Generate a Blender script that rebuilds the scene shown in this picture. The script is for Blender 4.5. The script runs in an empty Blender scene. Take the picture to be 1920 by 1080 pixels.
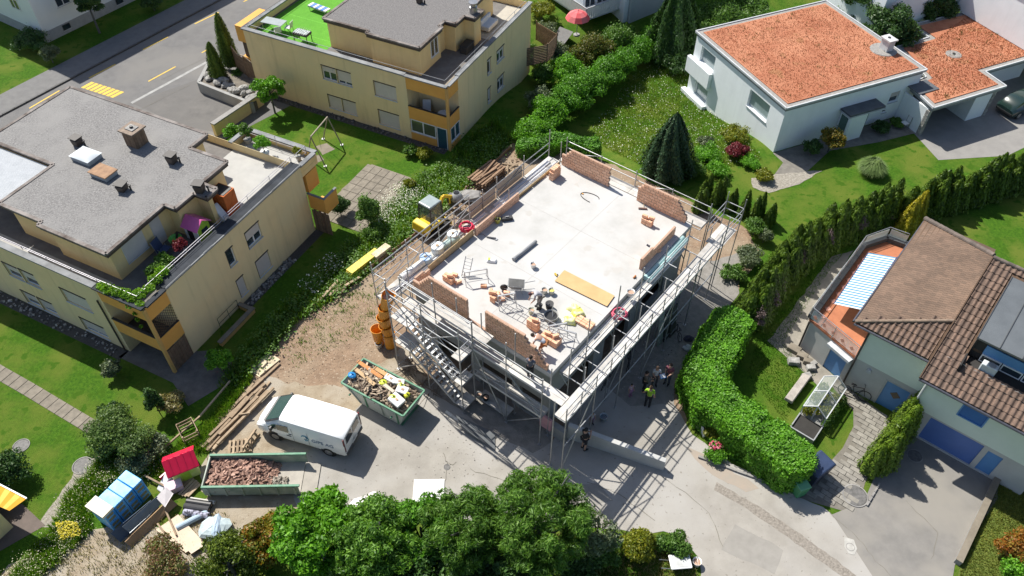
import bpy,bmesh,math,random
import numpy as np
from mathutils import Vector,Matrix
scene = bpy.context.scene
col = scene.collection
random.seed(7); RNG = np.random.default_rng(7)
R_ = math.radians
# ------------------------------------------------------------------ camera
CAM_H = 35.0; FPX = 1472.25; PITCH = R_(46.99); ROLL = R_(-0.384)
cam_d = bpy.data.cameras.new('camera'); cam = bpy.data.objects.new('camera',cam_d); col.objects.link(cam)
cam_d.sensor_width = 36.0; cam_d.lens = 36.0 * FPX / 1920.0; cam_d.clip_start = 0.5; cam_d.clip_end = 3000
_cp,_sp = math.cos(PITCH),math.sin(PITCH)
_rt = Vector((1,0,0)); _fw = Vector((0,_cp,-_sp)); _dn = Vector((0,-_sp,-_cp))
CX = math.cos(ROLL) * _rt + math.sin(ROLL) * _dn
CY = -math.sin(ROLL) * _rt + math.cos(ROLL) * _dn
_m = Matrix((CX,-CY,-_fw)).transposed().to_4x4(); _m.translation = Vector((0,0,CAM_H))
cam.matrix_world = _m
scene.camera = cam
# ------------------------------------------------------------------ world, sun, exposure
SUN_AZ,SUN_EL = 139.0,51.0            # heading the shadows fall to (clockwise from +y), elevation
sh = Vector((math.sin(R_(SUN_AZ)),math.cos(R_(SUN_AZ)),0))
world = bpy.data.worlds.new('World'); scene.world = world; world.use_nodes = True
wn = world.node_tree; wn.nodes.clear()
sky = wn.nodes.new('ShaderNodeTexSky'); sky.sky_type = 'NISHITA'; sky.sun_disc = False
sky.sun_elevation = R_(SUN_EL); sky.sun_rotation = R_(SUN_AZ + 180.0)
sky.altitude = 500; sky.air_density = 1.0; sky.dust_density = 2.0; sky.ozone_density = 1.0
bg = wn.nodes.new('ShaderNodeBackground'); bg.inputs[1].default_value = 0.088
wo = wn.nodes.new('ShaderNodeOutputWorld')
wn.links.new(sky.outputs[0],bg.inputs[0]); wn.links.new(bg.outputs[0],wo.inputs[0])
sd = bpy.data.lights.new('sun','SUN'); sd.energy = 4.8; sd.angle = R_(0.55); sd.color = (1.0,0.955,0.87)
sun = bpy.data.objects.new('sun',sd); col.objects.link(sun); sun.location = (-30,30,60)
ldir = sh * math.cos(R_(SUN_EL)) + Vector((0,0,-math.sin(R_(SUN_EL))))
sun.rotation_euler = ldir.to_track_quat('-Z','Y').to_euler()
scene.view_settings.view_transform = 'Standard'; scene.view_settings.look = 'None'
scene.view_settings.exposure = 0.60; scene.view_settings.gamma = 1.0; scene.view_settings.use_curve_mapping = False
scene.render.engine = 'CYCLES'
scene.render.resolution_x = 1024; scene.render.resolution_y = 576
# ------------------------------------------------------------------ pixels of the photograph -> points
def P(u,v,z=0.0):
    d = CX * ((u - 960) / FPX) + CY * ((v - 540) / FPX) + _fw
    t = (z - CAM_H) / d.z
    return Vector((d.x * t,d.y * t,z))
class Frame:                              # local x to the lower right of the picture, local y away from the camera
    def __init__(s,yaw,o):
        y = R_(yaw); s.rz = -y
        s.A = Vector((math.sin(y),math.cos(y),0)); s.B = Vector((math.cos(y),-math.sin(y),0)); s.o = Vector((o[0],o[1],0))
    def w(s,x,y,z=0.0): return s.o + s.B * x + s.A * y + Vector((0,0,z))
    def l(s,u,v,z=0.0):
        p = P(u,v,z) - s.o; return (p.dot(s.B),p.dot(s.A))
FL = Frame(26.1,P(267,578,5.35)); FM = Frame(26.1,P(837,163,5.35)); FW = Frame(66.1,P(1475,203,3.85))
FN = Frame(38.0,P(1032,700,4.75)); FR = Frame(39.5,P(1579,721,0))
# ------------------------------------------------------------------ materials
MATS = {}
def _ramp(nt,fac,stops):
    r = nt.nodes.new('ShaderNodeValToRGB'); e = r.color_ramp.elements
    while len(e) < len(stops): e.new(0.5)
    for i,(p,c) in enumerate(stops): e[i].position = p; e[i].color = (c[0],c[1],c[2],1)
    nt.links.new(fac,r.inputs[0]); return r.outputs[0]
def _noise(nt,vec,scale,detail=4,rough=0.55):
    n = nt.nodes.new('ShaderNodeTexNoise'); n.inputs['Scale'].default_value = scale; n.inputs['Detail'].default_value = detail
    n.inputs['Roughness'].default_value = rough
    nt.links.new(vec,n.inputs['Vector']); return n.outputs['Fac']
def _mix(nt,fac,a,b,mode='MIX'):
    m = nt.nodes.new('ShaderNodeMix'); m.data_type = 'RGBA'; m.blend_type = mode
    for sock,v in ((m.inputs[0],fac),(m.inputs[6],a),(m.inputs[7],b)):
        if hasattr(v,'is_output') or isinstance(v,bpy.types.NodeSocket): nt.links.new(v,sock)
        elif isinstance(v,(int,float)): sock.default_value = v
        else: sock.default_value = (v[0],v[1],v[2],1)
    return m.outputs[2]
def mat(name,c1,c2=None,streak=0.0,scale=3.0,rough=0.8,bump=0.0,bscale=30.0,metal=0.0,c3=None,scale3=0.3,island=0.0,spec=0.5,world_pos=True,lo=0.35,hi=0.65,speck=None,coat=0.0):
    if name in MATS: return MATS[name]
    m = bpy.data.materials.new(name); m.use_nodes = True; nt = m.node_tree
    b = nt.nodes['Principled BSDF']; b.inputs['Roughness'].default_value = rough; b.inputs['Metallic'].default_value = metal
    b.inputs['Specular IOR Level'].default_value = spec; b.inputs['Coat Weight'].default_value = coat
    if world_pos: vec = nt.nodes.new('ShaderNodeNewGeometry').outputs['Position']
    else: vec = nt.nodes.new('ShaderNodeTexCoord').outputs['Object']
    if c2 is None: c2 = tuple(x * 0.8 for x in c1)
    c = _ramp(nt,_noise(nt,vec,scale,6,0.65),[(lo,c2),(hi,c1)])
    if c3 is not None:
        f = _ramp(nt,_noise(nt,vec,scale3,3),[(0.42,(0,0,0)),(0.62,(1,1,1))]); c = _mix(nt,f,c,c3)
    if speck is not None:
        sc,colr,th = speck
        f = _ramp(nt,_noise(nt,vec,sc,2,0.5),[(th,(0,0,0)),(th + 0.06,(1,1,1))]); c = _mix(nt,f,c,colr)
    if streak > 0:
        mp = nt.nodes.new('ShaderNodeMapping'); mp.inputs['Scale'].default_value = (1,1,.07); nt.links.new(vec,mp.inputs['Vector'])
        f = _ramp(nt,_noise(nt,mp.outputs[0],2.6,5,.6),[(.52,(1,1,1)),(.72,(1 - streak,) * 3)]); c = _mix(nt,1.0,c,f,'MULTIPLY')
    if island > 0:
        g = nt.nodes.new('ShaderNodeNewGeometry'); f = _ramp(nt,g.outputs['Random Per Island'],[(0,(1 - island,) * 3),(1,(1 + island * 0.6,) * 3)])
        c = _mix(nt,1.0,c,f,'MULTIPLY')
    nt.links.new(c,b.inputs['Base Color'])
    if bump > 0:
        bp = nt.nodes.new('ShaderNodeBump'); bp.inputs['Strength'].default_value = bump; bp.inputs['Distance'].default_value = 0.05
        nt.links.new(_noise(nt,vec,bscale,4,0.6),bp.inputs['Height']); nt.links.new(bp.outputs[0],b.inputs['Normal'])
    MATS[name] = m; return m
def objrand(name,c1,c2,rough=0.85,scale=6.0,bump=0.0):
    """colour that varies from object to object (bricks, tiles, planks)"""
    if name in MATS: return MATS[name]
    m = bpy.data.materials.new(name); m.use_nodes = True; nt = m.node_tree; b = nt.nodes['Principled BSDF']
    b.inputs['Roughness'].default_value = rough
    oi = nt.nodes.new('ShaderNodeObjectInfo'); gi = nt.nodes.new('ShaderNodeNewGeometry')
    ad = nt.nodes.new('ShaderNodeMath'); ad.operation = 'ADD'; nt.links.new(oi.outputs['Random'],ad.inputs[0]); nt.links.new(gi.outputs['Random Per Island'],ad.inputs[1])
    fr = nt.nodes.new('ShaderNodeMath'); fr.operation = 'FRACT'; nt.links.new(ad.outputs[0],fr.inputs[0])
    c = _ramp(nt,fr.outputs[0],[(0,c2),(1,c1)])
    vec = gi.outputs['Position']
    n = _ramp(nt,_noise(nt,vec,scale,5),[(0.3,(0.72,) * 3),(0.7,(1.12,) * 3)]); c = _mix(nt,1.0,c,n,'MULTIPLY')
    nt.links.new(c,b.inputs['Base Color'])
    if bump:
        bp = nt.nodes.new('ShaderNodeBump'); bp.inputs['Strength'].default_value = bump; bp.inputs['Distance'].default_value = 0.02
        nt.links.new(_noise(nt,vec,60,3),bp.inputs['Height']); nt.links.new(bp.outputs[0],b.inputs['Normal'])
    MATS[name] = m; return m
def leafmat(name,stops,trans=0.3,rough=0.5,patch=None):
    if name in MATS: return MATS[name]
    m = bpy.data.materials.new(name); m.use_nodes = True; nt = m.node_tree; b = nt.nodes['Principled BSDF']
    b.inputs['Roughness'].default_value = rough; b.inputs['Specular IOR Level'].default_value = 0.35
    g = nt.nodes.new('ShaderNodeNewGeometry')
    n = len(stops); c = _ramp(nt,g.outputs['Random Per Island'],[(i / max(1,n - 1),s) for i,s in enumerate(stops)])
    f = _ramp(nt,_noise(nt,g.outputs['Position'],1.1,3),[(0.35,(0.72,0.75,0.7)),(0.65,(1.18,1.15,1.1))])
    c = _mix(nt,1.0,c,f,'MULTIPLY')
    if patch:
        f = _ramp(nt,_noise(nt,g.outputs['Position'],patch[1],3),[(patch[2],(0,0,0)),(patch[2] + 0.08,(1,1,1))]); c = _mix(nt,f,c,patch[0])
    nt.links.new(c,b.inputs['Base Color'])
    t = nt.nodes.new('ShaderNodeBsdfTranslucent'); nt.links.new(_mix(nt,1.0,c,(1.5,1.5,0.8),'MULTIPLY'),t.inputs[0])
    ms = nt.nodes.new('ShaderNodeMixShader'); ms.inputs[0].default_value = trans
    nt.links.new(b.outputs[0],ms.inputs[1]); nt.links.new(t.outputs[0],ms.inputs[2])
    nt.links.new(ms.outputs[0],nt.nodes['Material Output'].inputs[0]); MATS[name] = m; return m
def glassmat(name,c,rough=0.06):
    if name in MATS: return MATS[name]
    m = mat(name,c,tuple(x * 0.8 for x in c),scale=0.8,rough=rough,spec=0.9,coat=0.4); return m
def clearmat(name,tint=(0.85,0.95,0.92),alpha=0.25):
    if name in MATS: return MATS[name]
    m = bpy.data.materials.new(name); m.use_nodes = True; nt = m.node_tree; b = nt.nodes['Principled BSDF']
    b.inputs['Base Color'].default_value = (*tint,1); b.inputs['Roughness'].default_value = 0.08; b.inputs['Alpha'].default_value = alpha
    MATS[name] = m; return m
# ------------------------------------------------------------------ mesh helper
class MB:
    def __init__(s): s.v = []; s.f = []
    def add(s,vs,fs):
        k = len(s.v); s.v.extend([tuple(x) for x in vs]); s.f.extend([tuple(i + k for i in f) for f in fs]); return s
    def box(s,x0,x1,y0,y1,z0,z1):
        return s.add([(x0,y0,z0),(x1,y0,z0),(x1,y1,z0),(x0,y1,z0),(x0,y0,z1),(x1,y0,z1),(x1,y1,z1),(x0,y1,z1)],
                     [(0,3,2,1),(4,5,6,7),(0,1,5,4),(1,2,6,5),(2,3,7,6),(3,0,4,7)])
    def hexa(s,p8): return s.add(p8,[(0,3,2,1),(4,5,6,7),(0,1,5,4),(1,2,6,5),(2,3,7,6),(3,0,4,7)])
    def obox(s,c,size,M=None):
        x,y,z = (k / 2 for k in size); M = M or Matrix.Identity(3)
        pts = [Vector(c) + M @ Vector(p) for p in ((-x,-y,-z),(x,-y,-z),(x,y,-z),(-x,y,-z),(-x,-y,z),(x,-y,z),(x,y,z),(-x,y,z))]
        return s.hexa(pts)
    def bar(s,p,q,w,h,up=(0,0,1)):
        p,q = Vector(p),Vector(q); d = (q - p); L = d.length; d.normalize(); u = Vector(up)
        if abs(d.dot(u)) > 0.98: u = Vector((1,0,0))
        a = d.cross(u).normalized(); b = a.cross(d)
        return s.obox((p + q) / 2,(L,w,h),Matrix((d,a,b)).transposed())
    def prism(s,poly,z0,z1,bottom=True):
        n = len(poly); vs = [(x,y,z0) for x,y in poly] + [(x,y,z1) for x,y in poly]
        ar = sum(poly[i][0] * poly[(i + 1) % n][1] - poly[(i + 1) % n][0] * poly[i][1] for i in range(n))
        o = list(range(n)) if ar > 0 else list(range(n))[::-1]
        fs = [tuple(i + n for i in o)] + ([tuple(o[::-1])] if bottom else [])
        for k in range(n):
            a,b = o[k],o[(k + 1) % n]; fs.append((a,b,b + n,a + n))
        return s.add(vs,fs)
    def cyl(s,p,q,r0,r1=None,n=10,caps=True):
        r1 = r0 if r1 is None else r1; p,q = Vector(p),Vector(q); d = (q - p).normalized()
        u = Vector((0,0,1)) if abs(d.z) < 0.95 else Vector((1,0,0)); a = d.cross(u).normalized(); b = d.cross(a)
        vs = [p + (a * math.cos(t) + b * math.sin(t)) * r0 for t in (2 * math.pi * k / n for k in range(n))]
        vs += [q + (a * math.cos(t) + b * math.sin(t)) * r1 for t in (2 * math.pi * k / n for k in range(n))]
        fs = [(k,k + n,(k + 1) % n + n,(k + 1) % n) for k in range(n)]
        if caps: fs += [tuple(range(n)),tuple(range(2 * n - 1,n - 1,-1))]
        return s.add(vs,fs)
    def tube(s,pts,r,n=6,closed=False):
        pts = [Vector(p) for p in pts]; m = len(pts); base = len(s.v); rs = r if isinstance(r,(list,tuple)) else [r] * m; prev = None
        for i,p in enumerate(pts):
            d = (pts[(i + 1) % m] - pts[i - 1]) if closed else (pts[min(i + 1,m - 1)] - pts[max(i - 1,0)])
            d.normalize()
            if prev is None: a = d.orthogonal().normalized()
            else: a = (prev - d * prev.dot(d)); a = a.normalized() if a.length > 1e-6 else d.orthogonal().normalized()
            prev = a; b = d.cross(a)
            for k in range(n):
                t = 2 * math.pi * k / n; s.v.append(tuple(p + (a * math.cos(t) + b * math.sin(t)) * rs[i]))
        for i in range(m if closed else m - 1):
            j = (i + 1) % m
            for k in range(n):
                l = (k + 1) % n; s.f.append((base + i * n + k,base + i * n + l,base + j * n + l,base + j * n + k))
        if not closed:
            s.f.append(tuple(base + k for k in range(n))[::-1]); s.f.append(tuple(base + (m - 1) * n + k for k in range(n)))
        return s
    def lathe(s,prof,n=16,c=(0,0,0),cap=True):
        base = len(s.v); m = len(prof)
        for r,z in prof:
            for k in range(n):
                t = 2 * math.pi * k / n; s.v.append((c[0] + r * math.cos(t),c[1] + r * math.sin(t),c[2] + z))
        for i in range(m - 1):
            for k in range(n):
                l = (k + 1) % n; s.f.append((base + i * n + k,base + i * n + l,base + (i + 1) * n + l,base + (i + 1) * n + k))
        if cap:
            s.f.append(tuple(base + k for k in range(n))[::-1]); s.f.append(tuple(base + (m - 1) * n + k for k in range(n)))
        return s
    def build(s,name,m,parent=None,smooth=False,bevel=0.0,seg=1):
        me = bpy.data.meshes.new(name); me.from_pydata(s.v,[],s.f); me.update()
        if m is not None: me.materials.append(m)
        if smooth: me.polygons.foreach_set('use_smooth',[True] * len(me.polygons))
        o = bpy.data.objects.new(name,me); col.objects.link(o)
        if parent is not None: o.parent = parent
        if bevel > 0:
            b = o.modifiers.new('bevel','BEVEL'); b.width = bevel; b.segments = seg; b.limit_method = 'ANGLE'
        return o
def npmesh(name,V,Fq,m,parent=None):
    """vertex array + quad/tri index array -> mesh object"""
    me = bpy.data.meshes.new(name); V = np.asarray(V,np.float32); Fq = np.asarray(Fq,np.int32); k = Fq.shape[1]
    me.vertices.add(len(V)); me.vertices.foreach_set('co',V.ravel())
    me.loops.add(Fq.size); me.loops.foreach_set('vertex_index',Fq.ravel())
    me.polygons.add(len(Fq)); me.polygons.foreach_set('loop_start',np.arange(0,Fq.size,k,dtype=np.int32))
    me.update(calc_edges=True); me.materials.append(m)
    o = bpy.data.objects.new(name,me); col.objects.link(o)
    if parent is not None: o.parent = parent
    return o
def tag(o,label=None,cat=None,group=None,kind=None):
    if label: o['label'] = label
    if cat: o['category'] = cat
    if group: o['group'] = group
    if kind: o['kind'] = kind
    return o
def thing(name,label,cat,loc=(0,0,0),rz=0.0,group=None):
    o = bpy.data.objects.new(name,None); col.objects.link(o); o.location = loc; o.rotation_euler = (0,0,rz); o.empty_display_size = 0.3
    return tag(o,label,cat,group)
def fthing(name,label,cat,fr,x=0,y=0,z=0,drz=0.0,group=None):
    return thing(name,label,cat,fr.w(x,y,z),fr.rz + drz,group)
def copy_tree(o,parent=None):
    c = o.copy(); col.objects.link(c); c.parent = parent
    for ch in o.children: copy_tree(ch,c)
    return c
def place(me_obj,parent,loc,rot=(0,0,0),scale=(1,1,1)):
    o = me_obj.copy(); col.objects.link(o); o.parent = parent; o.location = loc; o.rotation_euler = rot; o.scale = scale; return o
def rot3(z=0,y=0,x=0): return (Matrix.Rotation(z,3,'Z') @ Matrix.Rotation(y,3,'Y') @ Matrix.Rotation(x,3,'X'))
# ------------------------------------------------------------------ text as mesh
def text_mesh(txt,size,name='lettering',m=None,parent=None,extrude=0.002):
    cu = bpy.data.curves.new(name,'FONT'); cu.body = txt; cu.size = size; cu.extrude = extrude; cu.align_x = 'CENTER'; cu.align_y = 'CENTER'
    tmp = bpy.data.objects.new('tmp_text',cu); col.objects.link(tmp)
    dg = bpy.context.evaluated_depsgraph_get(); me = bpy.data.meshes.new_from_object(tmp.evaluated_get(dg)); bpy.data.objects.remove(tmp)
    me.name = name; me.materials.clear(); me.materials.append(m); o = bpy.data.objects.new(name,me); col.objects.link(o)
    if parent is not None: o.parent = parent
    return o
# ================================================================== ground
def sstep(a,b,x):
    t = min(1.0,max(0.0,(x - a) / (b - a))); return t * t * (3 - 2 * t)
def gz(x,y):
    d = Vector((x,y,0)) - FW.o; lx,ly = d.dot(FW.B),d.dot(FW.A)
    return -1.55 * sstep(0.6,9.0,-lx) * sstep(-17,-9,ly) * (1 - sstep(20,30,ly)) * (1 - sstep(16,26,-lx))
def PT(u,v,dz=0.0):
    z = 0.0
    for _ in range(6):
        p = P(u,v,z); z = gz(p.x,p.y)
    return Vector((p.x,p.y,z + dz))
lawn_m = mat('lawn_grass',(0.072,0.160,0.012),(0.026,0.078,0.007),scale=6.0,rough=0.95,bump=1.0,bscale=20,c3=(0.108,0.148,0.022),scale3=0.33,spec=0.1,lo=.30,hi=.68,speck=(1.6,(0.046,0.108,0.008),.58))
xs = [-700,-350,-180,-110] + [-75 + k for k in range(151)] + [110,180,350,700]
ys = [-300,-120,-40] + [-5 + k for k in range(116)] + [150,250,500,900]
V = [(x,y,gz(x,y)) for y in ys for x in xs]; nx = len(xs)
Q = [(j * nx + i,j * nx + i + 1,(j + 1) * nx + i + 1,(j + 1) * nx + i) for j in range(len(ys) - 1) for i in range(nx - 1)]
ground = npmesh('ground',V,Q,lawn_m); tag(ground,kind='structure'); ground.data.polygons.foreach_set('use_smooth',[True] * len(Q))

def densify(pts,step,amp,seed):
    rn = random.Random(seed); out = []
    n = len(pts)
    for i in range(n):
        a,b = pts[i],pts[(i + 1) % n]; L = (b - a).length; k = max(1,int(L / step)) if amp > 0 else 1
        for j in range(k):
            p = a.lerp(b,j / k)
            if amp > 0: p = p + Vector((rn.uniform(-amp,amp),rn.uniform(-amp,amp),0))
            out.append(p)
    return out
def sheet(name,px,z,m,amp=0.0,step=0.5,seed=1,parent=None,world=False,kind='structure'):
    """flat sheet of ground cover; its outline is given by photo pixels on the ground"""
    pts = [Vector(p) for p in px] if world else [P(u,v,0) for u,v in px]
    pts = densify(pts,step,amp,seed)
    bm = bmesh.new(); vs = [bm.verts.new((p.x,p.y,z)) for p in pts]; f = bm.faces.new(vs)
    bmesh.ops.triangulate(bm,faces=[f]); bm.normal_update()
    for f in bm.faces:
        if f.normal.z < 0: f.normal_flip()
    me = bpy.data.meshes.new(name); bm.to_mesh(me); bm.free(); me.materials.append(m)
    o = bpy.data.objects.new(name,me); col.objects.link(o)
    if parent is not None: o.parent = parent
    elif kind: o['kind'] = kind
    return o
asphalt = mat('street_asphalt',(0.150,0.147,0.146),(0.118,0.116,0.116),scale=1.2,rough=0.9,bump=0.25,bscale=60,c3=(0.166,0.160,0.152),scale3=0.25)
asphalt_d = mat('forecourt_asphalt',(0.150,0.143,0.135),(0.108,0.104,0.101),scale=0.9,rough=0.92,bump=0.25,bscale=60,c3=(0.130,0.125,0.120),scale3=0.3)
walk_m = mat('sidewalk_asphalt',(0.165,0.163,0.160),(0.135,0.133,0.132),scale=2.0,rough=0.9,bump=0.2,bscale=60)
pale_m = mat('dusty_road',(0.335,0.315,0.282),(0.270,0.252,0.224),scale=0.8,rough=0.95,bump=0.3,bscale=40,c3=(0.36,0.345,0.322),scale3=0.22,speck=(5.0,(0.225,0.205,0.180),0.66))
drive_m = mat('drive_asphalt',(0.225,0.214,0.198),(0.172,0.165,0.155),scale=1.0,rough=0.93,bump=0.25,bscale=50,c3=(0.245,0.230,0.205),scale3=0.35)
wdrive_m = mat('west_drive_asphalt',(0.255,0.245,0.232),(0.215,0.207,0.198),scale=1.1,rough=0.93,bump=0.2,bscale=50)
dirt_m = mat('bare_earth',(0.285,0.198,0.132),(0.190,0.130,0.086),scale=1.8,rough=0.98,bump=0.9,bscale=9,c3=(0.28,0.215,0.150),scale3=0.35,speck=(7.0,(0.36,0.29,0.215),0.62))
sand_m = mat('trodden_sand',(0.33,0.275,0.200),(0.245,0.195,0.135),scale=1.6,rough=0.98,bump=0.6,bscale=12,c3=(0.34,0.30,0.24),scale3=0.4,speck=(6.0,(0.20,0.15,0.10),0.66))
gravel_m = mat('pale_gravel',(0.36,0.335,0.29),(0.205,0.185,0.150),scale=7.0,rough=0.98,bump=1.0,bscale=16)
path_m = mat('paving_concrete',(0.235,0.205,0.160),(0.175,0.150,0.115),scale=1.5,rough=0.95,bump=0.3,bscale=40)
stone_m = mat('stone_grey',(0.40,0.39,0.37),(0.20,0.195,0.185),scale=3.0,rough=0.9,bump=0.6,bscale=12)
kerb_m = mat('kerb_stone',(0.30,0.29,0.275),(0.20,0.195,0.19),scale=2.0,rough=0.9)
yellow_paint = mat('yellow_road_paint',(0.70,0.47,0.06),(0.55,0.37,0.06),scale=3.0,rough=0.8)
white_paint = mat('white_road_paint',(0.34,0.34,0.33),(0.24,0.24,0.235),scale=2.0,rough=0.8)
# ---- the street at the upper left
k0,k1 = P(0,220),P(410,3); kd = (k1 - k0).normalized(); kn = Vector((-kd.y,kd.x,0))     # kn points to the far side
K0,K1 = k0 - kd * 40,k1 + kd * 60
wl = (P(107,125) - k0).dot(kn)
sheet('street',[K0,K1,K1 - kn * 15,P(560,190) ,P(420,262),P(240,300),K0 - kn * 24],0.004,asphalt,world=True)
sheet('sidewalk',[K0 + kn * 0.16,K0 + kn * wl,K1 + kn * wl,K1 + kn * 0.16],0.10,walk_m,world=True)
kb = MB()
L = (K1 - K0).length; nk = int(L / 1.0)
for i in range(nk):
    a = K0 + kd * (i * L / nk + 0.012); b = K0 + kd * ((i + 1) * L / nk - 0.012); kb.bar(a + kn * 0.08 + Vector((0,0,0.03)),b + kn * 0.08 + Vector((0,0,0.03)),0.16,0.18)
o = kb.build('kerb',mat('kerb_dark',(0.10,0.10,0.10),(0.06,0.06,0.06),scale=3.0)); tag(o,kind='structure')
z1 = lambda x,y: (x / 3.0,y / 3.0)
sheet('forecourt',[P(*z1(740,580)),P(*z1(1120,445)),P(*z1(1135,500)),P(*z1(1430,600)),P(*z1(1240,750)),P(*z1(1000,700))],0.008,asphalt_d,world=True)
def stripe(name,a,b,w,m,z=0.012):
    d = (b - a).normalized(); n = Vector((-d.y,d.x,0)) * w / 2
    return sheet(name,[a - n,b - n,b + n,a + n],z,m,world=True)
for (a,b) in [((500,440),(650,362)),((805,280),(945,208)),((1095,135),(1230,70)),((835,458),(988,375)),((1135,297),(1188,268)),((165,610),(335,510)),((1370,10),(1500,-55))]:
    stripe('road_marking',P(*z1(*a)),P(*z1(*b)),0.13,yellow_paint)
c = [P(*z1(*q)) for q in ((515,460),(705,520),(640,553),(455,493))]
for i in range(8):
    t0,t1 = i / 8,(i + 0.78) / 8
    sheet('crossing_bar',[c[0].lerp(c[1],t0),c[0].lerp(c[1],t1),c[3].lerp(c[2],t1),c[3].lerp(c[2],t0)],0.012,yellow_paint,world=True)
stripe('edge_line',P(*z1(740,580)),P(*z1(1190,335)),0.28,white_paint)
# ---- lawn path, gravel strips at the left
path_px = [((0,690),(0,708)),((60,722),(52,740)),((120,757),(108,775)),((197,803),(180,817))]
pth = sheet('garden_path',[(-60,655),(0,690),(60,722),(120,757),(197,803),(180,817),(108,775),(52,740),(0,708),(-60,673)],0.006,path_m)
sheet('gravel_path',[(143,880),(185,850),(225,850),(200,900),(160,930),(112,985),(72,990),(78,972)],0.006,gravel_m,amp=0.12,seed=4)
# ---- the building site
sheet('loggia_paving',[FL.w(-3.6,-.6),FL.w(.4,-.6),FL.w(2.2,-1.4),FL.w(3.2,1.2),FL.w(1.6,2.6),FL.w(-.1,1.6),FL.w(-3.2,1.4)],.012,mat('old_paving',(.16,.15,.135),(.11,.103,.095),scale=2.5,rough=.95,bump=.3),world=True)
sheet('earth',[(958,270),(1040,262),(1130,300),(1400,430),(1425,475),(1370,560),(1300,640),(1270,720),(1290,800),(1100,860),(860,850),(600,900),(430,860),(395,850),(420,790),(470,700),(560,600),(640,555),(745,468),(830,400)],0.006,dirt_m,amp=0.15,seed=2)
sheet('sandy_track',[(500,705),(560,720),(640,722),(760,650),(800,700),(880,790),(800,880),(640,900),(640,965),(560,1000),(450,1010),(330,1005),(300,985),(385,940),(375,880),(430,800)],0.010,sand_m,amp=0.25,seed=3)
sheet('site_road',[(560,870),(590,835),(640,790),(700,740),(790,720),(860,770),(940,820),(1000,850),(1060,800),(1110,740),(1180,640),(1250,540),(1320,560),(1300,640),(1250,720),(1262,760),(1300,815),(1340,850),(1430,900),(1500,935),(1560,965),(1620,1000),(1700,1090),(1720,1180),(1330,1180),(1310,1050),(1280,1003),(1060,985),(930,980),(700,960),(560,960),(540,900)],0.014,pale_m,amp=0.12,seed=5)
sheet('worn_lawn',[(-20,1085),(95,1030),(190,985),(270,960),(330,1000),(420,960),(470,1000),(440,1120),(-30,1130)],0.0125,sand_m,amp=0.3,seed=6)
sheet('shaded_site_floor',[(1130,720),(1210,590),(1300,500),(1400,470),(1380,560),(1310,650),(1262,720),(1262,760),(1180,760)],0.018,mat('shade_toned_gravel',(0.26,0.245,0.225),(0.19,0.18,0.163),scale=2.5,rough=0.95,bump=0.5,bscale=14),amp=0.1,seed=9)  # road gravel in a darker tone, shade put into the colour
sheet('dusty_strip',[(790,715),(860,700),(960,730),(1045,800),(1020,862),(940,835),(860,800),(815,760)],.0135,mat('grey_dust',(.27,.25,.225),(.185,.17,.15),scale=2.2,rough=.97,bump=.6,bscale=14),amp=.12)
# gutter line of small stones, patch seams and cracks in the road
gl_ = mat('gutter_cobble',(0.30,0.27,0.235),(0.185,0.165,0.14),scale=9,rough=.95,bump=.8,bscale=16)
sheet('gutter_line',[(1345,905),(1420,948),(1500,1000),(1580,1060),(1640,1110),(1625,1118),(1560,1068),(1480,1010),(1400,955),(1338,918)],.018,gl_,amp=.04,step=.3)
for i,pl_ in enumerate([[(1555,962),(1605,1005),(1640,1050),(1690,1100)],[(832,850),(838,868),(850,872),(858,864)],[(880,880),(960,905),(1050,930)],[(838,880),(832,930)],[(1240,890),(1330,960),(1360,1040)],[(1100,905),(1160,925),(1240,985)],[(300,150),(420,92)],[(262,205),(375,150)],[(1700,940),(1760,1000),(1745,1060)]]):
    pts_ = [P(*q,.019) for q in pl_]; rn_ = random.Random(i); cr = MB(); line = []
    for a_,b_ in zip(pts_[:-1],pts_[1:]):
        for q in range(6): line.append(a_.lerp(b_,q / 6) + Vector((rn_.uniform(-.05,.05),rn_.uniform(-.05,.05),0)))
    for a_,b_ in zip(line[:-1],line[1:]):
        d_ = (b_ - a_).normalized(); n_ = Vector((-d_.y,d_.x,0)) * rn_.uniform(.006,.018); cr.add([a_ - n_,b_ - n_,b_ + n_,a_ + n_],[(0,1,2,3)])
    o = cr.build('road_crack',mat('crack_dark',(.19,.175,.145),(.14,.13,.105),scale=6)); o['kind'] = 'structure'; o.location = (0,0,.004 if i != 8 else .008)
sheet('tar_patch',[(1020,915),(1120,905),(1150,940),(1050,960)],.0165,mat('old_patch',(.285,.27,.245),(.24,.227,.205),scale=1.6,rough=.95),amp=.05); sheet('tar_patch',[(1380,985),(1470,1030),(1450,1075),(1350,1030)],.0165,mat('old_patch',(.28,.27,.24)),amp=.06); sheet('rusty_stain',[(1290,840),(1340,858),(1420,912),(1400,925),(1320,880)],.0162,mat('rusty_dust',(.33,.275,.225),(.30,.265,.225),scale=2.5,rough=.95),amp=.12)
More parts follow.
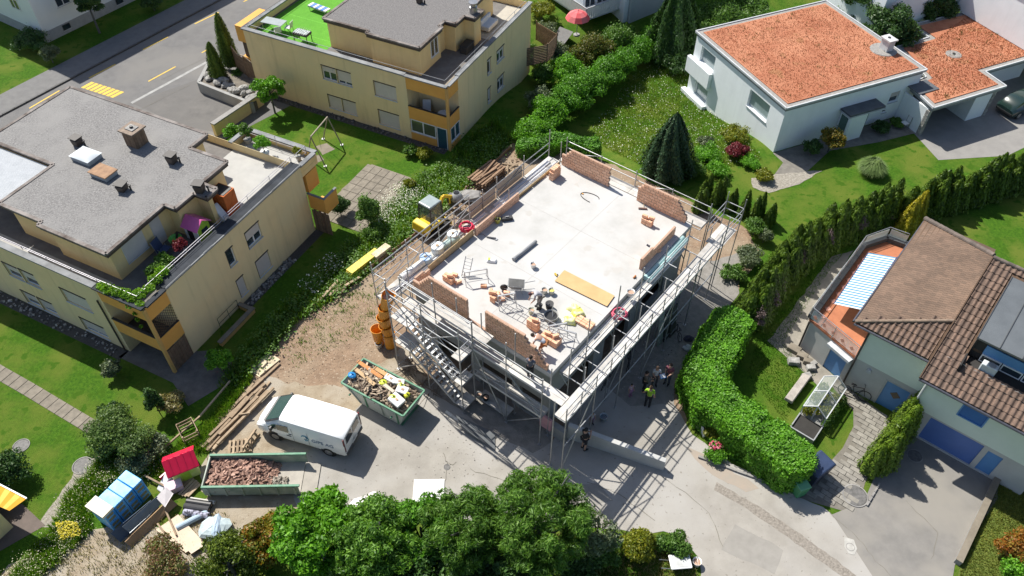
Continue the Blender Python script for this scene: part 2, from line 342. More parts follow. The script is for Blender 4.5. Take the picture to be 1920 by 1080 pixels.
# ---- drives of the houses on the right
sheet('house_drive',[(1650,870),(1700,790),(1720,818),(1870,895),(1870,935),(1790,1060),(1770,1180),(1700,1180),(1590,1010),(1560,965),(1620,940)],0.020,drive_m)
pav_poly = [(1565,700),(1600,735),(1660,778),(1690,800),(1650,850),(1622,905),(1605,965),(1500,935),(1530,895),(1580,840),(1600,800),(1600,770),(1560,725)]
sheet('paved_path_bed',pav_poly,0.010,mat('joint_sand',(0.185,0.170,0.145),(0.14,0.128,0.108),scale=4,rough=0.95))
sheet('terrace_path',[(1440,640),(1500,560),(1560,480),(1600,470),(1540,560),(1510,620),(1500,650),(1575,715),(1545,735),(1470,665)],0.008,mat('slab_path',(0.29,0.265,0.225),(0.20,0.185,0.155),scale=1.6,rough=0.95,bump=0.3),amp=0.05)
wd = FW.w
sheet('carport_drive',[wd(2.2,11.2),wd(5.4,10.5),wd(7.0,15.5),wd(4.0,40),wd(-3,40),wd(-3,12.5),wd(0,12.5),wd(0.5,11.2)],0.010,wdrive_m,world=True)
sheet('flagstone_path',[wd(0,0.0),wd(0,5),wd(0,11.2),wd(2.2,11.2),wd(2.0,8.0),wd(1.4,4.0),wd(2.6,1.2),wd(3.4,-1.5),wd(2.2,-1.6),wd(1.2,0.0)],0.008,mat('flagstone',(0.21,0.195,0.17),(0.14,0.13,0.115),scale=2.2,rough=0.95,bump=0.4),world=True)
sheet('corner_lawn_path',[(1410,335),(1470,325),(1540,320),(1500,345),(1440,362),(1410,352)],0.016,gravel_m,amp=0.06)
# ---- concrete slabs (picked apart): patio behind the middle block
pat = [P(697,308),P(640,356),P(740,372),P(800,335)]   # corner list for reference
patio = sheet('patio',[(640,355),(697,308),(770,333),(760,350),(745,385),(700,420),(640,400)],0.006,path_m)
slab_me = MB().box(-0.5,0.5,-0.5,0.5,0,0.03).build('paving_slab',objrand('paving_slab_concrete',(0.225,0.198,0.158),(0.185,0.162,0.128),scale=3),patio,bevel=0.012)
first = True
for i in range(8):
    for j in range(8):
        x = -0.40 + i * 0.62 ; y = -4.8 + j * 0.78
        c0 = P(697,308) + FM.B * (x + 0.45) + FM.A * (-j * 0.78 - 0.5)
        u = c0 - P(697,308)
        if u.dot(FM.B) > 3.6 - 0.02 * j: continue
        sc = (0.60,0.76,1)
        if first: o = slab_me; first = False
        else: o = slab_me.copy(); col.objects.link(o)
        o.location = (c0.x,c0.y,0.005 + random.uniform(0,0.012)); o.rotation_euler = (0,0,FM.rz + random.uniform(-.01,.01)); o.scale = sc; o.parent = patio
# lawn path slabs
lp = [P(-60,664),P(0,699),P(56,731),P(114,766),P(188,810)]
tot = 0; slab2 = slab_me
for a,b in zip(lp[:-1],lp[1:]):
    n = max(1,int((b - a).length / 0.55)); d = (b - a).normalized()
    for k in range(n):
        c0 = a.lerp(b,(k + .5) / n); o = slab_me.copy(); col.objects.link(o); o.parent = pth
        o.location = (c0.x,c0.y,0.004 + random.uniform(0,.006)); o.rotation_euler = (0,0,math.atan2(d.y,d.x)); o.scale = ((b - a).length / n - .025,0.78,0.8)
# paver rows of the house path: a running bond of small concrete blocks
pv = MB().box(-.5,.5,-.5,.5,0,.04).build('paver',objrand('paver_concrete',(0.285,0.268,0.235),(0.22,0.205,0.178),scale=4),None,bevel=0.01)
pavbed = bpy.data.objects['paved_path_bed']; poly = [FR.l(u,v,0) for u,v in pav_poly]
def inside(x,y,pl):
    c = False; n = len(pl)
    for i in range(n):
        x1,y1 = pl[i]; x2,y2 = pl[i - 1]
        if (y1 > y) != (y2 > y) and x < (x2 - x1) * (y - y1) / (y2 - y1) + x1: c = not c
    return c
cnt = 0; used = False
rows = int((max(p[1] for p in poly) - min(p[1] for p in poly)) / 0.27)
for j in range(rows):
    y = max(p[1] for p in poly) - 0.2 - j * 0.27
    x = min(p[0] for p in poly) + (0.28 if j % 2 else 0)
    while x < max(p[0] for p in poly):
        if all(inside(x + dx,y + dy,poly) for dx in (-.25,.25) for dy in (-.12,.12)) and cnt < 300:
            o = pv if not used else pv.copy()
            if used: col.objects.link(o)
            used = True; w = FR.w(x,y,0.006 + random.uniform(0,.008)); o.location = w; o.rotation_euler = (0,0,FR.rz); o.scale = (0.535,0.25,1); o.parent = pavbed; cnt += 1
        x += 0.56
# ---- manholes
def manhole(u,v,r,label,square=False,z=0.02):
    t = thing('manhole_cover',label,'manhole',P(u,v,0))
    MB().lathe([(r,0),(r,z + .012),(r * .9,z + .018),(r * .9,0)],24).build('ring',kerb_m,t)
    MB().lathe([(0.01,z + .004),(r * .86,z + .006),(r * .86,z)],24).build('lid',mat('cast_iron',(0.16,0.155,0.15),(0.09,0.088,0.085),scale=8,rough=.7),t)
manhole(40,836,0.42,'round concrete manhole cover in the lawn left of the weedy gravel')
manhole(155,873,0.5,'worn round manhole lid at the edge of the white gravel strip')
manhole(49,172,0.45,'pale round manhole cover in the pavement beside the street kerb')
manhole(1603,930,0.62,'large round cobble-ringed manhole lid on the paved path',z=.045)
manhole(1594,1026,0.2,'small dark drain grate in its white concrete patch')
manhole(838,876,0.17,'small grey drain cover in the dusty site road')
manhole(1715,855,0.4,'round manhole cover in the shaded garage drive')
sheet('drain_patch',[(1584,1008),(1600,1012),(1607,1030),(1602,1040),(1590,1038),(1582,1025)],0.028,mat('white_mortar',(0.44,0.43,0.40),(0.34,0.33,0.305),scale=4),amp=0.03,step=.2)
ORD = 'first second third fourth fifth sixth seventh eighth ninth tenth eleventh twelfth thirteenth fourteenth fifteenth sixteenth seventeenth eighteenth nineteenth twentieth twenty-first twenty-second twenty-third'.split()
# ================================================================== building helpers
def facade(mb,Mf,u0,u1,v0,v1,holes,depth=0.14):
    us = sorted(set([u0,u1] + [h[0] for h in holes] + [h[1] for h in holes])); vs = sorted(set([v0,v1] + [h[2] for h in holes] + [h[3] for h in holes]))
    us = [u for u in us if u0 - 1e-6 <= u <= u1 + 1e-6]; vs = [v for v in vs if v0 - 1e-6 <= v <= v1 + 1e-6]
    for i in range(len(us) - 1):
        for j in range(len(vs) - 1):
            cu,cv = (us[i] + us[i + 1]) / 2,(vs[j] + vs[j + 1]) / 2
            if any(h[0] < cu < h[1] and h[2] < cv < h[3] for h in holes): continue
            mb.add([Mf(us[i],vs[j],0),Mf(us[i + 1],vs[j],0),Mf(us[i + 1],vs[j + 1],0),Mf(us[i],vs[j + 1],0)],[(0,1,2,3)])
    for a,b,c,d in holes:
        for (p,q) in (((a,c),(b,c)),((b,c),(b,d)),((b,d),(a,d)),((a,d),(a,c))):
            mb.add([Mf(*p,0),Mf(*q,0),Mf(*q,-depth),Mf(*p,-depth)],[(0,1,2,3)])
def fbox(mb,Mf,u0,u1,v0,v1,d0,d1):
    return mb.hexa([Mf(u0,v0,d0),Mf(u1,v0,d0),Mf(u1,v0,d1),Mf(u0,v0,d1),Mf(u0,v1,d0),Mf(u1,v1,d0),Mf(u1,v1,d1),Mf(u0,v1,d1)])
white_fr = mat('white_window_frame',(0.78,0.79,0.80),(0.68,0.69,0.70),scale=5,rough=.4)
pane_m = glassmat('window_glass',(0.03,0.045,0.06))
shut_m = mat('roller_shutter',(0.62,0.565,0.52),(0.57,0.52,0.48),scale=2,rough=.6)
sill_m = mat('window_sill',(0.55,0.57,0.60),(0.46,0.48,0.50),scale=3,rough=.5)
dark_m = mat('dark_trim',(0.045,0.038,0.035),(0.03,0.026,0.025),scale=4,rough=.6)
def window(parent,Mf,a,b,c,d,shut=1.0,leaves=2,hood=True,fr=None,pane=None,depth=0.14,shm=None,sill=True):
    fr = fr or white_fr; m = MB(); t = 0.055; D0,D1 = -depth,-depth + .06
    fbox(m,Mf,a,b,c,c + t,D0,D1); fbox(m,Mf,a,b,d - t,d,D0,D1); fbox(m,Mf,a,a + t,c + t,d - t,D0,D1); fbox(m,Mf,b - t,b,c + t,d - t,D0,D1)
    for k in range(1,leaves):
        u = a + (b - a) * k / leaves; fbox(m,Mf,u - t * .7,u + t * .7,c + t,d - t,D0,D1 + .005)
    w = m.build('window',fr,parent)
    p = MB(); fbox(p,Mf,a + t,b - t,c + t,d - t,D0 - .01,D0 + .02); p.build('pane',pane or pane_m,w)
    if shut > 0:
        s = MB(); v1 = d - 0.01; v0 = d - (d - c - 0.03) * shut; n = max(2,int((v1 - v0) / .075))
        for k in range(n):
            q0 = v0 + (v1 - v0) * k / n; q1 = v0 + (v1 - v0) * (k + .9) / n
            fbox(s,Mf,a + .015,b - .015,q0,q1,D1 + .012,D1 + .03)
        s.build('roller_shutter',shm or shut_m,w)
    if sill:
        s = MB(); fbox(s,Mf,a - .04,b + .04,c - .05,c - .003,-depth + .07,.06); s.build('sill',sill_m,w)
    if hood:
        s = MB(); fbox(s,Mf,a - .03,b + .03,d + .003,d + .05,-.02,.045); fbox(s,Mf,a - .03,a - .003,c,d,-.02,.02); s.build('hood',dark_m,w)
    return w
def rail(parent,pts,z,h,m,n_bars=2,post=0.9,name='railing',r=.016):
    mb = MB()
    for a,b in zip(pts[:-1],pts[1:]):
        a,b = Vector((a[0],a[1],z)),Vector((b[0],b[1],z)); L = (b - a).length; k = max(1,int(L / post))
        for i in range(k + 1):
            q = a.lerp(b,i / k); mb.cyl(q,q + Vector((0,0,h)),r,n=6)
        for i in range(n_bars):
            zz = Vector((0,0,h * (i + 1) / n_bars)); mb.cyl(a + zz,b + zz,r,n=6)
    return mb.build(name,m,parent)
stucco = mat('yellow_stucco',(0.82,0.64,0.36),(0.74,0.575,0.32),streak=.13,scale=0.7,rough=.95,bump=.12,bscale=60,c3=(0.73,0.60,0.35),scale3=.25)
stucco2 = mat('penthouse_stucco',(0.80,0.60,0.29),(0.74,0.55,0.265),streak=.10,scale=0.9,rough=.95,bump=.12,bscale=60)
orange = mat('orange_panel',(0.72,0.37,0.085),(0.66,0.33,0.075),scale=1.2,rough=.85)
post_m = mat('ochre_post',(0.60,0.36,0.12),(0.52,0.31,0.10),scale=1.2,rough=.85)
roofgrav = mat('roof_gravel',(0.275,0.267,0.26),(0.125,0.122,0.12),scale=11.0,rough=.98,bump=1.0,bscale=12,c3=(0.235,0.229,0.222),scale3=.5)
roofgrav_d = mat('roof_gravel_dark',(0.215,0.205,0.20),(0.105,0.10,0.10),scale=13.0,rough=.98,bump=1.0,bscale=14)
fascia = mat('brown_fascia',(0.075,0.055,0.045),(0.05,0.038,0.033),scale=3,rough=.6)
flash = mat('roof_flashing',(0.27,0.245,0.23),(0.085,0.066,0.056),scale=1.1,rough=.8,spec=.2)
gutter_m = mat('zinc_coping',(0.27,0.28,0.29),(0.14,0.145,0.15),scale=.8,rough=.75,spec=.2)
gutter_d = mat('dark_gutter',(0.050,0.056,0.066),(0.03,0.034,0.04),scale=1.6,rough=.8,spec=.12)
terr_m = mat('terrace_tile',(0.41,0.405,0.385),(0.36,0.355,0.34),scale=1.3,rough=.85)
terr_d = mat('terrace_slab_dark',(0.175,0.165,0.155),(0.120,0.112,0.108),scale=1.5,rough=.9,bump=.2)
galv = mat('galvanised_steel',(0.42,0.43,0.44),(0.28,0.285,0.295),scale=3.0,rough=.42,metal=.6)
wood_d = mat('dark_wood',(0.125,0.075,0.045),(0.080,0.048,0.030),scale=4,rough=.85)
woodbrown = objrand('fence_board',(0.235,0.155,0.10),(0.165,0.105,0.066),scale=5)
black_m = mat('black_plastic',(0.025,0.025,0.027),(0.018,0.018,0.02),scale=4,rough=.5)
Mfront = lambda y: (lambda u,v,d: (u,y - d,v))        # facade facing the camera's left
Mright = lambda x: (lambda u,v,d: (x + d,u,v))        # facade facing the camera's right
def coping(mb,pts,z,w,h,inward=True):
    for a,b in zip(pts[:-1],pts[1:]):
        mb.bar((a[0],a[1],z),(b[0],b[1],z),w,h)
def roof_slab(t,poly,z,grav,over=0.12,name='roof'):
    """flat roof: fascia ring, raised metal edge, gravel field"""
    f = MB(); f.prism(poly,z - .30,z - .03); r = f.build(name,fascia,t)
    e = MB(); n = len(poly)
    for i in range(n):
        a,b = Vector((*poly[i],0)),Vector((*poly[(i + 1) % n],0)); e.bar((a.x,a.y,z - .005),(b.x,b.y,z - .005),.2,.11)
    e.build('roof_edge',flash,r)
    g = MB(); g.prism(poly,z - .028,z + .012); g.build('gravel',grav,r)
    return r
def yellow_block(fr,label,x_far,holes_f,holes_r,pent,zr,grav,terr,floor_z=4.7,y_far=13.2,par_z=5.35,zb=-.9):
    t = fthing('apartment_block',label,'building',fr)
    w = MB()
    # walls: front facade (y=0), right facade (x=0); the corner is cut out for the loggia
    facade(w,Mfront(0),x_far,-3.3,zb,par_z - .08,holes_f); facade(w,Mright(0),1.52,y_far,zb,par_z - .08,holes_r)
    w.box(x_far,x_far + .02,0.2,y_far,zb,par_z - .08); w.box(x_far + .02,-.02,y_far - .02,y_far,zb,par_z - .08)
    # loggia back walls, floors, parapet backs
    w.box(-3.3,-3.28,.003,1.5,zb,floor_z - .26); w.box(-3.28,-.001,1.50,1.52,zb,floor_z - .26)
    w.box(x_far + .2,-.22,.2,.22,floor_z,par_z - .08); w.box(-.24,-.22,.22,y_far - .2,floor_z,par_z - .08)
    w.build('wall',stucco,t)
    f = MB(); f.prism([(x_far + .02,.02),(-.02,.02),(-.02,y_far - .02),(x_far + .02,y_far - .02)],floor_z - .25,floor_z); f.build('terrace_floor',terr,t)
    c = MB(); c.bar((x_far - .1,.06,par_z - .02),(-3.35,.06,par_z - .02),.36,.1); c.bar((-.06,1.55,par_z - .02),(-.06,y_far,par_z - .02),.36,.1)
    c.bar((x_far + .06,.2,par_z - .02),(x_far + .06,y_far,par_z - .02),.36,.1)
    c.build('coping',gutter_m,t)
    # penthouse
    pw = MB(); pp = pent; n = len(pp)
    cx = sum(p[0] for p in pp) / n; cy = sum(p[1] for p in pp) / n
    pw.prism(pp,floor_z - .1,zr - .28); pw.build('penthouse_wall',stucco2,t)
    return t
def inset(poly,d):
    n = len(poly); ar = sum(poly[i][0] * poly[(i + 1) % n][1] - poly[(i + 1) % n][0] * poly[i][1] for i in range(n)); sg = 1 if ar > 0 else -1; out = []
    for i in range(n):
        p0,p1,p2 = Vector(poly[i - 1]),Vector(poly[i]),Vector(poly[(i + 1) % n]); a = (p1 - p0).normalized(); b = (p2 - p1).normalized()
        na,nb = Vector((-a.y,a.x)) * sg,Vector((-b.y,b.x)) * sg; k = na + nb; den = 1 + na.dot(nb)
        out.append(tuple(p1 + k * (d / max(den,.2))))
    return out
chrome = mat('polished_rail',(0.40,0.39,0.43),(0.28,0.275,0.31),scale=2,rough=.4,metal=.3)
# ------------------------------------------------------------------ left block
hf = [(-11.25,-10.08,2.57,3.62),(-9.9,-8.75,2.57,3.68),(-6.76,-4.82,2.55,3.65),(-11.25,-10.08,.22,1.3),(-9.9,-8.72,.22,1.32),(-6.55,-4.72,.22,1.3)]
hr = [(7.44,8.65,3.06,4.25),(5.78,6.35,3.02,4.22),(7.52,8.68,.55,1.86),(5.79,6.38,.52,1.86),(4.45,5.35,-.62,-.12)]
pentL = [(-2.75,1.08),(-2.85,5.3),(-2.1,5.3),(-2.1,6.75),(-1.2,6.75),(-1.2,7.6),(-2.3,7.6),(-2.3,9.75),(-5.1,9.75),(-5.1,11.27),(-16.3,11.27),(-16.3,5.1),(-10.9,5.1),(-10.85,1.37),(-7.6,1.37),(-7.6,1.08)]
LB = yellow_block(FL,'yellow apartment block with light gravel roof and vine-grown terrace corner at the left',-18.5,hf,hr,inset(pentL,.28),7.0,roofgrav,terr_d,y_far=12.95)
roof_slab(LB,pentL,7.0,roofgrav)
ws = [window(LB,Mfront(0),*h,shut=s,leaves=l) for h,s,l in zip(hf,(.55,.55,.95,.6,.75,.78),(1,1,2,1,1,2))]
for h,s,l in zip(hr,(.55,.0,1,1,0),(2,1,2,1,2)): window(LB,Mright(0),*h,shut=s,leaves=l)
def loggia(t,closed):
    p = MB(); p.box(-3.28,-.12,-.02,.06,4.28,5.25); p.box(-.04,.03,.1,1.5,4.28,5.25); p.build('loggia_panel',orange,t)
    p = MB(); p.box(-3.28,-.12,-.02,.06,1.82,2.86); p.box(-.04,.03,.1,1.5,1.82,2.86); p.build('balcony_panel',orange,t)
    p = MB(); p.box(-3.28,-.12,-.05,.09,2.865,2.91); p.box(-.07,.06,.1,1.5,2.865,2.91); p.build('hand_rail',dark_m,t)
    p = MB(); p.box(-.12,.06,-.06,.1,-.9,5.2); p.build('corner_post',post_m,t)
    bf = mat('balcony_floor_dark',(0.09,.08,.075),(0.06,.055,.05),scale=3); MB().box(-3.26,-.06,.07,1.49,1.70,1.80).build('balcony_floor',bf,t); MB().box(-3.26,-.06,.07,1.49,4.30,4.42).build('balcony_ceiling',bf,t)
    p = MB(); p.bar((-3.4,-.0,5.31),(.02,-.0,5.31),.3,.09); p.bar((0,.15,5.31),(0,1.5,5.31),.3,.09); p.build('loggia_coping',gutter_d if not closed else gutter_m,t)
loggia(LB,False)
p = MB(); p.cyl((-3.62,-.07,4.2),(-3.62,-.07,-.8),.045); p.build('downpipe',dark_m,LB)
# privacy boards and lattice at the loggia, one board each
for i in range(7):
    y = .12 + i * .195; MB().box(-.03,.01,y,y + .18,-.2 - .03 * (i % 2),1.70).build('board',woodbrown,LB)
lt = MB()
for i in range(-6,8):
    a = Vector((0.0,.1 + i * .2,2.92)); b = a + Vector((0,1.36,1.36)); c_ = a + Vector((0,1.36,0)); d_ = a + Vector((0,0,1.36))
    for p,q in ((a,b),(c_,d_)):
        y0,y1 = .1,1.5
        dv = q - p
        ts = sorted(((y0 - p.y) / dv.y,(y1 - p.y) / dv.y)); t0,t1 = max(0,ts[0]),min(1,ts[1])
        if t1 > t0 + .02: lt.bar(p + dv * t0,p + dv * t1,.022,.012,up=(1,0,0))
lt.build('lattice',wood_d,LB)
# gutters and rails round the terrace
g = MB(); g.box(-.62,.05,1.5,12.9,5.345,5.385); g.build('gutter_sheet',gutter_d,LB)
g = MB()
for a,b in ((1.6,3.4),(4.4,5.1),(6.3,9.9),(10.2,12.8)): g.box(.05,.09,a,b,5.33,5.40)
g.build('drip_edge',gutter_m,LB)
rail(LB,[(-.62,1.0),(-.62,12.9)],5.39,.34,chrome,2,1.7); rail(LB,[(-18,.32),(-3.4,.32),(-.62,.35),(-.62,1.0)],5.31,.3,chrome,2,1.7)
# penthouse windows, doors
MP = lambda x: (lambda u,v,d: (x + d,u,v))
window(LB,MP(-3.02),2.1,3.55,5.3,6.55,shut=1,leaves=1,depth=.05,hood=False)
window(LB,MP(-3.1),4.15,4.85,4.75,6.6,shut=1,leaves=1,depth=.05,hood=False,sill=False)
# white corrugated canopy in the roof notch
cv = MB(); n = 46
for i in range(n):
    y = 1.35 + i * 3.65 / n; cv.add([(-16.2,y,6.80),(-10.98,y,6.80),(-10.98,y + .04,6.83),(-16.2,y + .04,6.83),(-16.2,y + .079,6.80),(-10.98,y + .079,6.80)],[(0,1,2,3),(3,2,5,4)])
cv.build('canopy_sheet',mat('white_canopy',(0.50,.52,.54),(0.44,.46,.48),scale=2,rough=.8,spec=.2),LB)
# far terrace extension and far balcony
e = MB(); e.box(-5.3,-.02,12.97,14.55,4.35,4.68); e.box(-5.3,-.1,14.5,14.58,4.68,5.12); e.box(-.12,-.04,13.0,14.58,4.68,5.12); e.box(-5.36,-5.28,13.0,14.58,4.68,5.2); e.build('terrace_extension',stucco2,LB)
e = MB(); e.bar((-5.36,14.54,5.2),(-.02,14.54,5.2),.3,.09); e.bar((-.06,12.9,5.2),(-.06,14.4,5.2),.3,.09); e.bar((-5.33,12.9,5.24),(-5.33,14.4,5.24),.3,.09); e.build('extension_coping',gutter_m,LB)
tf = MB(); tf.box(-5.25,-.15,7.7,14.45,4.69,4.705); tf.box(-16,-3.3,.35,1.0,4.69,4.702); tf.build('pale_floor',terr_m,LB)
rail(LB,[(-5.2,14.3),(-.55,14.3),(-.55,12.9)],4.7,.95,chrome,2,1.6)
e = MB(); e.box(0.003,1.25,13.0,13.1,1.9,3.0); e.box(1.17,1.25,13.1,14.3,1.9,3.0); e.box(-.05,1.25,13.1,14.3,1.75,1.88); e.box(-1.4,-.003,13.2,14.3,2.95,4.3); e.build('far_balcony',orange,LB)
e = MB(); e.box(-.05,1.3,12.98,13.12,3.0,3.06); e.box(1.15,1.3,13.12,14.3,3.0,3.06); e.build('far_balcony_rail',gutter_m,LB)
for i in range(7): MB().box(.03 + i * .19,.2 + i * .19,13.02,13.06,-.2,1.74 + .12 * (i % 2)).build('board',woodbrown,LB)
# cellar stair with ochre wall
s = MB(); s.box(.9,1.12,2.6,5.5,-.4,.32); s.box(.02,.9,5.3,5.5,-.4,.3); s.build('stair_wall',post_m,LB)
s = MB(); s.box(.88,1.16,2.55,5.55,.322,.38); s.box(.02,.88,5.28,5.53,.305,.36); s.build('stair_wall_cap',path_m,LB)
rail(LB,[(.15,5.25),(.15,3.6)],.0,.85,dark_m,2,.8)
# roof furniture of the left block
def roofthing(name,label,cat,x,y,z=7.012,drz=0,fr=FL,group=None): return fthing(name,label,cat,fr,x,y,z,drz,group)
t = roofthing('roof_chimney','square brown board-clad chimney with stone cap on the gravel roof','chimney',-8.1,8.75)
b = MB(); b.box(-.42,.42,-.42,.42,0,.95); b.build('chimney_core',fascia,t)
for i in range(5):
    for sx,sy,vx in ((-.42 + i * .17,-.45,1),):
        MB().box(sx,sx + .155,-.455,-.422,.0,.97).build('board',woodbrown,t); MB().box(.422,.455,sx,sx + .155,.0,.97).build('board',woodbrown,t)
MB().box(-.55,.55,-.55,.55,.98,1.07).build('cap_plate',mat('weathered_cap',(0.26,.20,.15),(.15,.11,.085),scale=5),t)
c = MB(); c.box(-.3,.3,-.25,.25,1.072,1.12); c.build('cap_stone',stone_m,t); MB().cyl((0,0,1.12),(0,0,1.22),.1,n=12).build('flue',black_m,t)
t = roofthing('skylight','domed white skylight on the gravel roof','skylight',-9.6,6.35)
MB().box(-.7,.7,-.5,.5,0,.3).build('curb',mat('skylight_curb',(.36,.38,.40),(.3,.32,.33)),t,bevel=.02)
d = MB(); N_ = 8
for i in range(N_ + 1):
    for j in range(N_ + 1):
        a,b = -1 + 2 * i / N_,-1 + 2 * j / N_; d.v.append((a * .74,b * .54,.31 + .22 * (1 - a * a) ** .6 * (1 - b * b) ** .6))
for i in range(N_):
    for j in range(N_): k = i * (N_ + 1) + j; d.f.append((k,k + N_ + 1,k + N_ + 2,k + 1))
d.build('dome',mat('acrylic_dome',(.72,.76,.78),(.66,.70,.72),rough=.15),t,smooth=True)
t = roofthing('skylight','flat rusty-topped roof hatch beside the domed skylight','skylight',-7.6,5.7)
MB().box(-.62,.62,-.42,.42,0,.26).build('curb',mat('skylight_curb',(.36,.38,.40)),t,bevel=.02)
MB().box(-.68,.68,-.48,.48,.262,.33).build('lid',mat('rusty_lid',(.34,.20,.11),(.22,.125,.07),scale=3),t,bevel=.02)
for i,(x,y,h,lab) in enumerate([(-11.1,7.1,.4,'dark slatted roof vent left of the domed skylight'),(-5.0,8.3,.45,'dark roof vent right of the board-clad chimney'),(-5.7,5.2,.35,'low dark roof vent at the middle of the gravel roof'),(-1.8,7.0,.5,'dark roof vent on the small roof corner above the orange cabinet')]):
    t = roofthing('roof_vent',lab,'roof vent',x,y,drz=.1 * i,group='dark vents on the gravel roof')
    b = MB(); b.hexa([(-.2,-.22,0),(.2,-.22,0),(.2,.22,0),(-.2,.22,0),(-.26,-.25,h),(.26,-.25,h),(.26,.25,h + .1),(-.26,.25,h + .1)]); b.build('vent_box',fascia,t,bevel=.02)
    MB().box(-.3,.3,-.28,.28,h + .11,h + .15).build('vent_cap',dark_m,t); MB().cyl((.42,.12,0),(.42,.12,.3),.05,n=8).build('vent_pipe',dark_m,t); MB().cyl((.42,.12,.3),(.42,.12,.36),.09,n=8).build('pipe_cap',dark_m,t)
# terrace furniture of the left block
t = roofthing('playhouse','toy playhouse with purple roof and lime green wall on the terrace','playhouse',-1.7,5.9,4.71,0)
h = MB(); h.box(-.5,.5,-.45,.45,0,.95); h.add([(-.5,-.45,.95),(.5,-.45,.95),(.5,.45,.95),(-.5,.45,.95),(-.5,0,1.3),(.5,0,1.3)],[(0,4,3),(1,2,5)])
h.build('wall',mat('lime_plastic',(.36,.56,.05),(.33,.52,.05),rough=.4),t,bevel=.02)
h = MB(); h.hexa([(-.6,-.6,.86),(.6,-.6,.86),(.6,0,1.33),(-.6,0,1.33),(-.6,-.6,.90),(.6,-.6,.90),(.6,0,1.38),(-.6,0,1.38)]); h.hexa([(-.6,0,1.33),(.6,0,1.33),(.6,.6,.86),(-.6,.6,.86),(-.6,0,1.38),(.6,0,1.38),(.6,.6,.90),(-.6,.6,.90)])
h.build('roof',mat('purple_plastic',(.66,.14,.36),(.60,.12,.33),rough=.35),t,bevel=.015)
h = MB(); h.box(-.3,.1,-.475,-.452,0,.8); h.build('door',black_m,t); h = MB(); h.box(.12,.5,-.48,-.452,0,.9); h.box(-.5,-.31,-.48,-.452,0,.9); h.build('door_frame',mat('white_plastic',(.75,.75,.75),(.7,.7,.7),rough=.4),t)
h = MB(); h.box(.502,.515,-.2,.25,.4,.75); h.build('window',pane_m,t)
t = roofthing('storage_cabinet','orange wooden garden cabinet with open dark top on the terrace','cabinet',-1.85,8.35,4.71)
for i in range(5): MB().box(-.55 + i * .22,-.34 + i * .22,-.47,-.45,0,1.45).build('board',objrand('orange_board',(.62,.16,.03),(.50,.125,.022)),t)
c = MB(); c.box(-.55,.55,-.45,.45,0,1.42); c.build('case',mat('orange_wood',(.58,.15,.03),(.5,.12,.025),scale=3),t); MB().box(-.48,.48,-.38,.38,1.422,1.45).build('top',black_m,t)
b = MB(); b.bar((.552,-.4,.1),(.552,.4,1.35),.05,.03,up=(1,0,0)); b.bar((.552,.4,.1),(.552,-.4,1.35),.05,.03,up=(1,0,0)); b.build('brace',mat('orange_wood',(1,0,0)),t)
t = roofthing('toy_slide','white plastic toy slide with red side beside the orange cabinet','slide',-1.75,7.55,4.71)
MB().hexa([(-.1,-.22,.0),(.75,-.22,.0),(.75,.22,.0),(-.1,.22,.0),(-.1,-.22,.95),(.0,-.22,.95),(.0,.22,.95),(-.1,.22,.95)]).build('chute',mat('white_plastic',(.75,.75,.75)),t,bevel=.03)
MB().box(.3,.7,.24,.3,0,.4).build('side',mat('red_plastic',(.6,.03,.03),(.55,.025,.025),rough=.4),t)
for k in range(6): MB().box(-.16,-.105,-.2,.2,.12 + k * .14,.17 + k * .14).build('rung',mat('white_plastic',(.75,.75,.75)),t)
t = roofthing('folding_chair','folded dark blue deck chair leaning at the penthouse wall','chair',-2.55,3.85,4.71,.15)
c = MB(); c.bar((0,-.3,.0),(-.25,-.3,1.0),.03,.03); c.bar((0,.3,.0),(-.25,.3,1.0),.03,.03); c.bar((.1,-.3,.0),(.1,-.3,.55),.03,.03); c.bar((.1,.3,0),(.1,.3,.55),.03,.03); c.build('frame',galv,t)
c = MB(); c.hexa([(-.02,-.28,.12),(.02,-.28,.12),(.02,.28,.12),(-.02,.28,.12),(-.26,-.28,.95),(-.22,-.28,.95),(-.22,.28,.95),(-.26,.28,.95)]); c.build('fabric',mat('navy_fabric',(.04,.06,.13),(.03,.05,.1)),t); c = MB(); c.box(.05,.5,-.28,.28,.40,.43); c.build('seat',mat('navy_fabric',(.04,.06,.13)),t)
for k_ in (-.26,.26):
    MB().cyl((.48,k_,0),(.48,k_,.4),.018,n=6).build('leg',galv,t)
t = roofthing('sand_toy_table','green toy sandbox on legs on the terrace','toy',-2.3,4.75,4.71)
MB().lathe([(.3,.3),(.38,.5),(.36,.5),(.28,.36)],14).build('basin',mat('toy_green',(.18,.52,.10),(.16,.46,.09),rough=.4),t)
for k in range(3): a = 2.1 * k; MB().cyl((.3 * math.cos(a),.3 * math.sin(a),0),(.22 * math.cos(a),.22 * math.sin(a),.33),.03,n=6).build('leg',mat('toy_blue',(.05,.22,.5)),t)
MB().cyl((-.05,.1,.36),(.0,.25,.72),.05,.08,n=8).build('toy_bucket',black_m,t)
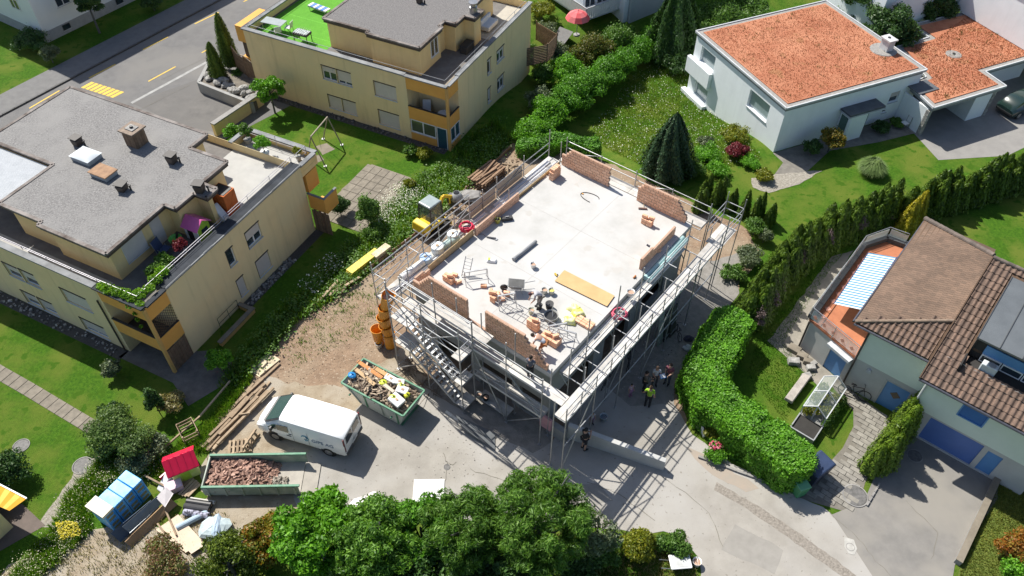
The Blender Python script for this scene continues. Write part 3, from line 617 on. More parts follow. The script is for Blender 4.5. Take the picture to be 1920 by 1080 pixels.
# ------------------------------------------------------------------ middle block
hf = [(-10.58,-9.35,3.02,4.15),(-9.25,-8.02,3.02,4.15),(-6.05,-4.2,2.92,4.1),(-10.5,-9.32,.55,1.68),(-9.22,-8.0,.55,1.68),(-6.0,-4.22,.49,1.72)]
hr = [(7.45,8.65,3.1,4.13),(5.92,6.5,2.95,4.2),(7.5,8.64,.56,1.73),(5.88,6.38,.52,1.78)]
pentM = [(-10.9,1.5),(-7.0,1.5),(-7.0,1.13),(-2.65,1.13),(-2.65,4.25),(-2.95,4.25),(-2.95,5.1),(-2.05,5.1),(-2.05,6.4),(-1.2,6.4),(-1.2,7.7),(-2.2,7.7),(-2.2,11.6),(-10.9,11.6)]
MBk = yellow_block(FM,'yellow apartment block with green turf terrace and dark gravel roof in the middle',-17.45,hf,hr,inset(pentM,.16),7.0,roofgrav_d,terr_d,y_far=13.4)
roof_slab(MBk,pentM,7.0,roofgrav_d)
for h,s,l in zip(hf,(.42,.8,1,1,1,1),(2,2,2,1,1,2)): window(MBk,Mfront(0),*h,shut=s,leaves=l)
for h,s,l in zip(hr,(.3,.2,.3,.8),(2,1,2,1)): window(MBk,Mright(0),*h,shut=s,leaves=l)
loggia(MBk,True)
# glazed ground floor corner
w = MB(); w.box(-3.25,-1.1,-.015,.04,-.4,.72); w.box(-.04,.01,.12,1.5,-.4,.6); w.build('corner_base',orange,MBk)
green_pane = glassmat('olive_glass',(.10,.12,.075),.12); blue_pane = glassmat('curtained_glass',(.03,.09,.13),.1)
window(MBk,Mfront(.0),-3.2,-1.12,.73,1.8,shut=0,leaves=2,hood=False,pane=green_pane,depth=.03); window(MBk,Mfront(.0),-1.05,-.18,-.3,1.8,shut=0,leaves=1,hood=False,pane=blue_pane,depth=.03,sill=False)
window(MBk,Mright(0),.15,1.45,.62,1.8,shut=0,leaves=2,hood=False,pane=blue_pane,depth=.03)
rail(MBk,[(-17.2,.32),(-.3,.32),(-.3,13.2)],5.3,.28,galv,1,1.9); rail(MBk,[(-17.2,.5),(-17.2,8)],5.3,.28,galv,1,1.9)
q = MB(); q.bar((-17.55,.05,5.37),(-17.55,13,5.37),.12,.05); q.build('edge_trim',dark_m,MBk)
window(MBk,MP(-2.81),2.75,3.75,5.3,6.6,shut=0,leaves=2,depth=.02,hood=False)
tfm = MB(); tf = tfm.box(-17.2,-10.8,.35,13.0,4.69,4.706); tfm.build('turf',mat('artificial_turf',(.095,.31,.02),(.08,.27,.016),scale=2.2,rough=.95,bump=.3,bscale=60),MBk)
tfm = MB()
for k in range(3): tfm.box(-17.1,-10.9,2.2 + k * 2.0,2.23 + k * 2.0,4.707,4.711)
tfm.build('turf_seam',mat('turf_seam',(.16,.50,.04),(.14,.46,.035)),MBk)
tfm = MB().box(-2.0,-.5,7.8,13.1,4.69,4.706); tfm.build('pale_tiles',mat('beige_tile',(.42,.39,.33),(.36,.33,.28),scale=2),MBk)
p_ = MB(); p_.lathe([(.02,0),(.3,0),(.3,.5),(.2,.55),(.2,.75),(.34,.78),(.34,.85),(.02,.86)],14,c=(-1.65,7.05,7.0)); p_.build('roof_flue',mat('steel_flue',(.4,.4,.4),metal=.7,rough=.3),MBk)
p_ = MB(); p_.box(-7.9,-7.6,3.8,4.1,0,.1); 
t = roofthing('roof_vent','small dark vent pair on the dark gravel roof of the middle block','roof vent',-5.9,6.6,fr=FM); MB().hexa([(-.16,-.18,0),(.16,-.18,0),(.16,.18,0),(-.16,.18,0),(-.2,-.2,.4),(.2,-.2,.4),(.2,.2,.46),(-.2,.2,.46)]).build('vent_box',fascia,t); MB().cyl((.42,0,0),(.42,0,.3),.06,n=8).build('vent_pipe',dark_m,t)
# far balcony on the left side with orange panels
e = MB(); e.box(-18.5,-17.5,.3,3.2,3.9,5.2); e.box(-18.5,-17.5,.3,3.2,1.5,2.6); e.build('side_balcony',orange,MBk)
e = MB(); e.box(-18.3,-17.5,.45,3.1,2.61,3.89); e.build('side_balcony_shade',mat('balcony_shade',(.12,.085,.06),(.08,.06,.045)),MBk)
# things on the middle block's terraces
t = roofthing('garden_table','grey garden table on the green turf terrace','table',-15.9,1.75,4.71,.1,FM)
MB().box(-.9,.9,-.45,.45,.70,.74).build('table_top',mat('grey_glass',(.34,.38,.37),(.30,.33,.32),rough=.2),t,bevel=.01)
for x in (-.8,.8):
    for y in (-.38,.38): MB().cyl((x,y,0),(x,y,.7),.022,n=6).build('leg',galv,t)
for k,(x,y,a,lab) in enumerate([(-14.75,1.95,-1.4,'grey garden chair at the far end of the turf terrace table'),(-15.1,1.1,-2.3,'grey garden chair pulled out at the front of the turf terrace table')]):
    t = roofthing('garden_chair',lab,'chair',x,y,4.71,a,FM,'chairs at the turf terrace table'); MB().box(-.24,.24,-.24,.24,.42,.46).build('seat',mat('chair_white',(.6,.6,.6),(.52,.52,.52)),t); MB().hexa([(-.24,.22,.46),(.24,.22,.46),(.24,.25,.46),(-.24,.25,.46),(-.24,.32,.95),(.24,.32,.95),(.24,.35,.95),(-.24,.35,.95)]).build('backrest',mat('chair_white',(.6,.6,.6)),t)
    for x2 in (-.22,.22):
        for y2 in (-.22,.22): MB().cyl((x2,y2,0),(x2,y2,.42),.018,n=6).build('leg',black_m,t)
t = roofthing('game_table','table football table with pale patterned top on the turf terrace','game table',-13.0,1.35,4.71,.05,FM)
MB().box(-.62,.62,-.36,.36,.62,.8).build('cabinet',mat('dark_frame',(.05,.05,.05)),t,bevel=.02); MB().box(-.56,.56,-.3,.3,.802,.815).build('playing_field',mat('pale_field',(.55,.60,.58),(.25,.30,.30),scale=9,lo=.45,hi=.55,world_pos=False),t)
for k in range(6): MB().cyl((-.45 + k * .18,-.52,.83),(-.45 + k * .18,.52,.83),.01,n=6).build('rod',galv,t)
for x in (-.55,.55):
    for y in (-.3,.3): MB().cyl((x,y,0),(x,y,.62),.03,n=6).build('leg',black_m,t)
t = roofthing('sun_lounger','sun lounger with blue and white striped cushion on the turf terrace','sun lounger',-14.6,5.6,4.71,-.12,FM)
f_ = MB(); f_.bar((-.95,-.3,.32),(.95,-.3,.32),.04,.04); f_.bar((-.95,.3,.32),(.95,.3,.32),.04,.04); f_.build('frame',galv,t)
for i in range(7): MB().box(-.95 + i * .27,-.95 + i * .27 + .26,-.3,.3,.345,.42).build('cushion',mat('cushion_blue',(.10,.22,.55),(.09,.2,.5)) if i % 2 else mat('cushion_white',(.7,.72,.74)),t,bevel=.02)
for x in (-.8,.8):
    for y in (-.28,.28): MB().cyl((x,y,0),(x,y,.32),.02,n=6).build('leg',galv,t)
t = roofthing('storage_chest','dark storage chest by the penthouse wall of the middle block','chest',-1.55,5.7,4.71,0,FM); MB().box(-.3,.3,-.55,.55,0,.55).build('chest_body',mat('dark_rattan',(.04,.04,.042),(.03,.03,.032)),t,bevel=.02); MB().box(-.33,.33,-.58,.58,.552,.62).build('lid',black_m,t,bevel=.02)
t = roofthing('garden_sofa','white covered garden sofa on the pale tiled terrace end','sofa',-1.6,9.4,4.71,0,FM); cw = mat('white_cover',(.66,.66,.66),(.58,.58,.58)); MB().box(-.35,.35,-.8,.8,.1,.45).build('seat',cw,t,bevel=.06,seg=2); MB().box(-.5,-.28,-.8,.8,.3,.85).build('backrest',cw,t,bevel=.06,seg=2)
for y2 in (-.7,.7): MB().cyl((0,y2,0),(0,y2,.12),.05,n=8).build('leg',black_m,t)
t = roofthing('balcony_chair','white sling chair on the open corner balcony','chair',-2.3,.75,1.81,.4,FM); MB().hexa([(-.3,-.3,.35),(.3,-.3,.35),(.3,.3,.3),(-.3,.3,.3),(-.3,-.3,.4),(.3,-.3,.4),(.3,.3,.35),(-.3,.3,.35)]).build('seat',cw,t); MB().hexa([(-.3,.25,.3),(.3,.25,.3),(.3,.3,.3),(-.3,.3,.3),(-.28,.55,1.05),(.28,.55,1.05),(.28,.6,1.05),(-.28,.6,1.05)]).build('backrest',cw,t)
for x2 in (-.25,.25): MB().cyl((x2,-.25,0),(x2,-.25,.36),.02,n=6).build('leg',galv,t); MB().cyl((x2,.28,0),(x2,.28,.33),.02,n=6).build('leg',galv,t)
t = roofthing('balcony_table','round white table on the open corner balcony','table',-.85,.75,1.81,0,FM); MB().lathe([(.02,.68),(.42,.68),(.42,.72),(.02,.72)],20).build('table_top',cw,t); MB().cyl((0,0,0),(0,0,.68),.04,n=8).build('leg',galv,t)
# ================================================================== white house with the red sedum roofs
whitewall = mat('white_render',(0.84,0.88,0.90),(0.79,0.83,0.85),streak=.05,scale=.8,rough=.9,bump=.06,bscale=60)
sedum = mat('red_sedum',(0.40,0.158,0.085),(0.325,0.118,0.060),scale=4.0,rough=.98,bump=.7,bscale=11,c3=(0.44,0.19,0.105),scale3=.35,speck=(.8,(0.33,0.15,0.07),0.63))
rgravel = mat('roof_edge_gravel',(0.34,0.33,0.31),(0.22,0.21,0.20),scale=9,rough=.95,bump=.6)
edge_w = mat('white_roof_edge',(0.52,0.535,0.55),(0.42,0.435,0.45),scale=2,rough=.7,spec=.25)
fas_g = mat('grey_fascia',(0.30,0.31,0.315),(0.24,0.25,0.255),scale=1.4,rough=.6)
WH = fthing('white_house','white two storey house with square red planted flat roof at the upper right','house',FW)
wl_ = MB(); hf = [(-4.0,-1.62,1.6,3.0),(-10.45,-8.55,1.78,3.08),(-10.35,-8.65,-1.15,.02)]
hr = [(10.0,10.9,1.55,2.45),(9.75,10.2,.75,1.0)]
facade(wl_,Mfront(.08),-11.3,-.08,-2.2,3.5,hf,.22); facade(wl_,Mright(-.08),.08,12.45,-.5,3.5,hr,.2)
wl_.box(-11.32,-11.3,.08,12.45,-2.4,3.5); wl_.box(-11.3,-.1,12.43,12.45,-2.4,3.5); wl_.build('wall',whitewall,WH)
for h,l in zip(hf,(1,1,1)): window(WH,Mfront(.08),*h,shut=0.0,leaves=l,hood=False,pane=glassmat('pale_glass',(.30,.38,.40),.15),depth=.2)
window(WH,Mright(-.08),*hr[0],shut=.5,leaves=1,hood=False,depth=.16); window(WH,Mright(-.08),*hr[1],shut=0,leaves=1,hood=False,depth=.12)
MB().box(-11.6,-8.45,-.28,.06,.42,1.72).build('window_ledge',whitewall,WH); MB().box(-11.6,-8.45,-.34,.06,-2.2,-1.22).build('window_ledge',whitewall,WH)
rp = [(-11.45,-.02),(.02,-.02),(.02,12.6),(-11.45,12.6)]
def sedum_roof(t,poly,z,tuft=True):
    f = MB(); f.prism(inset(poly,.12),z - .42,z - .19); f.build('fascia',fas_g,t); f = MB(); f.prism(poly,z - .188,z - .05); f.build('roof_slab',fas_g,t)
    e = MB(); n = len(poly)
    for i in range(n):
        a,c = poly[i],poly[(i + 1) % n]; e.bar((a[0],a[1],z - .02),(c[0],c[1],z - .02),.1,.14)
    e.build('roof_edge',edge_w,t)
    g = MB(); g.prism(inset(poly,.06),z - .048,z - .02); g.build('edge_gravel',rgravel,t)
    g = MB(); bm = inset(poly,.42); g.prism(bm,z - .018,z + .035); return g.build('sedum',sedum,t)
sedum_roof(WH,rp,3.85)
c = MB(); c.box(-3.75,-2.95,11.35,11.95,3.87,4.75); c.build('chimney',mat('chimney_render',(.62,.62,.62),(.5,.5,.5)),WH); c = MB(); c.box(-3.85,-2.85,11.25,12.05,4.752,4.86); c.build('chimney_cap',mat('chimney_cap',(.55,.55,.55)),WH); MB().cyl((-3.4,11.65,4.86),(-3.4,11.65,4.9),.12,n=10).build('flue',black_m,WH)
MB().lathe([(.02,0),(1.0,0),(.95,.05),(.02,.05)],20,c=(-3.4,11.5,3.885)).build('chimney_gravel',rgravel,WH)
# porch
p = MB(); p.box(-.05,1.02,5.3,8.5,2.28,2.42); p.build('porch_canopy',mat('slate_canopy',(.10,.11,.12),(.07,.075,.085),scale=2,rough=.6),WH)
p = MB(); p.box(-.06,1.06,5.25,8.55,2.2,2.275); p.build('canopy_trim',edge_w,WH)
p = MB(); p.box(.0,.9,5.45,5.55,0,2.19); p.box(.85,.95,5.551,7.1,0,2.19); p.build('porch_wall',whitewall,WH)
p = MB(); p.box(.0,.06,7.3,8.3,0,2.1); p.build('front_door',mat('grey_green_door',(.09,.13,.13),(.07,.10,.10),rough=.4),WH)
p = MB(); p.box(.12,.8,5.43,5.448,.15,2.0); p.build('porch_glass',glassmat('green_glass',(.06,.13,.10),.1),WH)
# carport annex
CP = fthing('garage_annex','low white garage annex with red planted roof and open carport beside the white house','garage',FW)
cp = [(2.8,11.2),(2.75,18.3),(.62,18.4),(.58,25.0),(-7.0,25.0),(-7.15,18.25),(-5.0,18.2),(-4.9,14.75),(-.6,13.7),(-.35,11.75)]
sedum_roof(CP,cp,2.62)
p = MB(); p.box(-.2,1.15,11.4,13.3,2.66,2.72); p.build('slate_roof_corner',mat('slate_canopy',(.1,.11,.12)),CP)
w = MB(); w.box(-.05,2.35,11.35,11.5,0,2.2); w.box(-4.5,-4.35,11.5,24.8,-1.2,2.2); w.box(-.5,2.5,15.9,16.05,0,2.2); w.box(2.35,2.5,16.051,17.6,0,2.2); w.box(-4.3,-.3,18.15,18.3,0,2.2); w.box(-.6,-.45,18.31,24.8,0,2.2); w.build('wall',whitewall,CP)
w = MB()
for k in range(9): w.obox((2.4,17.75 + .05 * (k % 2),.12 + k * .24),(.3,.32,.21),rot3(random.uniform(-.1,.1)))
for k in range(9): w.obox((2.42,11.42,.12 + k * .24),(.3,.3,.21),rot3(random.uniform(-.1,.1)))
w.build('stone_quoins',stone_m,CP)
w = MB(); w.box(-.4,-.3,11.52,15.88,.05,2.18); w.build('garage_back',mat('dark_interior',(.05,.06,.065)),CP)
MB().lathe([(.02,0),(.62,0),(.55,.04),(.02,.04)],20,c=(-2.2,18.0,2.655)).build('drain_gravel',rgravel,CP); MB().lathe([(.1,0),(.12,.05),(.02,.06)],10,c=(-2.2,18.0,2.70)).build('drain_cap',black_m,CP)
# neighbouring house beyond the annex (flat grey roof, corner of the picture)
NH = thing('white_villa','white house with grey gravel roof and green shutter at the top right corner','house',P(1790,0,3.2),FW.rz)
w = MB(); w.box(.6,14,-.2,16,-.5,3.1); w.box(-9,.4,-8.5,3,-1,2.6); w.build('wall',whitewall,NH); w = MB(); w.box(.5,14.2,-.35,16.2,3.1,3.35); w.build('fascia',fas_g,NH); w = MB(); w.box(.8,14,0,16,3.352,3.40); w.build('roof',roofgrav,NH)
w = MB(); w.box(-4.6,-2.6,-8.53,-8.505,.9,2.3); w.build('shutter',mat('green_shutter',(.02,.12,.07)),NH)
# ================================================================== house with the brown tiled roof
RH = fthing('tiled_house','pale green sided house with brown tile roof and blue garage door at the right','house',FR)
siding = mat('pale_green_siding',(.70,.76,.65),(.66,.72,.61),scale=1.2,rough=.8)
plinth = mat('grey_render',(.52,.515,.49),(.46,.455,.43),scale=1.1,rough=.9,bump=.1)
bluem = mat('blue_paint',(.11,.28,.56),(.10,.25,.50),scale=1.5,rough=.55); bluem2 = mat('blue_garage',(.095,.18,.46),(.085,.162,.42),scale=1.5,rough=.5)
tile_m = objrand('clay_tile',(.20,.132,.098),(.105,.072,.056),rough=.9,scale=7,bump=.3)
tile_s = objrand('old_clay_tile',(.185,.122,.086),(.135,.092,.066),rough=.92,scale=.55,bump=.3)
cap_m = objrand('ridge_tile',(.17,.135,.115),(.11,.09,.078),rough=.9,scale=6)
w = MB(); hw = [(1.85,3.05,-.35,1.98)]
facade(w,Mfront(0),0,3.38,-.4,2.4,hw,.12); w.box(0,.02,0.02,9.2,-.4,2.4)
hm = [(4.4,7.0,.1,1.9),(7.25,7.95,.1,1.75)]
facade(w,Mfront(-.75),3.4,9.5,-.4,2.05,hm,.15); w.box(3.4,3.42,-.75,-.001,-.4,2.05); w.build('plinth_wall',plinth,RH)
w = MB(); n = 14
for k in range(n):
    v0,v1 = 2.42 + k * 2.5 / n,2.42 + (k + 1) * 2.5 / n; w.add([(0,-.06,v0),(3.38,-.06,v0),(3.38,-.03,v1),(0,-.03,v1)],[(0,1,2,3)]); w.add([(0,-.03,v0),(3.38,-.03,v0),(3.38,-.06,v0),(0,-.06,v0)],[(0,1,2,3)])
w.box(-.03,0,-.03,9.2,2.42,4.95)
n = 16; hmw = (5.25,6.35,3.05,4.0)
for k in range(n):
    v0,v1 = 2.07 + k * 2.9 / n,2.07 + (k + 1) * 2.9 / n
    for (a,b2) in ((3.38,hmw[0]),(hmw[1],9.5)) if v1 > hmw[2] and v0 < hmw[3] else ((3.38,9.5),):
        w.add([(a,-.81,v0),(b2,-.81,v0),(b2,-.78,v1),(a,-.78,v1)],[(0,1,2,3)]); w.add([(a,-.78,v0),(b2,-.78,v0),(b2,-.81,v0),(a,-.81,v0)],[(0,1,2,3)])
w.box(3.36,3.38,-.8,3,2.07,5.0); w.build('siding',siding,RH)
w = MB(); w.box(4.4,7.0,-.66,-.62,.1,1.9); w.build('garage_door',bluem2,RH); w = MB(); w.box(7.25,7.95,-.66,-.62,.1,1.75); w.build('side_door',bluem,RH)
d_ = MB().box(1.85,3.05,.05,.09,-.3,1.98).build('entrance_door',bluem,RH)
MB().obox((2.5,.045,1.2),(.38,.03,.38),rot3(0,R_(45),0)).build('door_glass',mat('bronze_glass',(.09,.07,.05),rough=.2),d_)
f = MB(); fbox(f,Mfront(0),1.75,1.85,-.35,2.05,0,.02); fbox(f,Mfront(0),3.05,3.15,-.35,2.05,0,.02); fbox(f,Mfront(0),1.85,3.05,1.98,2.05,0,.02); f.build('door_frame',mat('grey_trim',(.45,.45,.43)),RH)
w = MB(); fbox(w,Mfront(-.75),*hmw,-.08,.0); w.build('window_shutter',mat('blue_shutter',(.05,.16,.42),(.045,.14,.38)),RH); w = MB()
for a,b2,c_,e_ in ((hmw[0] - .05,hmw[1] + .05,hmw[2] - .06,hmw[2]),(hmw[0] - .05,hmw[1] + .05,hmw[3],hmw[3] + .06),(hmw[0] - .06,hmw[0],hmw[2],hmw[3]),(hmw[1],hmw[1] + .06,hmw[2],hmw[3])): fbox(w,Mfront(-.75),a,b2,c_,e_,-.02,.07)
w.build('window_frame',bluem,RH)
MB().cyl((.85,-.12,2.0),(.85,-.0,2.0),.13,n=12).build('wall_lamp',edge_w,RH)
p = MB(); p.cyl((.0,-.1,4.8),(.0,-.1,.1),.05,n=8); p.build('downpipe',dark_m,RH); p = MB(); p.cyl((3.42,-.86,4.2),(3.42,-.86,2.3),.05,n=8); p.build('downpipe',edge_w,RH)
# terrace wing
TW = [(-3.05,1.0),(0,0.03),(0,9.9),(-1.3,10.0),(-2.35,9.85),(-3.15,8.3)]
tm = MB(); facade(tm,lambda u,v,d: tuple(Vector((-3.05,1.0,0)) + (Vector((3.05,-.97,0)).normalized()) * u + Vector((-.303,-.953,0)) * d + Vector((0,0,v))),0,3.2,-.4,2.3,[(1.75,2.85,-.2,1.85)],.12)
for a,b2 in zip(TW[2:],TW[3:] + TW[:1]):
    tm.add([(a[0],a[1],-.4),(b2[0],b2[1],-.4),(b2[0],b2[1],2.3),(a[0],a[1],2.3)],[(3,2,1,0)])
tm.build('terrace_wall',plinth,RH)
Mt = lambda u,v,d: tuple(Vector((-3.05,1.0,0)) + (Vector((3.05,-.97,0)).normalized()) * u + Vector((-.303,-.953,0)) * d + Vector((0,0,v)))
w = MB(); fbox(w,Mt,1.75,2.85,-.2,1.85,-.12,-.08); w.build('cellar_door',bluem,RH); w = MB(); fbox(w,Mt,1.6,3.1,1.95,2.12,.003,.35); w.build('door_hood',edge_w,RH)
p = MB(); p.cyl(Mt(.05,2.2,.06),Mt(.05,.0,.06),.05,n=8); p.build('downpipe',dark_m,RH)
f = MB(); f.prism(inset(TW,-.04),2.22,2.34); f.build('terrace_floor',mat('terracotta_floor',(.42,.155,.075),(.35,.125,.06),scale=2.4,rough=.8),RH)
f = MB()
for a,b2 in zip(TW[2:],TW[3:] + TW[:1]):
    f.bar((a[0],a[1],2.5),(b2[0],b2[1],2.5),.36,.3)
f.build('planter_trough',mat('slate_trough',(.065,.07,.075),(.045,.05,.055),scale=2),RH)
for k in range(9): MB().box(-.14,.14,-.14,.14,0,.02).build('floor_diamond',mat('pink_tile',(.62,.30,.22),(.55,.26,.19)),RH).matrix_local = Matrix.Translation((-2.62,1.6 + k * .72,2.345)) @ Matrix.Rotation(R_(45),4,'Z')
rp_ = [(-3.08,1.0),(-.03,.03)]; rl = rail(RH,[(-.05,.0),(-3.1,.95),(-3.2,8.3),(-2.4,9.95),(-1.3,10.1)],2.34,.92,galv,1,1.1,r=.025)
gm = clearmat('railing_glass',(.72,.78,.76),.42); g = MB()
for a,b2 in (((-.1,.02),(-3.05,.96)),((-3.2,1.1),(-3.2,8.2)),((-3.15,8.4),(-2.4,9.9)),((-2.3,9.97),(-1.3,10.08))): g.bar((a[0],a[1],2.8),(b2[0],b2[1],2.8),.02,.68)
g.build('railing_glass',gm,RH)
for k in range(5):
    q = Vector((-.4,.12,2.75)).lerp(Vector((-2.8,.88,2.75)),k / 4); MB().obox(q + Vector((-.01,-.03,0)),(.2,.015,.2),rot3(-.307) @ Matrix.Rotation(R_(45),3,'Y')).build('glass_diamond',mat('pink_tile',(.62,.3,.22)),RH)
# main roof --------------------------------------------------------
S0 = Vector((0,-1.5,4.8)); SR = Vector((0,4.9,8.0)); sl = (SR - S0); slen = sl.length; sdir = sl.normalized(); snor = Vector((0,-sdir.z,sdir.y))
deck = MB(); zs_ = lambda y: 4.62 + .5 * (y + 1.5)
for xa,xb,ya,yb in ((3.02,4.2,-1.5,4.9),(4.2,14,-1.5,-.4),(4.2,14,.78,4.9)): deck.hexa([(xa,ya,zs_(ya)),(xb,ya,zs_(ya)),(xb,yb,zs_(yb)),(xa,yb,zs_(yb)),(xa,ya,zs_(ya) + .16),(xb,ya,zs_(ya) + .16),(xb,yb,zs_(yb) + .16),(xa,yb,zs_(yb) + .16)])
deck.box(3.42,14,4.7,4.9,4.9,7.78)
deck.box(3.42,14,-.6,4.9,4.0,4.9); deck.add([(3.42,-.6,5.0),(3.42,4.7,5.0),(3.42,4.7,7.7)],[(0,1,2)])
mroof = deck.build('main_roof',wood_d,RH)
gt = MB(); gt.cyl((3.0,-1.56,4.72),(14,-1.56,4.72),.07,n=8); gt.cyl((-.8,-.42,4.9),(3.0,-.42,4.9),.06,n=8); gt.cyl((-.88,-.3,4.92),(-.88,9.7,4.92),.06,n=8); gt.build('gutter',mat('dark_zinc',(.13,.13,.16),(.09,.09,.11),rough=.35,metal=.5),RH)
def tile_mesh(w,l):
    m = MB(); n = 6
    for end,(y,z) in enumerate(((0,.035),(l,.0))):
        for k in range(n + 1):
            u = k / n; m.v.append((u * w,y,z + .035 * math.sin(u * 2 * math.pi) + .012))
    for k in range(n): m.f.append((k,k + 1,n + 2 + k,n + 1 + k))
    for k in range(n + 1): m.v.append((m.v[k][0],0,-.005))
    for k in range(n): m.f.append((2 * n + 2 + k,2 * n + 3 + k,k + 1,k))
    return m
TWD,TLN = .262,.40
proto = tile_mesh(TWD,TLN + .05).build('tile',tile_m,mroof,smooth=False)
TMr = Matrix((Vector((1,0,0)),sdir,snor)).transposed()
rest = MB(); nt_ = 0; firstt = True
nr = int(slen / TLN)
cells = []
for j in range(nr + 1):
    for i in range(42):
        x = 3.0 + i * TWD; s = j * TLN
        y = S0.y + sdir.y * s
        if x > 4.0 and .25 < y < 4.25: continue            # dormer
        if 4.2 < x and -.35 < y <= .25: continue            # roof balcony cut
        cells.append((x,s))
cells.sort(key=lambda c: (c[0] > 8.2,c[0] + c[1] * .2))
for x,s in cells:
    pos = S0 + sdir * s + Vector((x,0,0))
    if x <= 8.2 and nt_ < 260:
        o = proto if firstt else proto.copy()
        if not firstt: col.objects.link(o)
        firstt = False; o.parent = mroof; o.matrix_local = Matrix.Translation(pos + snor * random.uniform(0,.008)) @ TMr.to_4x4(); nt_ += 1
    else:
        k = len(rest.v); tm_ = tile_mesh(TWD,TLN + .05)
        rest.add([pos + TMr @ Vector(v) for v in tm_.v],tm_.f)
tag(rest.build('tiles',tile_m,mroof),kind='stuff')
# ridge caps
def caps(parent,a,b,r=.11,step=.34,m=None):
    a,b = Vector(a),Vector(b); n = max(1,int((b - a).length / step)); me = None
    for k in range(n):
        p,q = a.lerp(b,k / n),a.lerp(b,(k + 1.12) / n); MB().cyl(p,q,r * 1.08,r * .92,n=10).build('ridge_tile',m or cap_m,parent)
caps(mroof,(3.0,4.9,8.02),(9.5,4.9,8.02))
v = MB(); v.bar((2.98,-1.55,4.80),(2.98,4.9,8.02),.05,.2); v.build('verge_board',wood_d,mroof)
# wing roof
Lf = [Vector((-.8,-.35,5.0)),Vector((-.9,9.65,5.0)),Vector((3.0,7.36,6.28)),Vector((3.0,1.46,6.28))]
wr = MB(); wr.add([Lf[0],Lf[3],Lf[2],Lf[1]],[(0,1,2,3)]); wr.add([Lf[0],(3.0,-.35,5.0),Lf[3]],[(0,1,2)]); wr.add([Lf[1],Lf[2],(3.0,9.65,5.0)],[(0,1,2)])
wr.add([(-.8,-.35,4.93),(3.0,-.35,4.93),(3.0,9.65,4.93),(-.9,9.65,4.93)],[(0,3,2,1)]); wroof = wr.build('wing_roof',wood_d,RH)
e0 = Lf[0]; ex = Vector((3.8,0,1.28)).normalized(); en = Vector((-ex.z,0,ex.x)); Ls = Vector((3.8,0,1.28)).length; sm = MB()
rows = int(Ls / .24)
for j in range(rows + 1):
    s = j * .24; f_ = min(1,(s + .15) / Ls); y0 = -.35 + 1.81 * f_; y1 = 9.65 - 2.29 * f_
    y = y0 + (.0 if j % 2 else .1) - .1
    while y < y1 - .05:
        a = Vector((-.8,max(y,y0 - .05),5.0)) + ex * s; wd_ = .17; l = min(.28,Ls - s + .02)
        if l > .08:
            p0 = a + en * .04; sm.hexa([a + en * .012,a + Vector((0,wd_ - .012,0)) + en * .012,a + ex * l + Vector((0,wd_ - .012,0)),a + ex * l,p0,p0 + Vector((0,wd_ - .012,0)),a + ex * l + Vector((0,wd_ - .012,0)) + en * .016,a + ex * l + en * .016])
        y += wd_
tag(sm.build('flat_tiles',tile_s,wroof),kind='stuff')
fd = Vector((0,1.81,1.28)).normalized(); fn = Vector((0,-fd.z,fd.y)); TM2 = Matrix((Vector((1,0,0)),fd,fn)).transposed(); fl = Vector((0,1.81,1.28)).length
for j in range(int(fl / TLN) + 1):
    for i in range(15):
        x = -.8 + i * TWD; s = j * TLN
        if x + TWD * .6 < -.8 + 3.8 * (s + .12) / fl: continue
        if x > 2.85 or s > fl - .1: continue
        o = proto.copy(); col.objects.link(o); o.parent = wroof; o.matrix_local = Matrix.Translation(Vector((x,-.35,5.0)) + fd * s) @ TM2.to_4x4()
caps(wroof,Lf[0] + Vector((0,0,.03)),Lf[3] + Vector((0,0,.03)),r=.09,m=objrand('hip_tile',(.25,.185,.135),(.17,.125,.095)))
caps(wroof,Lf[1] + Vector((0,0,.03)),Lf[2] + Vector((0,0,.03)),r=.14)
# dormer
dz = MB(); A0,A1,B1,B0 = Vector((4.12,.1,7.2)),Vector((10,.1,7.2)),Vector((10,4.35,7.82)),Vector((4.12,4.35,7.82)); off = Vector((0,0,.1))
dz.hexa([A0 - off,A1 - off,B1 - off,B0 - off,A0,A1,B1,B0]); drm = dz.build('dormer_roof',mat('grey_sheet',(.155,.17,.18),(.13,.143,.152),scale=1,rough=.42,metal=.25),RH)
for k in range(7):
    x = 4.12 + k * .98; MB().hexa([(x,.1,7.2),(x + .03,.1,7.2),(x + .03,4.35,7.82),(x,4.35,7.82),(x,.1,7.24),(x + .03,.1,7.24),(x + .03,4.35,7.86),(x,4.35,7.86)]).build('standing_seam',mat('dark_seam',(.06,.065,.07)),drm)
w = MB(); w.box(4.2,4.28,.75,3.6,5.5,7.05); w.box(4.281,10,.78,.83,6.45,7.05); w.box(4.281,4.7,.78,.83,5.4,6.45); w.build('dormer_wall',mat('dormer_shade_dark',(.03,.028,.027)),RH)
w = MB(); w.box(4.7,10,.72,.80,5.9,6.45); w.build('dormer_panel',bluem,RH); w = MB(); w.box(4.2,10,-.45,.77,5.33,5.37); w.box(4.15,4.2,-.5,.8,5.33,5.75); w.build('roof_balcony_floor',mat('dormer_shade_dark',(.03,.028,.027)),RH)  # near-black floor tone paints in the shade below the dormer
for k in range(4):
    a = 4.72 + k * .95; w = MB(); w.box(a,a + .9,.68,.75,5.42,5.47); w.box(a,a + .9,.68,.75,5.82,5.88); w.box(a,a + .05,.68,.75,5.47,5.82); w.box(a + .85,a + .9,.68,.75,5.47,5.82); wi = w.build('window',white_fr,RH); p = MB(); p.box(a + .05,a + .85,.70,.73,5.47,5.82); p.build('pane',pane_m,wi)
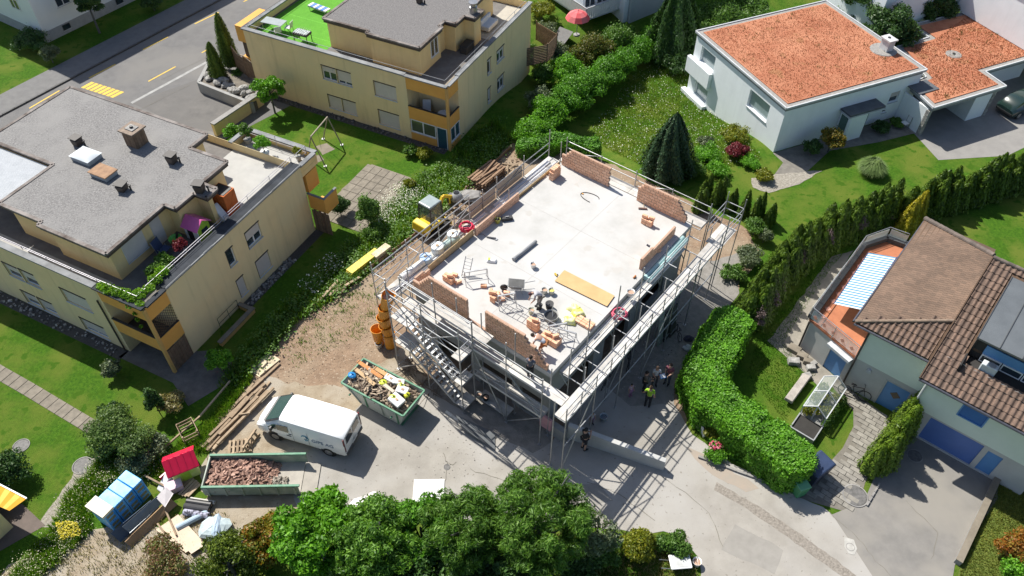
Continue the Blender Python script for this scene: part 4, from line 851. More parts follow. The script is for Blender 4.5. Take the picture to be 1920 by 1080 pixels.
t = fthing('air_conditioner','white outdoor air conditioning box on the roof balcony in front of the dormer','air conditioner',FR,5.25,.25,5.37); MB().box(-.35,.35,-.18,.18,.06,.55).build('casing',mat('pale_metal',(.6,.65,.66),rough=.4),t,bevel=.03); MB().lathe([(.02,0),(.17,0),(.17,.02),(.02,.02)],14,c=(.05,0,.55)).build('fan_grille',mat('grey_grille',(.3,.32,.33)),t)
for x in (-.25,.25): MB().box(x - .03,x + .03,-.15,.15,0,.06).build('foot',black_m,t)
# snow guards on the tiles
sg = MB()
for k in range(14): x = 3.5 + k * .62; q = S0 + sdir * 1.5 + Vector((x,0,0)) + snor * .09; sg.tube([q,q + Vector((.14,0,0)) + snor * .07,q + Vector((.3,0,0))],.012,5)
sg.build('snow_guard',galv,mroof)
# striped awning
AW = fthing('awning','blue and white striped awning over the terracotta terrace','awning',FR)
a0,a1,b1,b0 = Vector((-1.0,1.75,3.95)),Vector((-1.08,6.8,3.95)),Vector((-2.55,7.0,3.25)),Vector((-2.4,1.95,3.25)); n = 23
sw,sb = MB(),MB()
for k in range(n):
    for q,(f0,f1) in ((sw,(0,.55)),(sb,(.55,1))):
        t0,t1 = (k + f0) / n,(k + f1) / n; c4 = [a0.lerp(a1,t0),a0.lerp(a1,t1),b0.lerp(b1,t1),b0.lerp(b1,t0)]; q.hexa([c + Vector((0,0,-.008)) for c in c4] + c4)
sw.build('white_stripes',mat('awning_white',(.56,.60,.62),(.52,.56,.58)),AW); sb.build('blue_stripes',mat('awning_blue',(.04,.20,.36),(.035,.18,.33)),AW)
m = MB(); m.cyl(a0 + Vector((.05,0,.03)),a1 + Vector((.05,0,.03)),.06,n=8); m.cyl(b0,b1,.03,n=8); m.cyl(a0.lerp(a1,.1) + Vector((0,0,-.1)),b0.lerp(b1,.12) + Vector((0,0,-.05)),.02,n=6); m.cyl(a0.lerp(a1,.9) + Vector((0,0,-.1)),b0.lerp(b1,.88) + Vector((0,0,-.05)),.02,n=6); m.cyl(a0.lerp(a1,.5),a0.lerp(a1,.5) + Vector((1.05,0,0)),.03,n=6); m.build('awning_frame',mat('violet_dark',(.06,.05,.11)),AW)
# neighbour balcony at the right edge
nb = MB(); 
# ================================================================== houses at the top edge
UL = thing('white_block','white house with grey plinth behind the street at the top left corner','house',P(90,80,0),math.atan2(kd.y,kd.x))
w = MB(); w.box(0,16,0,12,.9,9.2); w.build('wall',mat('white_wall_cool',(.76,.79,.80),(.72,.75,.76),scale=.6),UL); w = MB(); w.box(-.03,16,-.03,12,-.3,.895); w.build('plinth',mat('plinth_grey',(.36,.37,.38),(.3,.31,.32)),UL)
for x,z in ((1.7,.35),(7.2,.35),(12.5,.35)): window(UL,Mfront(-.03),x,x + .7,z,z + .45,shut=0,leaves=1,hood=False,depth=-.01,fr=black_m)
for x in (2.0,6.0,10.0): window(UL,Mfront(0),x,x + 1.3,2.3,3.6,shut=.2,leaves=2,hood=False,depth=.0)
w = MB(); w.box(-.4,16.4,-.4,12.4,9.2,9.5); w.build('roof',fascia,UL)
for y in (2.0,6.0,9.5): window(UL,(lambda u,v,d: (-d,u,v)),y,y + 1.2,2.3,3.6,shut=.3,leaves=2,hood=False,depth=.0,sill=False)
b0_,b1_ = P(1098,38,.6),P(1160,16,.6); bd = b1_ - b0_
TB = thing('grey_block','grey rendered house with white railed balcony behind the hedge at the top edge','house',Vector((b0_.x,b0_.y,0)),math.atan2(bd.y,bd.x))
w = MB(); w.box(4.4,16,-.9,9,-2,7); w.build('wall',mat('grey_teal_render',(.40,.45,.46),(.36,.41,.42),scale=.8),TB)
w = MB(); w.box(.8,4.38,1.5,9,-2,7); w.box(3.9,4.38,-.6,1.49,-2,7); w.build('white_bay',whitewall,TB)
for x in (1.0,2.4): window(TB,Mfront(1.5),x,x + 1.2,.8,3.0,shut=.0,leaves=2,hood=False,depth=0,sill=False)
window(TB,Mfront(-.9),6.0,7.4,1.2,2.7,shut=0,leaves=2,hood=False,depth=0); window(TB,Mfront(-.9),9.5,10.9,1.2,2.7,shut=0,leaves=2,hood=False,depth=0)
MB().box(4.0,16.4,-1.3,9,7,7.3).build('roof',fascia,TB); MB().box(.5,3.99,1.1,9.4,7,7.3).build('roof',fascia,TB)
MB().box(0,3.88,0,1.48,.5,.62).build('balcony_floor',edge_w,TB); MB().box(0,.78,1.49,8,.5,.62).build('balcony_floor',edge_w,TB)
for a,b in (((0,.02),(3.88,.02)),((.02,.05),(.02,8))): MB().bar((*a,1.66),(*b,1.66),.07,.07).build('balcony_rail',edge_w,TB)
bal = mat('white_balustrade',(.66,.67,.66),(.58,.59,.58))
for k in range(16): MB().box(.03 + k * .24,.23 + k * .24,-.01,.02,.63,1.62).build('balustrade_panel',bal,TB)
for k in range(24): MB().box(-.01,.02,.1 + k * .33,.4 + k * .33,.63,1.62).build('balustrade_panel',bal,TB)
# ================================================================== the new building
NB = fthing('building_shell','unfinished concrete house shell with bare white slab and half-built brick walls','building',FN)
conc = mat('fresh_concrete',(0.465,0.46,0.445),(0.395,0.39,0.372),scale=.9,rough=.9,bump=.12,bscale=30,c3=(0.475,0.47,0.46),scale3=.3,speck=(1.1,(0.425,0.41,0.385),.64))
conc_d = mat('grey_concrete',(0.32,0.32,0.31),(0.25,0.25,0.245),scale=1.0,rough=.9,bump=.1)
brick_m = objrand('clay_brick',(0.86,0.52,0.345),(0.76,0.42,0.26),rough=.9,scale=14,bump=.2)
mortar = mat('mortar',(0.46,0.30,0.215),(0.38,0.25,0.18),scale=6)
SZ = 4.75
sl_ = MB(); sl_.box(-9.05,.05,-.02,13.55,4.42,SZ); slab = sl_.build('floor_slab',conc,NB)
# pour joints on the slab, as shallow raised seams
sj = MB()
for y in (4.6,9.1): sj.box(-8.9,-.1,y,y + .03,SZ,SZ + .004)
sj.box(-4.6,-4.57,.3,13.2,SZ,SZ + .0035); sj.build('pour_joint',mat('joint_line',(.42,.41,.39),(.38,.37,.35)),slab)
w = MB(); facade(w,Mfront(.1),-8.95,-.05,-.2,4.4,[(-7.6,-5.2,.0,2.0),(-4.6,-2.4,.0,2.05),(-1.9,-.5,.1,2.05)],.25)
facade(w,Mright(-.08),.12,13.4,-.2,4.4,[(1.0,4.2,.0,2.2),(5.2,7.8,.0,2.2),(9.0,11.5,.8,2.2)],.25)
w.box(-8.95,-8.93,.1,13.4,-.2,4.4); w.box(-8.92,-.1,13.38,13.4,-.2,4.4); w.build('concrete_wall',conc_d,NB)
w = MB(); w.box(-8.8,-.3,.4,13.2,2.25,2.4); w.box(-8.8,-.3,5,5.1,0,2.2); w.build('inner_floor',conc_d,NB)
mb_ = MB().box(-.1575,.1575,-.075,.075,0,.176).build('brick',brick_m,None,bevel=.006)
mb_first = [True]
def brick(parent,loc,rz,sx=1.0,tilt=(0,0)):
    o = mb_ if mb_first[0] else mb_.copy()
    if not mb_first[0]: col.objects.link(o)
    mb_first[0] = False; o.parent = parent; o.location = loc; o.rotation_euler = (tilt[0],tilt[1],rz); o.scale = (sx,1,1); return o
BL,BH = .325,.2
def brick_wall(name,p0,p1,ncourse,z0,profile=None):
    """p0->p1 in local metres; profile(u) -> number of courses at distance u"""
    p0,p1 = Vector((*p0,0)),Vector((*p1,0)); d = p1 - p0; L = d.length; d.normalize(); rz = math.atan2(d.y,d.x); core = MB(); w = MB().build(name,mortar,NB); k = 0
    for c in range(ncourse):
        u = 0 if c % 2 == 0 else -BL / 2
        while u < L - .05:
            a,b = max(0,u),min(L,u + BL); m = (a + b) / 2
            if b - a > .08 and (profile is None or c < profile(m)):
                q = p0 + d * m; brick(w,(q.x,q.y,z0 + c * BH),rz + random.uniform(-.006,.006),(b - a - .03) / .315); k += 1
                core.obox(p0 + d * m + Vector((0,0,z0 + c * BH + BH / 2 - .004)),(b - a,.115,BH - .002),rot3(rz))
            u += BL
    me = bpy.data.meshes.new(name); me.from_pydata(core.v,[],core.f); me.materials.append(mortar); w.data = me; return w
brick_wall('brick_wall',(-8.98,13.4),(-5.5,13.4),7,SZ,lambda u: 3 + u * 5 if u < .9 else 7)
brick_wall('brick_wall',(-3.55,13.42),(-.25,13.42),7,SZ,lambda u: (4 + u * 8) if u < .5 else (7 if u < 2.5 else 7 - (u - 2.5) * 7))
brick_wall('brick_wall',(-8.95,.08),(-5.2,.08),8,SZ,lambda u: 1.5 + u * 4.4 if u < 1.6 else 8)
brick_wall('brick_wall',(-5.2,.08),(-4.05,.08),1,SZ)
brick_wall('brick_wall',(-4.05,.08),(-.2,.08),8,SZ,lambda u: 8 if u < 2.3 else 8 - (u - 2.3) * 4.6)
brick_wall('brick_wall',(-8.98,5.1),(-8.98,9.0),3,SZ)
brick_wall('brick_wall',(-.35,8.6),(-.35,12.2),4,SZ,lambda u: 4 if u < 1.2 else 3)
brick_wall('brick_wall',(-8.98,.2),(-8.98,1.3),3,SZ,lambda u: 3 - u * 1.4)
# upstand boards along the left edge
ply = objrand('shuttering_ply',(.50,.36,.20),(.42,.295,.155),scale=2.5)
for k in range(3): MB().box(-9.12,-9.085,1.35 + k * 1.25,2.56 + k * 1.25,4.4,5.22).build('edge_board',ply,NB)
for k in range(3): MB().box(-9.12,-9.085,9.1 + k * 1.4,10.45 + k * 1.4,4.4,4.95).build('edge_board',ply,NB)
# ------------------------------------------------------------------ scaffold
SC = fthing('scaffold','galvanised steel tube scaffold with plank decks and stair tower around the new building','scaffold',FN)
unit = MB().cyl((0,0,0),(0,0,1),1,n=8).build('standard',galv,SC); unit_used = [False]
plank_m = objrand('scaffold_plank',(.60,.575,.535),(.44,.42,.39),scale=2.2,rough=.75)
alu = mat('alu_deck',(.52,.53,.54),(.42,.43,.44),scale=1.6,rough=.45,metal=.35)
def pipe(name,a,b,r=.032):
    r = max(r,.026)
    a,b = Vector(a),Vector(b); d = b - a
    o = unit if not unit_used[0] else unit.copy()
    if unit_used[0]: col.objects.link(o)
    unit_used[0] = True; o.name = name; o.parent = SC; o.rotation_mode = 'QUATERNION'; o.location = a; o.rotation_quaternion = d.to_track_quat('Z','Y'); o.scale = (r,r,d.length); return o
pl_proto = [None]
def deck(a,b,width,z,n=2,m=None,axis_n=None):
    """n planks side by side between two local points"""
    a,b = Vector((*a,z)),Vector((*b,z)); d = (b - a); L = d.length; d.normalize(); nn = Vector((-d.y,d.x,0)); rz = math.atan2(d.y,d.x)
    for k in range(n):
        c = a + d * (L / 2) + nn * (width * (k + .5) / n)
        if pl_proto[0] is None: pl_proto[0] = MB().box(-.5,.5,-.5,.5,-.045,0).build('deck_plank',plank_m,SC); o = pl_proto[0]
        else: o = pl_proto[0].copy(); col.objects.link(o)
        o.parent = SC; o.location = c + Vector((0,0,random.uniform(-.006,.006))); o.rotation_euler = (0,0,rz + random.uniform(-.004,.004)); o.scale = (L - .02,width / n - .012,1)
def bay_line(pts_in,pts_out,levels,top_in,top_out,guard=(1.05,),brace=True,base=0.0,inner_guard=()):
    n = len(pts_in)
    for i in range(n):
        a,b = pts_in[i],pts_out[i]
        ti = top_in[i] if isinstance(top_in,list) else top_in; to = top_out[i] if isinstance(top_out,list) else top_out
        if ti > 0: pipe('standard',(*a,base),(*a,ti))
        if to > 0: pipe('standard',(*b,base),(*b,to))
        for z in levels: pipe('transom',(*a,z - .08),(*b,z - .08),.022)
        for p in (a,b): MB().box(p[0] - .08,p[0] + .08,p[1] - .08,p[1] + .08,.02,.035).build('base_plate',galv,SC)
    for i in range(n - 1):
        for z in levels:
            L = (Vector(pts_out[i]) - Vector(pts_out[i + 1])).length
            for gz_ in (.5,1.0): pipe('guard_rail',(*pts_out[i],z + gz_),(*pts_out[i + 1],z + gz_),.02)
            pipe('ledger',(*pts_in[i],z - .1),(*pts_in[i + 1],z - .1),.02)
            for gz_ in inner_guard: pipe('guard_rail',(*pts_in[i],z + gz_),(*pts_in[i + 1],z + gz_),.02)
        if brace and i % 2 == 0: pipe('brace',(*pts_out[i],levels[0]),(*pts_out[i + 1],levels[0] + 1.0),.018)
Z1,Z2 = 2.43,4.43
# front
fx = [-4.0,-1.9,.28]
bay_line([(x,-.32) for x in fx],[(x,-1.02) for x in fx],[Z1,Z2],[6.6,6.6,5.7],[6.6,6.6,5.6])
for i in range(2):
    for z in (Z1,Z2): deck((fx[i],-1.0),(fx[i + 1],-1.0),.66,z)
    MB().box(fx[i],fx[i + 1],-1.05,-1.02,Z1,Z1 + .15).build('toe_board',alu,SC); MB().box(fx[i],fx[i + 1],-1.05,-1.02,Z2,Z2 + .15).build('toe_board',alu,SC)
deck((-7.3,-.95),(-3.2,-.95),.62,5.42); deck((-9.0,-.95),(-4.0,-.95),.64,Z2)
deck((.28,-1.0),(1.4,-1.0),.66,Z2)
for x in (-8.9,-7.2,-5.6): pipe('standard',(x,-.32,0),(x,-.32,6.55)); pipe('transom',(x,-.32,5.34),(x,-1.0,5.34),.02)
for z in (5.95,6.45): pipe('guard_rail',(-8.9,-1.0,z),(-4.0,-1.0,z),.02)
# stair tower at the left front
tx = [-8.75,-6.4,-4.0]
for x in tx:
    for y in (-1.05,-2.0):
        pipe('standard',(x,y,0),(x,y,7.0 if y < -1.5 else 6.6)); MB().box(x - .08,x + .08,y - .08,y + .08,.02,.035).build('base_plate',galv,SC)
    for z in (.4,Z1,Z2): pipe('transom',(x,-1.05,z - .08),(x,-2.0,z - .08),.022)
for z in (Z1,Z2):
    deck((-8.75,-2.0),(-7.55,-2.0),.93,z,3); deck((-4.6,-2.0),(-4.0,-2.0),.93,z,3)
    for gz_ in (.5,1.0): pipe('guard_rail',(-8.75,-2.0,z + gz_),(-4.0,-2.0,z + gz_),.02); pipe('guard_rail',(-8.75,-2.0,z + gz_),(-8.75,-1.05,z + gz_),.02); pipe('guard_rail',(-4.0,-2.0,z + gz_),(-4.0,-1.05,z + gz_),.02)
def flight(x0,z0,x1,z1_,y0,y1,n=11):
    st = MB(); st.bar((x0,y0,z0),(x1,y0,z1_),.05,.16); st.bar((x0,y1,z0),(x1,y1,z1_),.05,.16); s = st.build('stair_flight',alu,SC)
    for k in range(n):
        f = (k + .5) / n; x,z = x0 + (x1 - x0) * f,z0 + (z1_ - z0) * f; MB().box(x - .10,x + .10,y0 + .03,y1 - .03,z + .0,z + .03).build('tread',alu,s)
    for y in (y0,y1):
        pipe('hand_rail',(x0,y,z0 + .95),(x1,y,z1_ + .95),.02); pipe('stair_post',(x0,y,z0),(x0,y,z0 + .95),.018); pipe('stair_post',(x1,y,z1_),(x1,y,z1_ + .95),.018)
flight(-7.55,Z2,-4.6,Z1,-1.98,-1.42); flight(-7.55,Z1,-4.6,.42,-1.98,-1.42)
deck((-4.6,-2.0),(-3.9,-2.0),.93,.45,3)
MB().hexa([Vector(p) for p in ((-4.05,-2.55,.42),(-3.3,-2.95,.42),(-1.25,-2.75,.03),(-1.9,-1.95,.03),(-4.05,-2.55,.47),(-3.3,-2.95,.47),(-1.25,-2.75,.08),(-1.9,-1.95,.08))]).build('ramp_plate',mat('steel_plate',(.22,.235,.25),(.17,.18,.19),scale=2,rough=.4,metal=.4),SC)
deck((-3.9,-1.0),(-1.9,-1.0),.66,.45,2)
# right: outer deck on its own poles, narrow bracket deck along the slab edge
ry = [-1.6,.85,3.3,5.8,8.25,10.7,13.2]
bay_line([(1.4,y) for y in ry],[(2.08,y) for y in ry],[Z2],[5.5] * 7,[5.5] * 7)
for i in range(6):
    deck((2.06,ry[i]),(2.06,ry[i + 1]),.64,Z2); MB().box(2.10,2.13,ry[i],ry[i + 1],Z2,Z2 + .15).build('toe_board',alu,SC); pipe('ledger',(2.08,ry[i],Z1 - .1),(2.08,ry[i + 1],Z1 - .1))
for i,y in enumerate((.6,2.0,4.6,6.9,9.3,11.9)):
    pipe('standard',(.68,y,0),(.68,y,(6.6,7.4,7.5,6.9,6.6,6.6)[i])); pipe('transom',(.68,y,Z2 - .08),(1.4,y,Z2 - .08)); pipe('transom',(.68,y,Z2 + 1.0),(1.4,y,Z2 + 1.0)); pipe('bracket',(.68,y,Z2 - .1),(.08,y,Z2 - .1)); pipe('bracket',(.68,y,Z2 - .8),(.1,y,Z2 - .12))
    MB().box(.6,.76,y - .08,y + .08,.02,.035).build('base_plate',galv,SC)
    if i < 5:
        y2 = (2.0,4.6,6.9,9.3,11.9)[i]; deck((.66,y),(.66,y2),.56,Z2,2)
        for gz_ in (.5,1.0): pipe('guard_rail',(.68,y,Z2 + gz_),(.68,y2,Z2 + gz_))
pipe('brace',(2.08,-1.6,.2),(2.08,.85,Z2)); pipe('brace',(2.08,5.8,.2),(2.08,8.25,Z2)); pipe('brace',(1.4,3.3,.2),(1.4,5.8,Z2))
for x0,x1,y,za,zb_ in ((-4.0,-1.9,-1.02,Z2,.1),(-1.9,.28,-1.02,.1,Z1),(-1.9,.28,-1.02,Z2,Z1),(-8.75,-6.4,-2.0,.1,Z1),(-6.4,-4.0,-2.0,Z2,6.4),(-8.75,-6.4,-2.0,6.4,Z2)): pipe('brace',(x0,y,za),(x1,y,zb_))
for z in (5.0,5.5,6.4): pipe('guard_rail',(-8.75,-1.05,z),(-4.0,-1.05,z)); pipe('guard_rail',(-4.0,-1.02,z),(.28,-1.02,z)) if z < 6 else None
for z in (5.9,6.3): pipe('guard_rail',(-10.35,-1.4,z),(-10.35,6.2,z)); pipe('guard_rail',(-8.75,-2.0,z + .3),(-4.0,-2.0,z + .3))
for y in (2.3,4.9,7.4): pipe('standard',(-10.35,y,0),(-10.35,y,5.9))
for y in (-.4,2.1,4.6,7.0,9.5): pipe('standard',(2.08,y,Z2 - .1),(2.08,y,5.5))
# back right tower
for x in (.8,1.9):
    for y in (14.2,16.2): pipe('standard',(x,y,0),(x,y,5.8))
for gz_ in (.5,1.0,1.5):
    for a,b in (((.8,16.2),(1.9,16.2)),((1.9,14.2),(1.9,16.2)),((.8,14.2),(.8,16.2))): pipe('guard_rail',(*a,3.6 + gz_),(*b,3.6 + gz_),.02)
deck((1.85,14.2),(1.85,16.2),1.0,3.4,3)
# back
bx = [-9.6,-7.0,-4.5,-2.0,.5]
bay_line([(x,13.85) for x in bx],[(x,14.75) for x in bx],[Z2],-1,[5.7,5.5,5.6,5.5,5.7])
for i in range(4): deck((bx[i],13.95),(bx[i + 1],13.95),.78,Z2,2)
deck((-5.5,13.6),(-3.5,13.6),.3,Z2,1)
# left
ly = [-1.4,1.1,3.6,6.2,8.7,11.3,13.9]
bay_line([(-9.45,y) for y in ly],[(-10.35,y) for y in ly],[Z2],[6.3,-1,5.6,-1,5.5,-1,5.9],[6.9,6.6,6.2,6.2,6.0,6.0,6.4])
for i in range(6):
    deck((-9.47,ly[i]),(-9.47,ly[i + 1]),.86,Z2,3)
    if i in (3,4): MB().box(-10.4,-10.38,ly[i] + .1,ly[i + 1] - .1,Z2 + .02,Z2 + .95).build('fence_panel',mat('mesh_panel',(.40,.36,.30),(.33,.30,.25)),SC)
pipe('brace',(-10.35,1.1,Z2),(-10.35,3.6,Z2 + 1.9),.018); pipe('brace',(-10.35,3.6,Z2 + 1.9),(-10.35,6.2,Z2),.018)
for y in (-1.4,1.1): pipe('transom',(-10.35,y,6.2),(-9.45,y,6.2),.02)
# loose sheets and profiles on the left deck
lay = mat('white_profile',(.70,.71,.73),(.58,.59,.61),scale=1.5,rough=.4)
def onslab(name,label,cat,u,v,z=SZ + .006,drz=0,group=None):
    x,y = FN.l(u,v,z); return fthing(name,label,cat,FN,x,y,z,drz,group)
for k,(x,y0,y1,s) in enumerate([(-9.62,.2,4.2,.09),(-9.78,-.6,4.6,.09),(-9.95,3.0,7.2,.1),(-9.7,7.4,12.8,.12),(-9.95,8.0,13.4,.1),(-9.55,9.0,13.2,.08)]):
    t = fthing('facade_profile',['short','long'][k % 2] + ' pale metal profile lying on the left scaffold deck, ' + ['nearest the front corner','at the outer front end','beside the rolls','behind the hose coil','outermost at the back','innermost at the back'][k],'profile',FN,x,(y0 + y1) / 2,Z2 + .012)
    L = (y1 - y0) / 2; MB().box(-s,s,-L,L,0,.012).build('web',lay,t); MB().box(-s,-s + .01,-L,L,.0122,.09).build('flange',lay,t); MB().box(s - .01,s,-L,L,.0122,.09).build('flange',lay,t)
# rolls
def roll(t,r,L,m,core=True,axis='x',z=None):
    z = r if z is None else z; b = MB(); n = 20
    ax = Vector((1,0,0)); b.cyl((-L / 2,0,z),(L / 2,0,z),r,n=n); b.build('wound_sheet',m,t,smooth=False)
    MB().cyl((-L / 2 - .004,0,z),(L / 2 + .004,0,z),r * .28,n=12).build('core',mat('cardboard',(.36,.25,.15)),t)
wh = mat('white_film',(.74,.76,.76),(.62,.66,.66),scale=3,rough=.4); gl = mat('greenish_film',(.45,.56,.53),(.38,.49,.46),scale=3,rough=.35); bl = mat('blue_film',(.28,.46,.72),(.55,.65,.78),scale=4,rough=.35)
for k,(x,y,r,h,m,lab) in enumerate([(-10.0,4.35,.33,.45,wh,'upright white membrane roll on the left deck beside the hose coil'),(-10.05,3.1,.36,.4,wh,'largest white membrane roll in the middle of the left deck'),(-10.02,2.1,.34,.34,bl,'blue and white membrane roll at the front of the left deck')]):
    t = fthing('membrane_roll',lab,'roll',FN,x,y,Z2 + .02,0,'membrane rolls on the left deck'); MB().lathe([(r * .3,0),(r,0),(r * 1.02,h * .5),(r,h),(r * .92,h + .02),(r * .3,h + .02)],22).build('wound_sheet',m,t); MB().lathe([(.02,h),(r * .26,h),(r * .26,h + .04),(.02,h + .04)],12).build('core',mat('cardboard',(.36,.25,.15)),t)
t = fthing('film_roll','pale green wrapped roll lying on the left deck between the membrane rolls','roll',FN,-9.85,3.75,Z2 + .02,1.4); roll(t,.2,1.5,gl)
t = fthing('film_roll','white wrapped pack at the front end of the left deck','roll',FN,-10.0,1.0,Z2 + .02,1.5); roll(t,.2,1.6,wh)
# hose coils
def hose(t,m,R,turns,r=.035,jitter=.05):
    pts = []; n = turns * 18
    for k in range(n): a = 2 * math.pi * k / 18; q = R * (1 + jitter * math.sin(k * .37)) - .3 * R * ((k / n) ** 2); pts.append((q * math.cos(a) + .03 * math.sin(k * .2),q * math.sin(a),r + .05 + .24 * k / n + .03 * math.sin(k * .9)))
    MB().tube(pts,r,6).build('hose',m,t,smooth=True)
    MB().cyl((R * .9,0,.05),(R * 1.25,.15,.05),r * 1.3,n=8).build('coupling',galv,t)
t = fthing('hose_coil','bright pink-red hose coil on the left scaffold deck by the excavator','hose',FN,-9.95,5.45,Z2 + .05); hose(t,mat('crimson_hose',(.66,.015,.075),(.55,.012,.06),rough=.45),.42,8)
t = fthing('hose_coil','loose pink hose coil hanging on the right scaffold deck','hose',FN,.45,5.3,Z2 + .05); hose(t,mat('pink_hose',(.55,.08,.14),(.45,.06,.11),rough=.45),.40,5,jitter=.12)
# cyan pipes on the right edge
for k,(x,z) in enumerate(((.16,4.62),(.42,4.62))):
    t = fthing('drain_pipe',['pale turquoise pipe on the right slab edge, nearer the bricks','pale turquoise pipe on the right slab edge, outer one'][k],'pipe',FN,x,10.4,z,group='turquoise pipes on the right edge'); b = MB(); b.tube([(0,-2.0,0),(0,2.0,0)],.13,14); b.build('pipe_wall',mat('turquoise_film',(.42,.60,.60),(.36,.53,.53),rough=.25),t,smooth=True); MB().cyl((0,-2.05,0),(0,-1.9,0),.15,n=14).build('socket',mat('turquoise_film',(1,1,1)),t); MB().cyl((0,0,0),(0,.08,0),.138,n=14).build('band',mat('white_plastic',(.75,.75,.75)),t)
# ------------------------------------------------------------------ things on the slab
def bucket(u,v,m,label,r=.16,h=.28,z=SZ + .006,fill=None,world=False):
    t = thing('bucket',label,'bucket',P(u,v,z),random.uniform(0,3)); MB().lathe([(.02,0),(r * .82,0),(r,h),(r * 1.06,h),(r * 1.06,h - .03),(r * .97,h - .02),(r * .82,.04),(.02,.04)],18,cap=False).build('pail',m,t,smooth=True)
    MB().lathe([(.01,h * .7),(r * .93,h * .7),(r * .93,h * .68),(.01,h * .68)],16).build('contents',fill or mat('mortar',(.42,.36,.3)),t)
    pts = [(r * 1.05 * math.cos(a),.02 * math.sin(a * 2),h + r * .5 * math.sin(a)) for a in [math.pi * k / 8 for k in range(9)]]; MB().tube(pts,.007,5).build('handle',galv,t); return t
wp = mat('white_plastic',(.75,.75,.75),rough=.4); yb = mat('yellow_bucket',(.60,.56,.10),(.5,.47,.1),rough=.5); bb = black_m
bucket(996,587,mat('cream_bucket',(.60,.62,.48),(.55,.57,.44)),'cream bucket left of the bending worker')
bucket(1011,578,bb,'black bucket at the feet of the bending worker',fill=mat('grey_mix',(.16,.16,.15)))
bucket(1021,549,mat('pale_bucket',(.62,.62,.58)),'pale bucket behind the bending worker')
bucket(1034,550,mat('pale_bucket',(.62,.62,.58)),'white and yellow bucket right of the pale one behind the worker',fill=yb)
bucket(1000,501,wp,'lone white bucket in the middle of the slab')
bucket(933,417,yb,'yellowish bucket beside the left brick row',fill=black_m)
bucket(1182,553,wp,'white bucket on the right edge of the slab',r=.2)
t = onslab('mortar_tub','black round mortar tub with tools right of the bending worker','tub',1033,598); MB().lathe([(.02,0),(.30,0),(.36,.32),(.38,.32),(.38,.28),(.34,.28),(.30,.06),(.02,.06)],20,cap=False).build('tub',mat('grey_tub',(.36,.36,.34),rough=.5),t,smooth=True); MB().lathe([(.02,.24),(.335,.24),(.335,.22),(.02,.22)],18).build('contents',mat('wet_mix',(.03,.03,.03),rough=.3),t); MB().cyl((.1,0,.25),(-.2,.35,.62),.018,n=6).build('tool_handle',galv,t)
t = onslab('mixer_bucket','black mixing bucket behind the mortar tub','bucket',1030,577); MB().lathe([(.02,0),(.18,0),(.22,.34),(.02,.33)],16).build('pail',black_m,t); MB().cyl((0,0,.3),(.1,-.3,.6),.02,n=6).build('handle',galv,t)
t = onslab('wheelbarrow','grey wheelbarrow tipped beside the worker on the slab','wheelbarrow',967,545,drz=R_(35))
MB().hexa([(-.22,-.2,.32),(.28,-.2,.32),(.28,.2,.32),(-.22,.2,.32),(-.42,-.32,.62),(.48,-.3,.58),(.48,.3,.58),(-.42,.32,.62)]).build('tray',mat('grey_tray',(.30,.31,.31),(.22,.225,.225),scale=5,rough=.5,metal=.3),t,bevel=.02)
MB().hexa([(-.36,-.27,.6),(.42,-.25,.57),(.42,.25,.57),(-.36,.27,.6),(-.36,-.27,.63),(.42,-.25,.60),(.42,.25,.60),(-.36,.27,.63)]).build('tray_hollow',mat('hollow_shade',(.10,.10,.098),(.07,.07,.068)),t)  # dark inset paints a shaded hollow onto the solid tray
ti = MB(); ti.lathe([(.12,-.05),(.19,-.05),(.21,0),(.19,.05),(.12,.05)],18); q = ti.build('wheel',black_m,t,smooth=True); q.location = (-.62,0,.21); q.rotation_euler = (R_(90),0,0)
for s in (-1,1):
    MB().tube([(-.62,s * .07,.21),(-.2,s * .2,.3),(.4,s * .24,.36),(1.0,s * .28,.52)],.02,6).build('handle',galv,t); MB().tube([(.25,s * .22,.34),(.38,s * .22,.0)],.018,6).build('leg',galv,t)
for u,v,lab,m1 in [(1076,580,'yellow-topped cement bag, rear one of the three',0),(1068,603,'yellow-topped cement bag, front one of the three',.5),(1084,590,'yellow-topped cement bag, right one of the three',1.1)]:
    t = onslab('cement_bag',lab,'bag',u,v,drz=m1,group='yellow bags on the slab'); b = MB(); n = 10
    for i in range(n + 1):
        for j in range(n + 1):
            a,c = -1 + 2 * i / n,-1 + 2 * j / n; hh = .26 * max(0,(1 - a ** 4)) ** .5 * max(0,(1 - c ** 4)) ** .5 + .02 * math.sin(7 * a + 3 * c); b.v.append((a * .33,c * .24,max(.0,hh)))
    for i in range(n):
        for j in range(n): k = i * (n + 1) + j; b.f.append((k,k + n + 1,k + n + 2,k + 1))
    b.build('sack',mat('yellow_sack',(.74,.74,.42),(.72,.70,.08),scale=2.2,rough=.6,lo=.45,hi=.55),t,smooth=True); MB().box(-.36,-.31,-.12,.12,.0,.05).build('sack_seam',wp,t)
t = onslab('white_sack','small white sack with green print left of the pipe','bag',922,490,drz=.5); MB().hexa([(-.28,-.16,0),(.28,-.16,0),(.28,.16,0),(-.28,.16,0),(-.2,-.1,.17),(.22,-.1,.15),(.22,.1,.15),(-.2,.1,.17)]).build('sack',wp,t,bevel=.04,seg=2); MB().box(-.2,-.08,-.09,.09,.172,.176).build('print',mat('lime_print',(.5,.6,.1)),t)
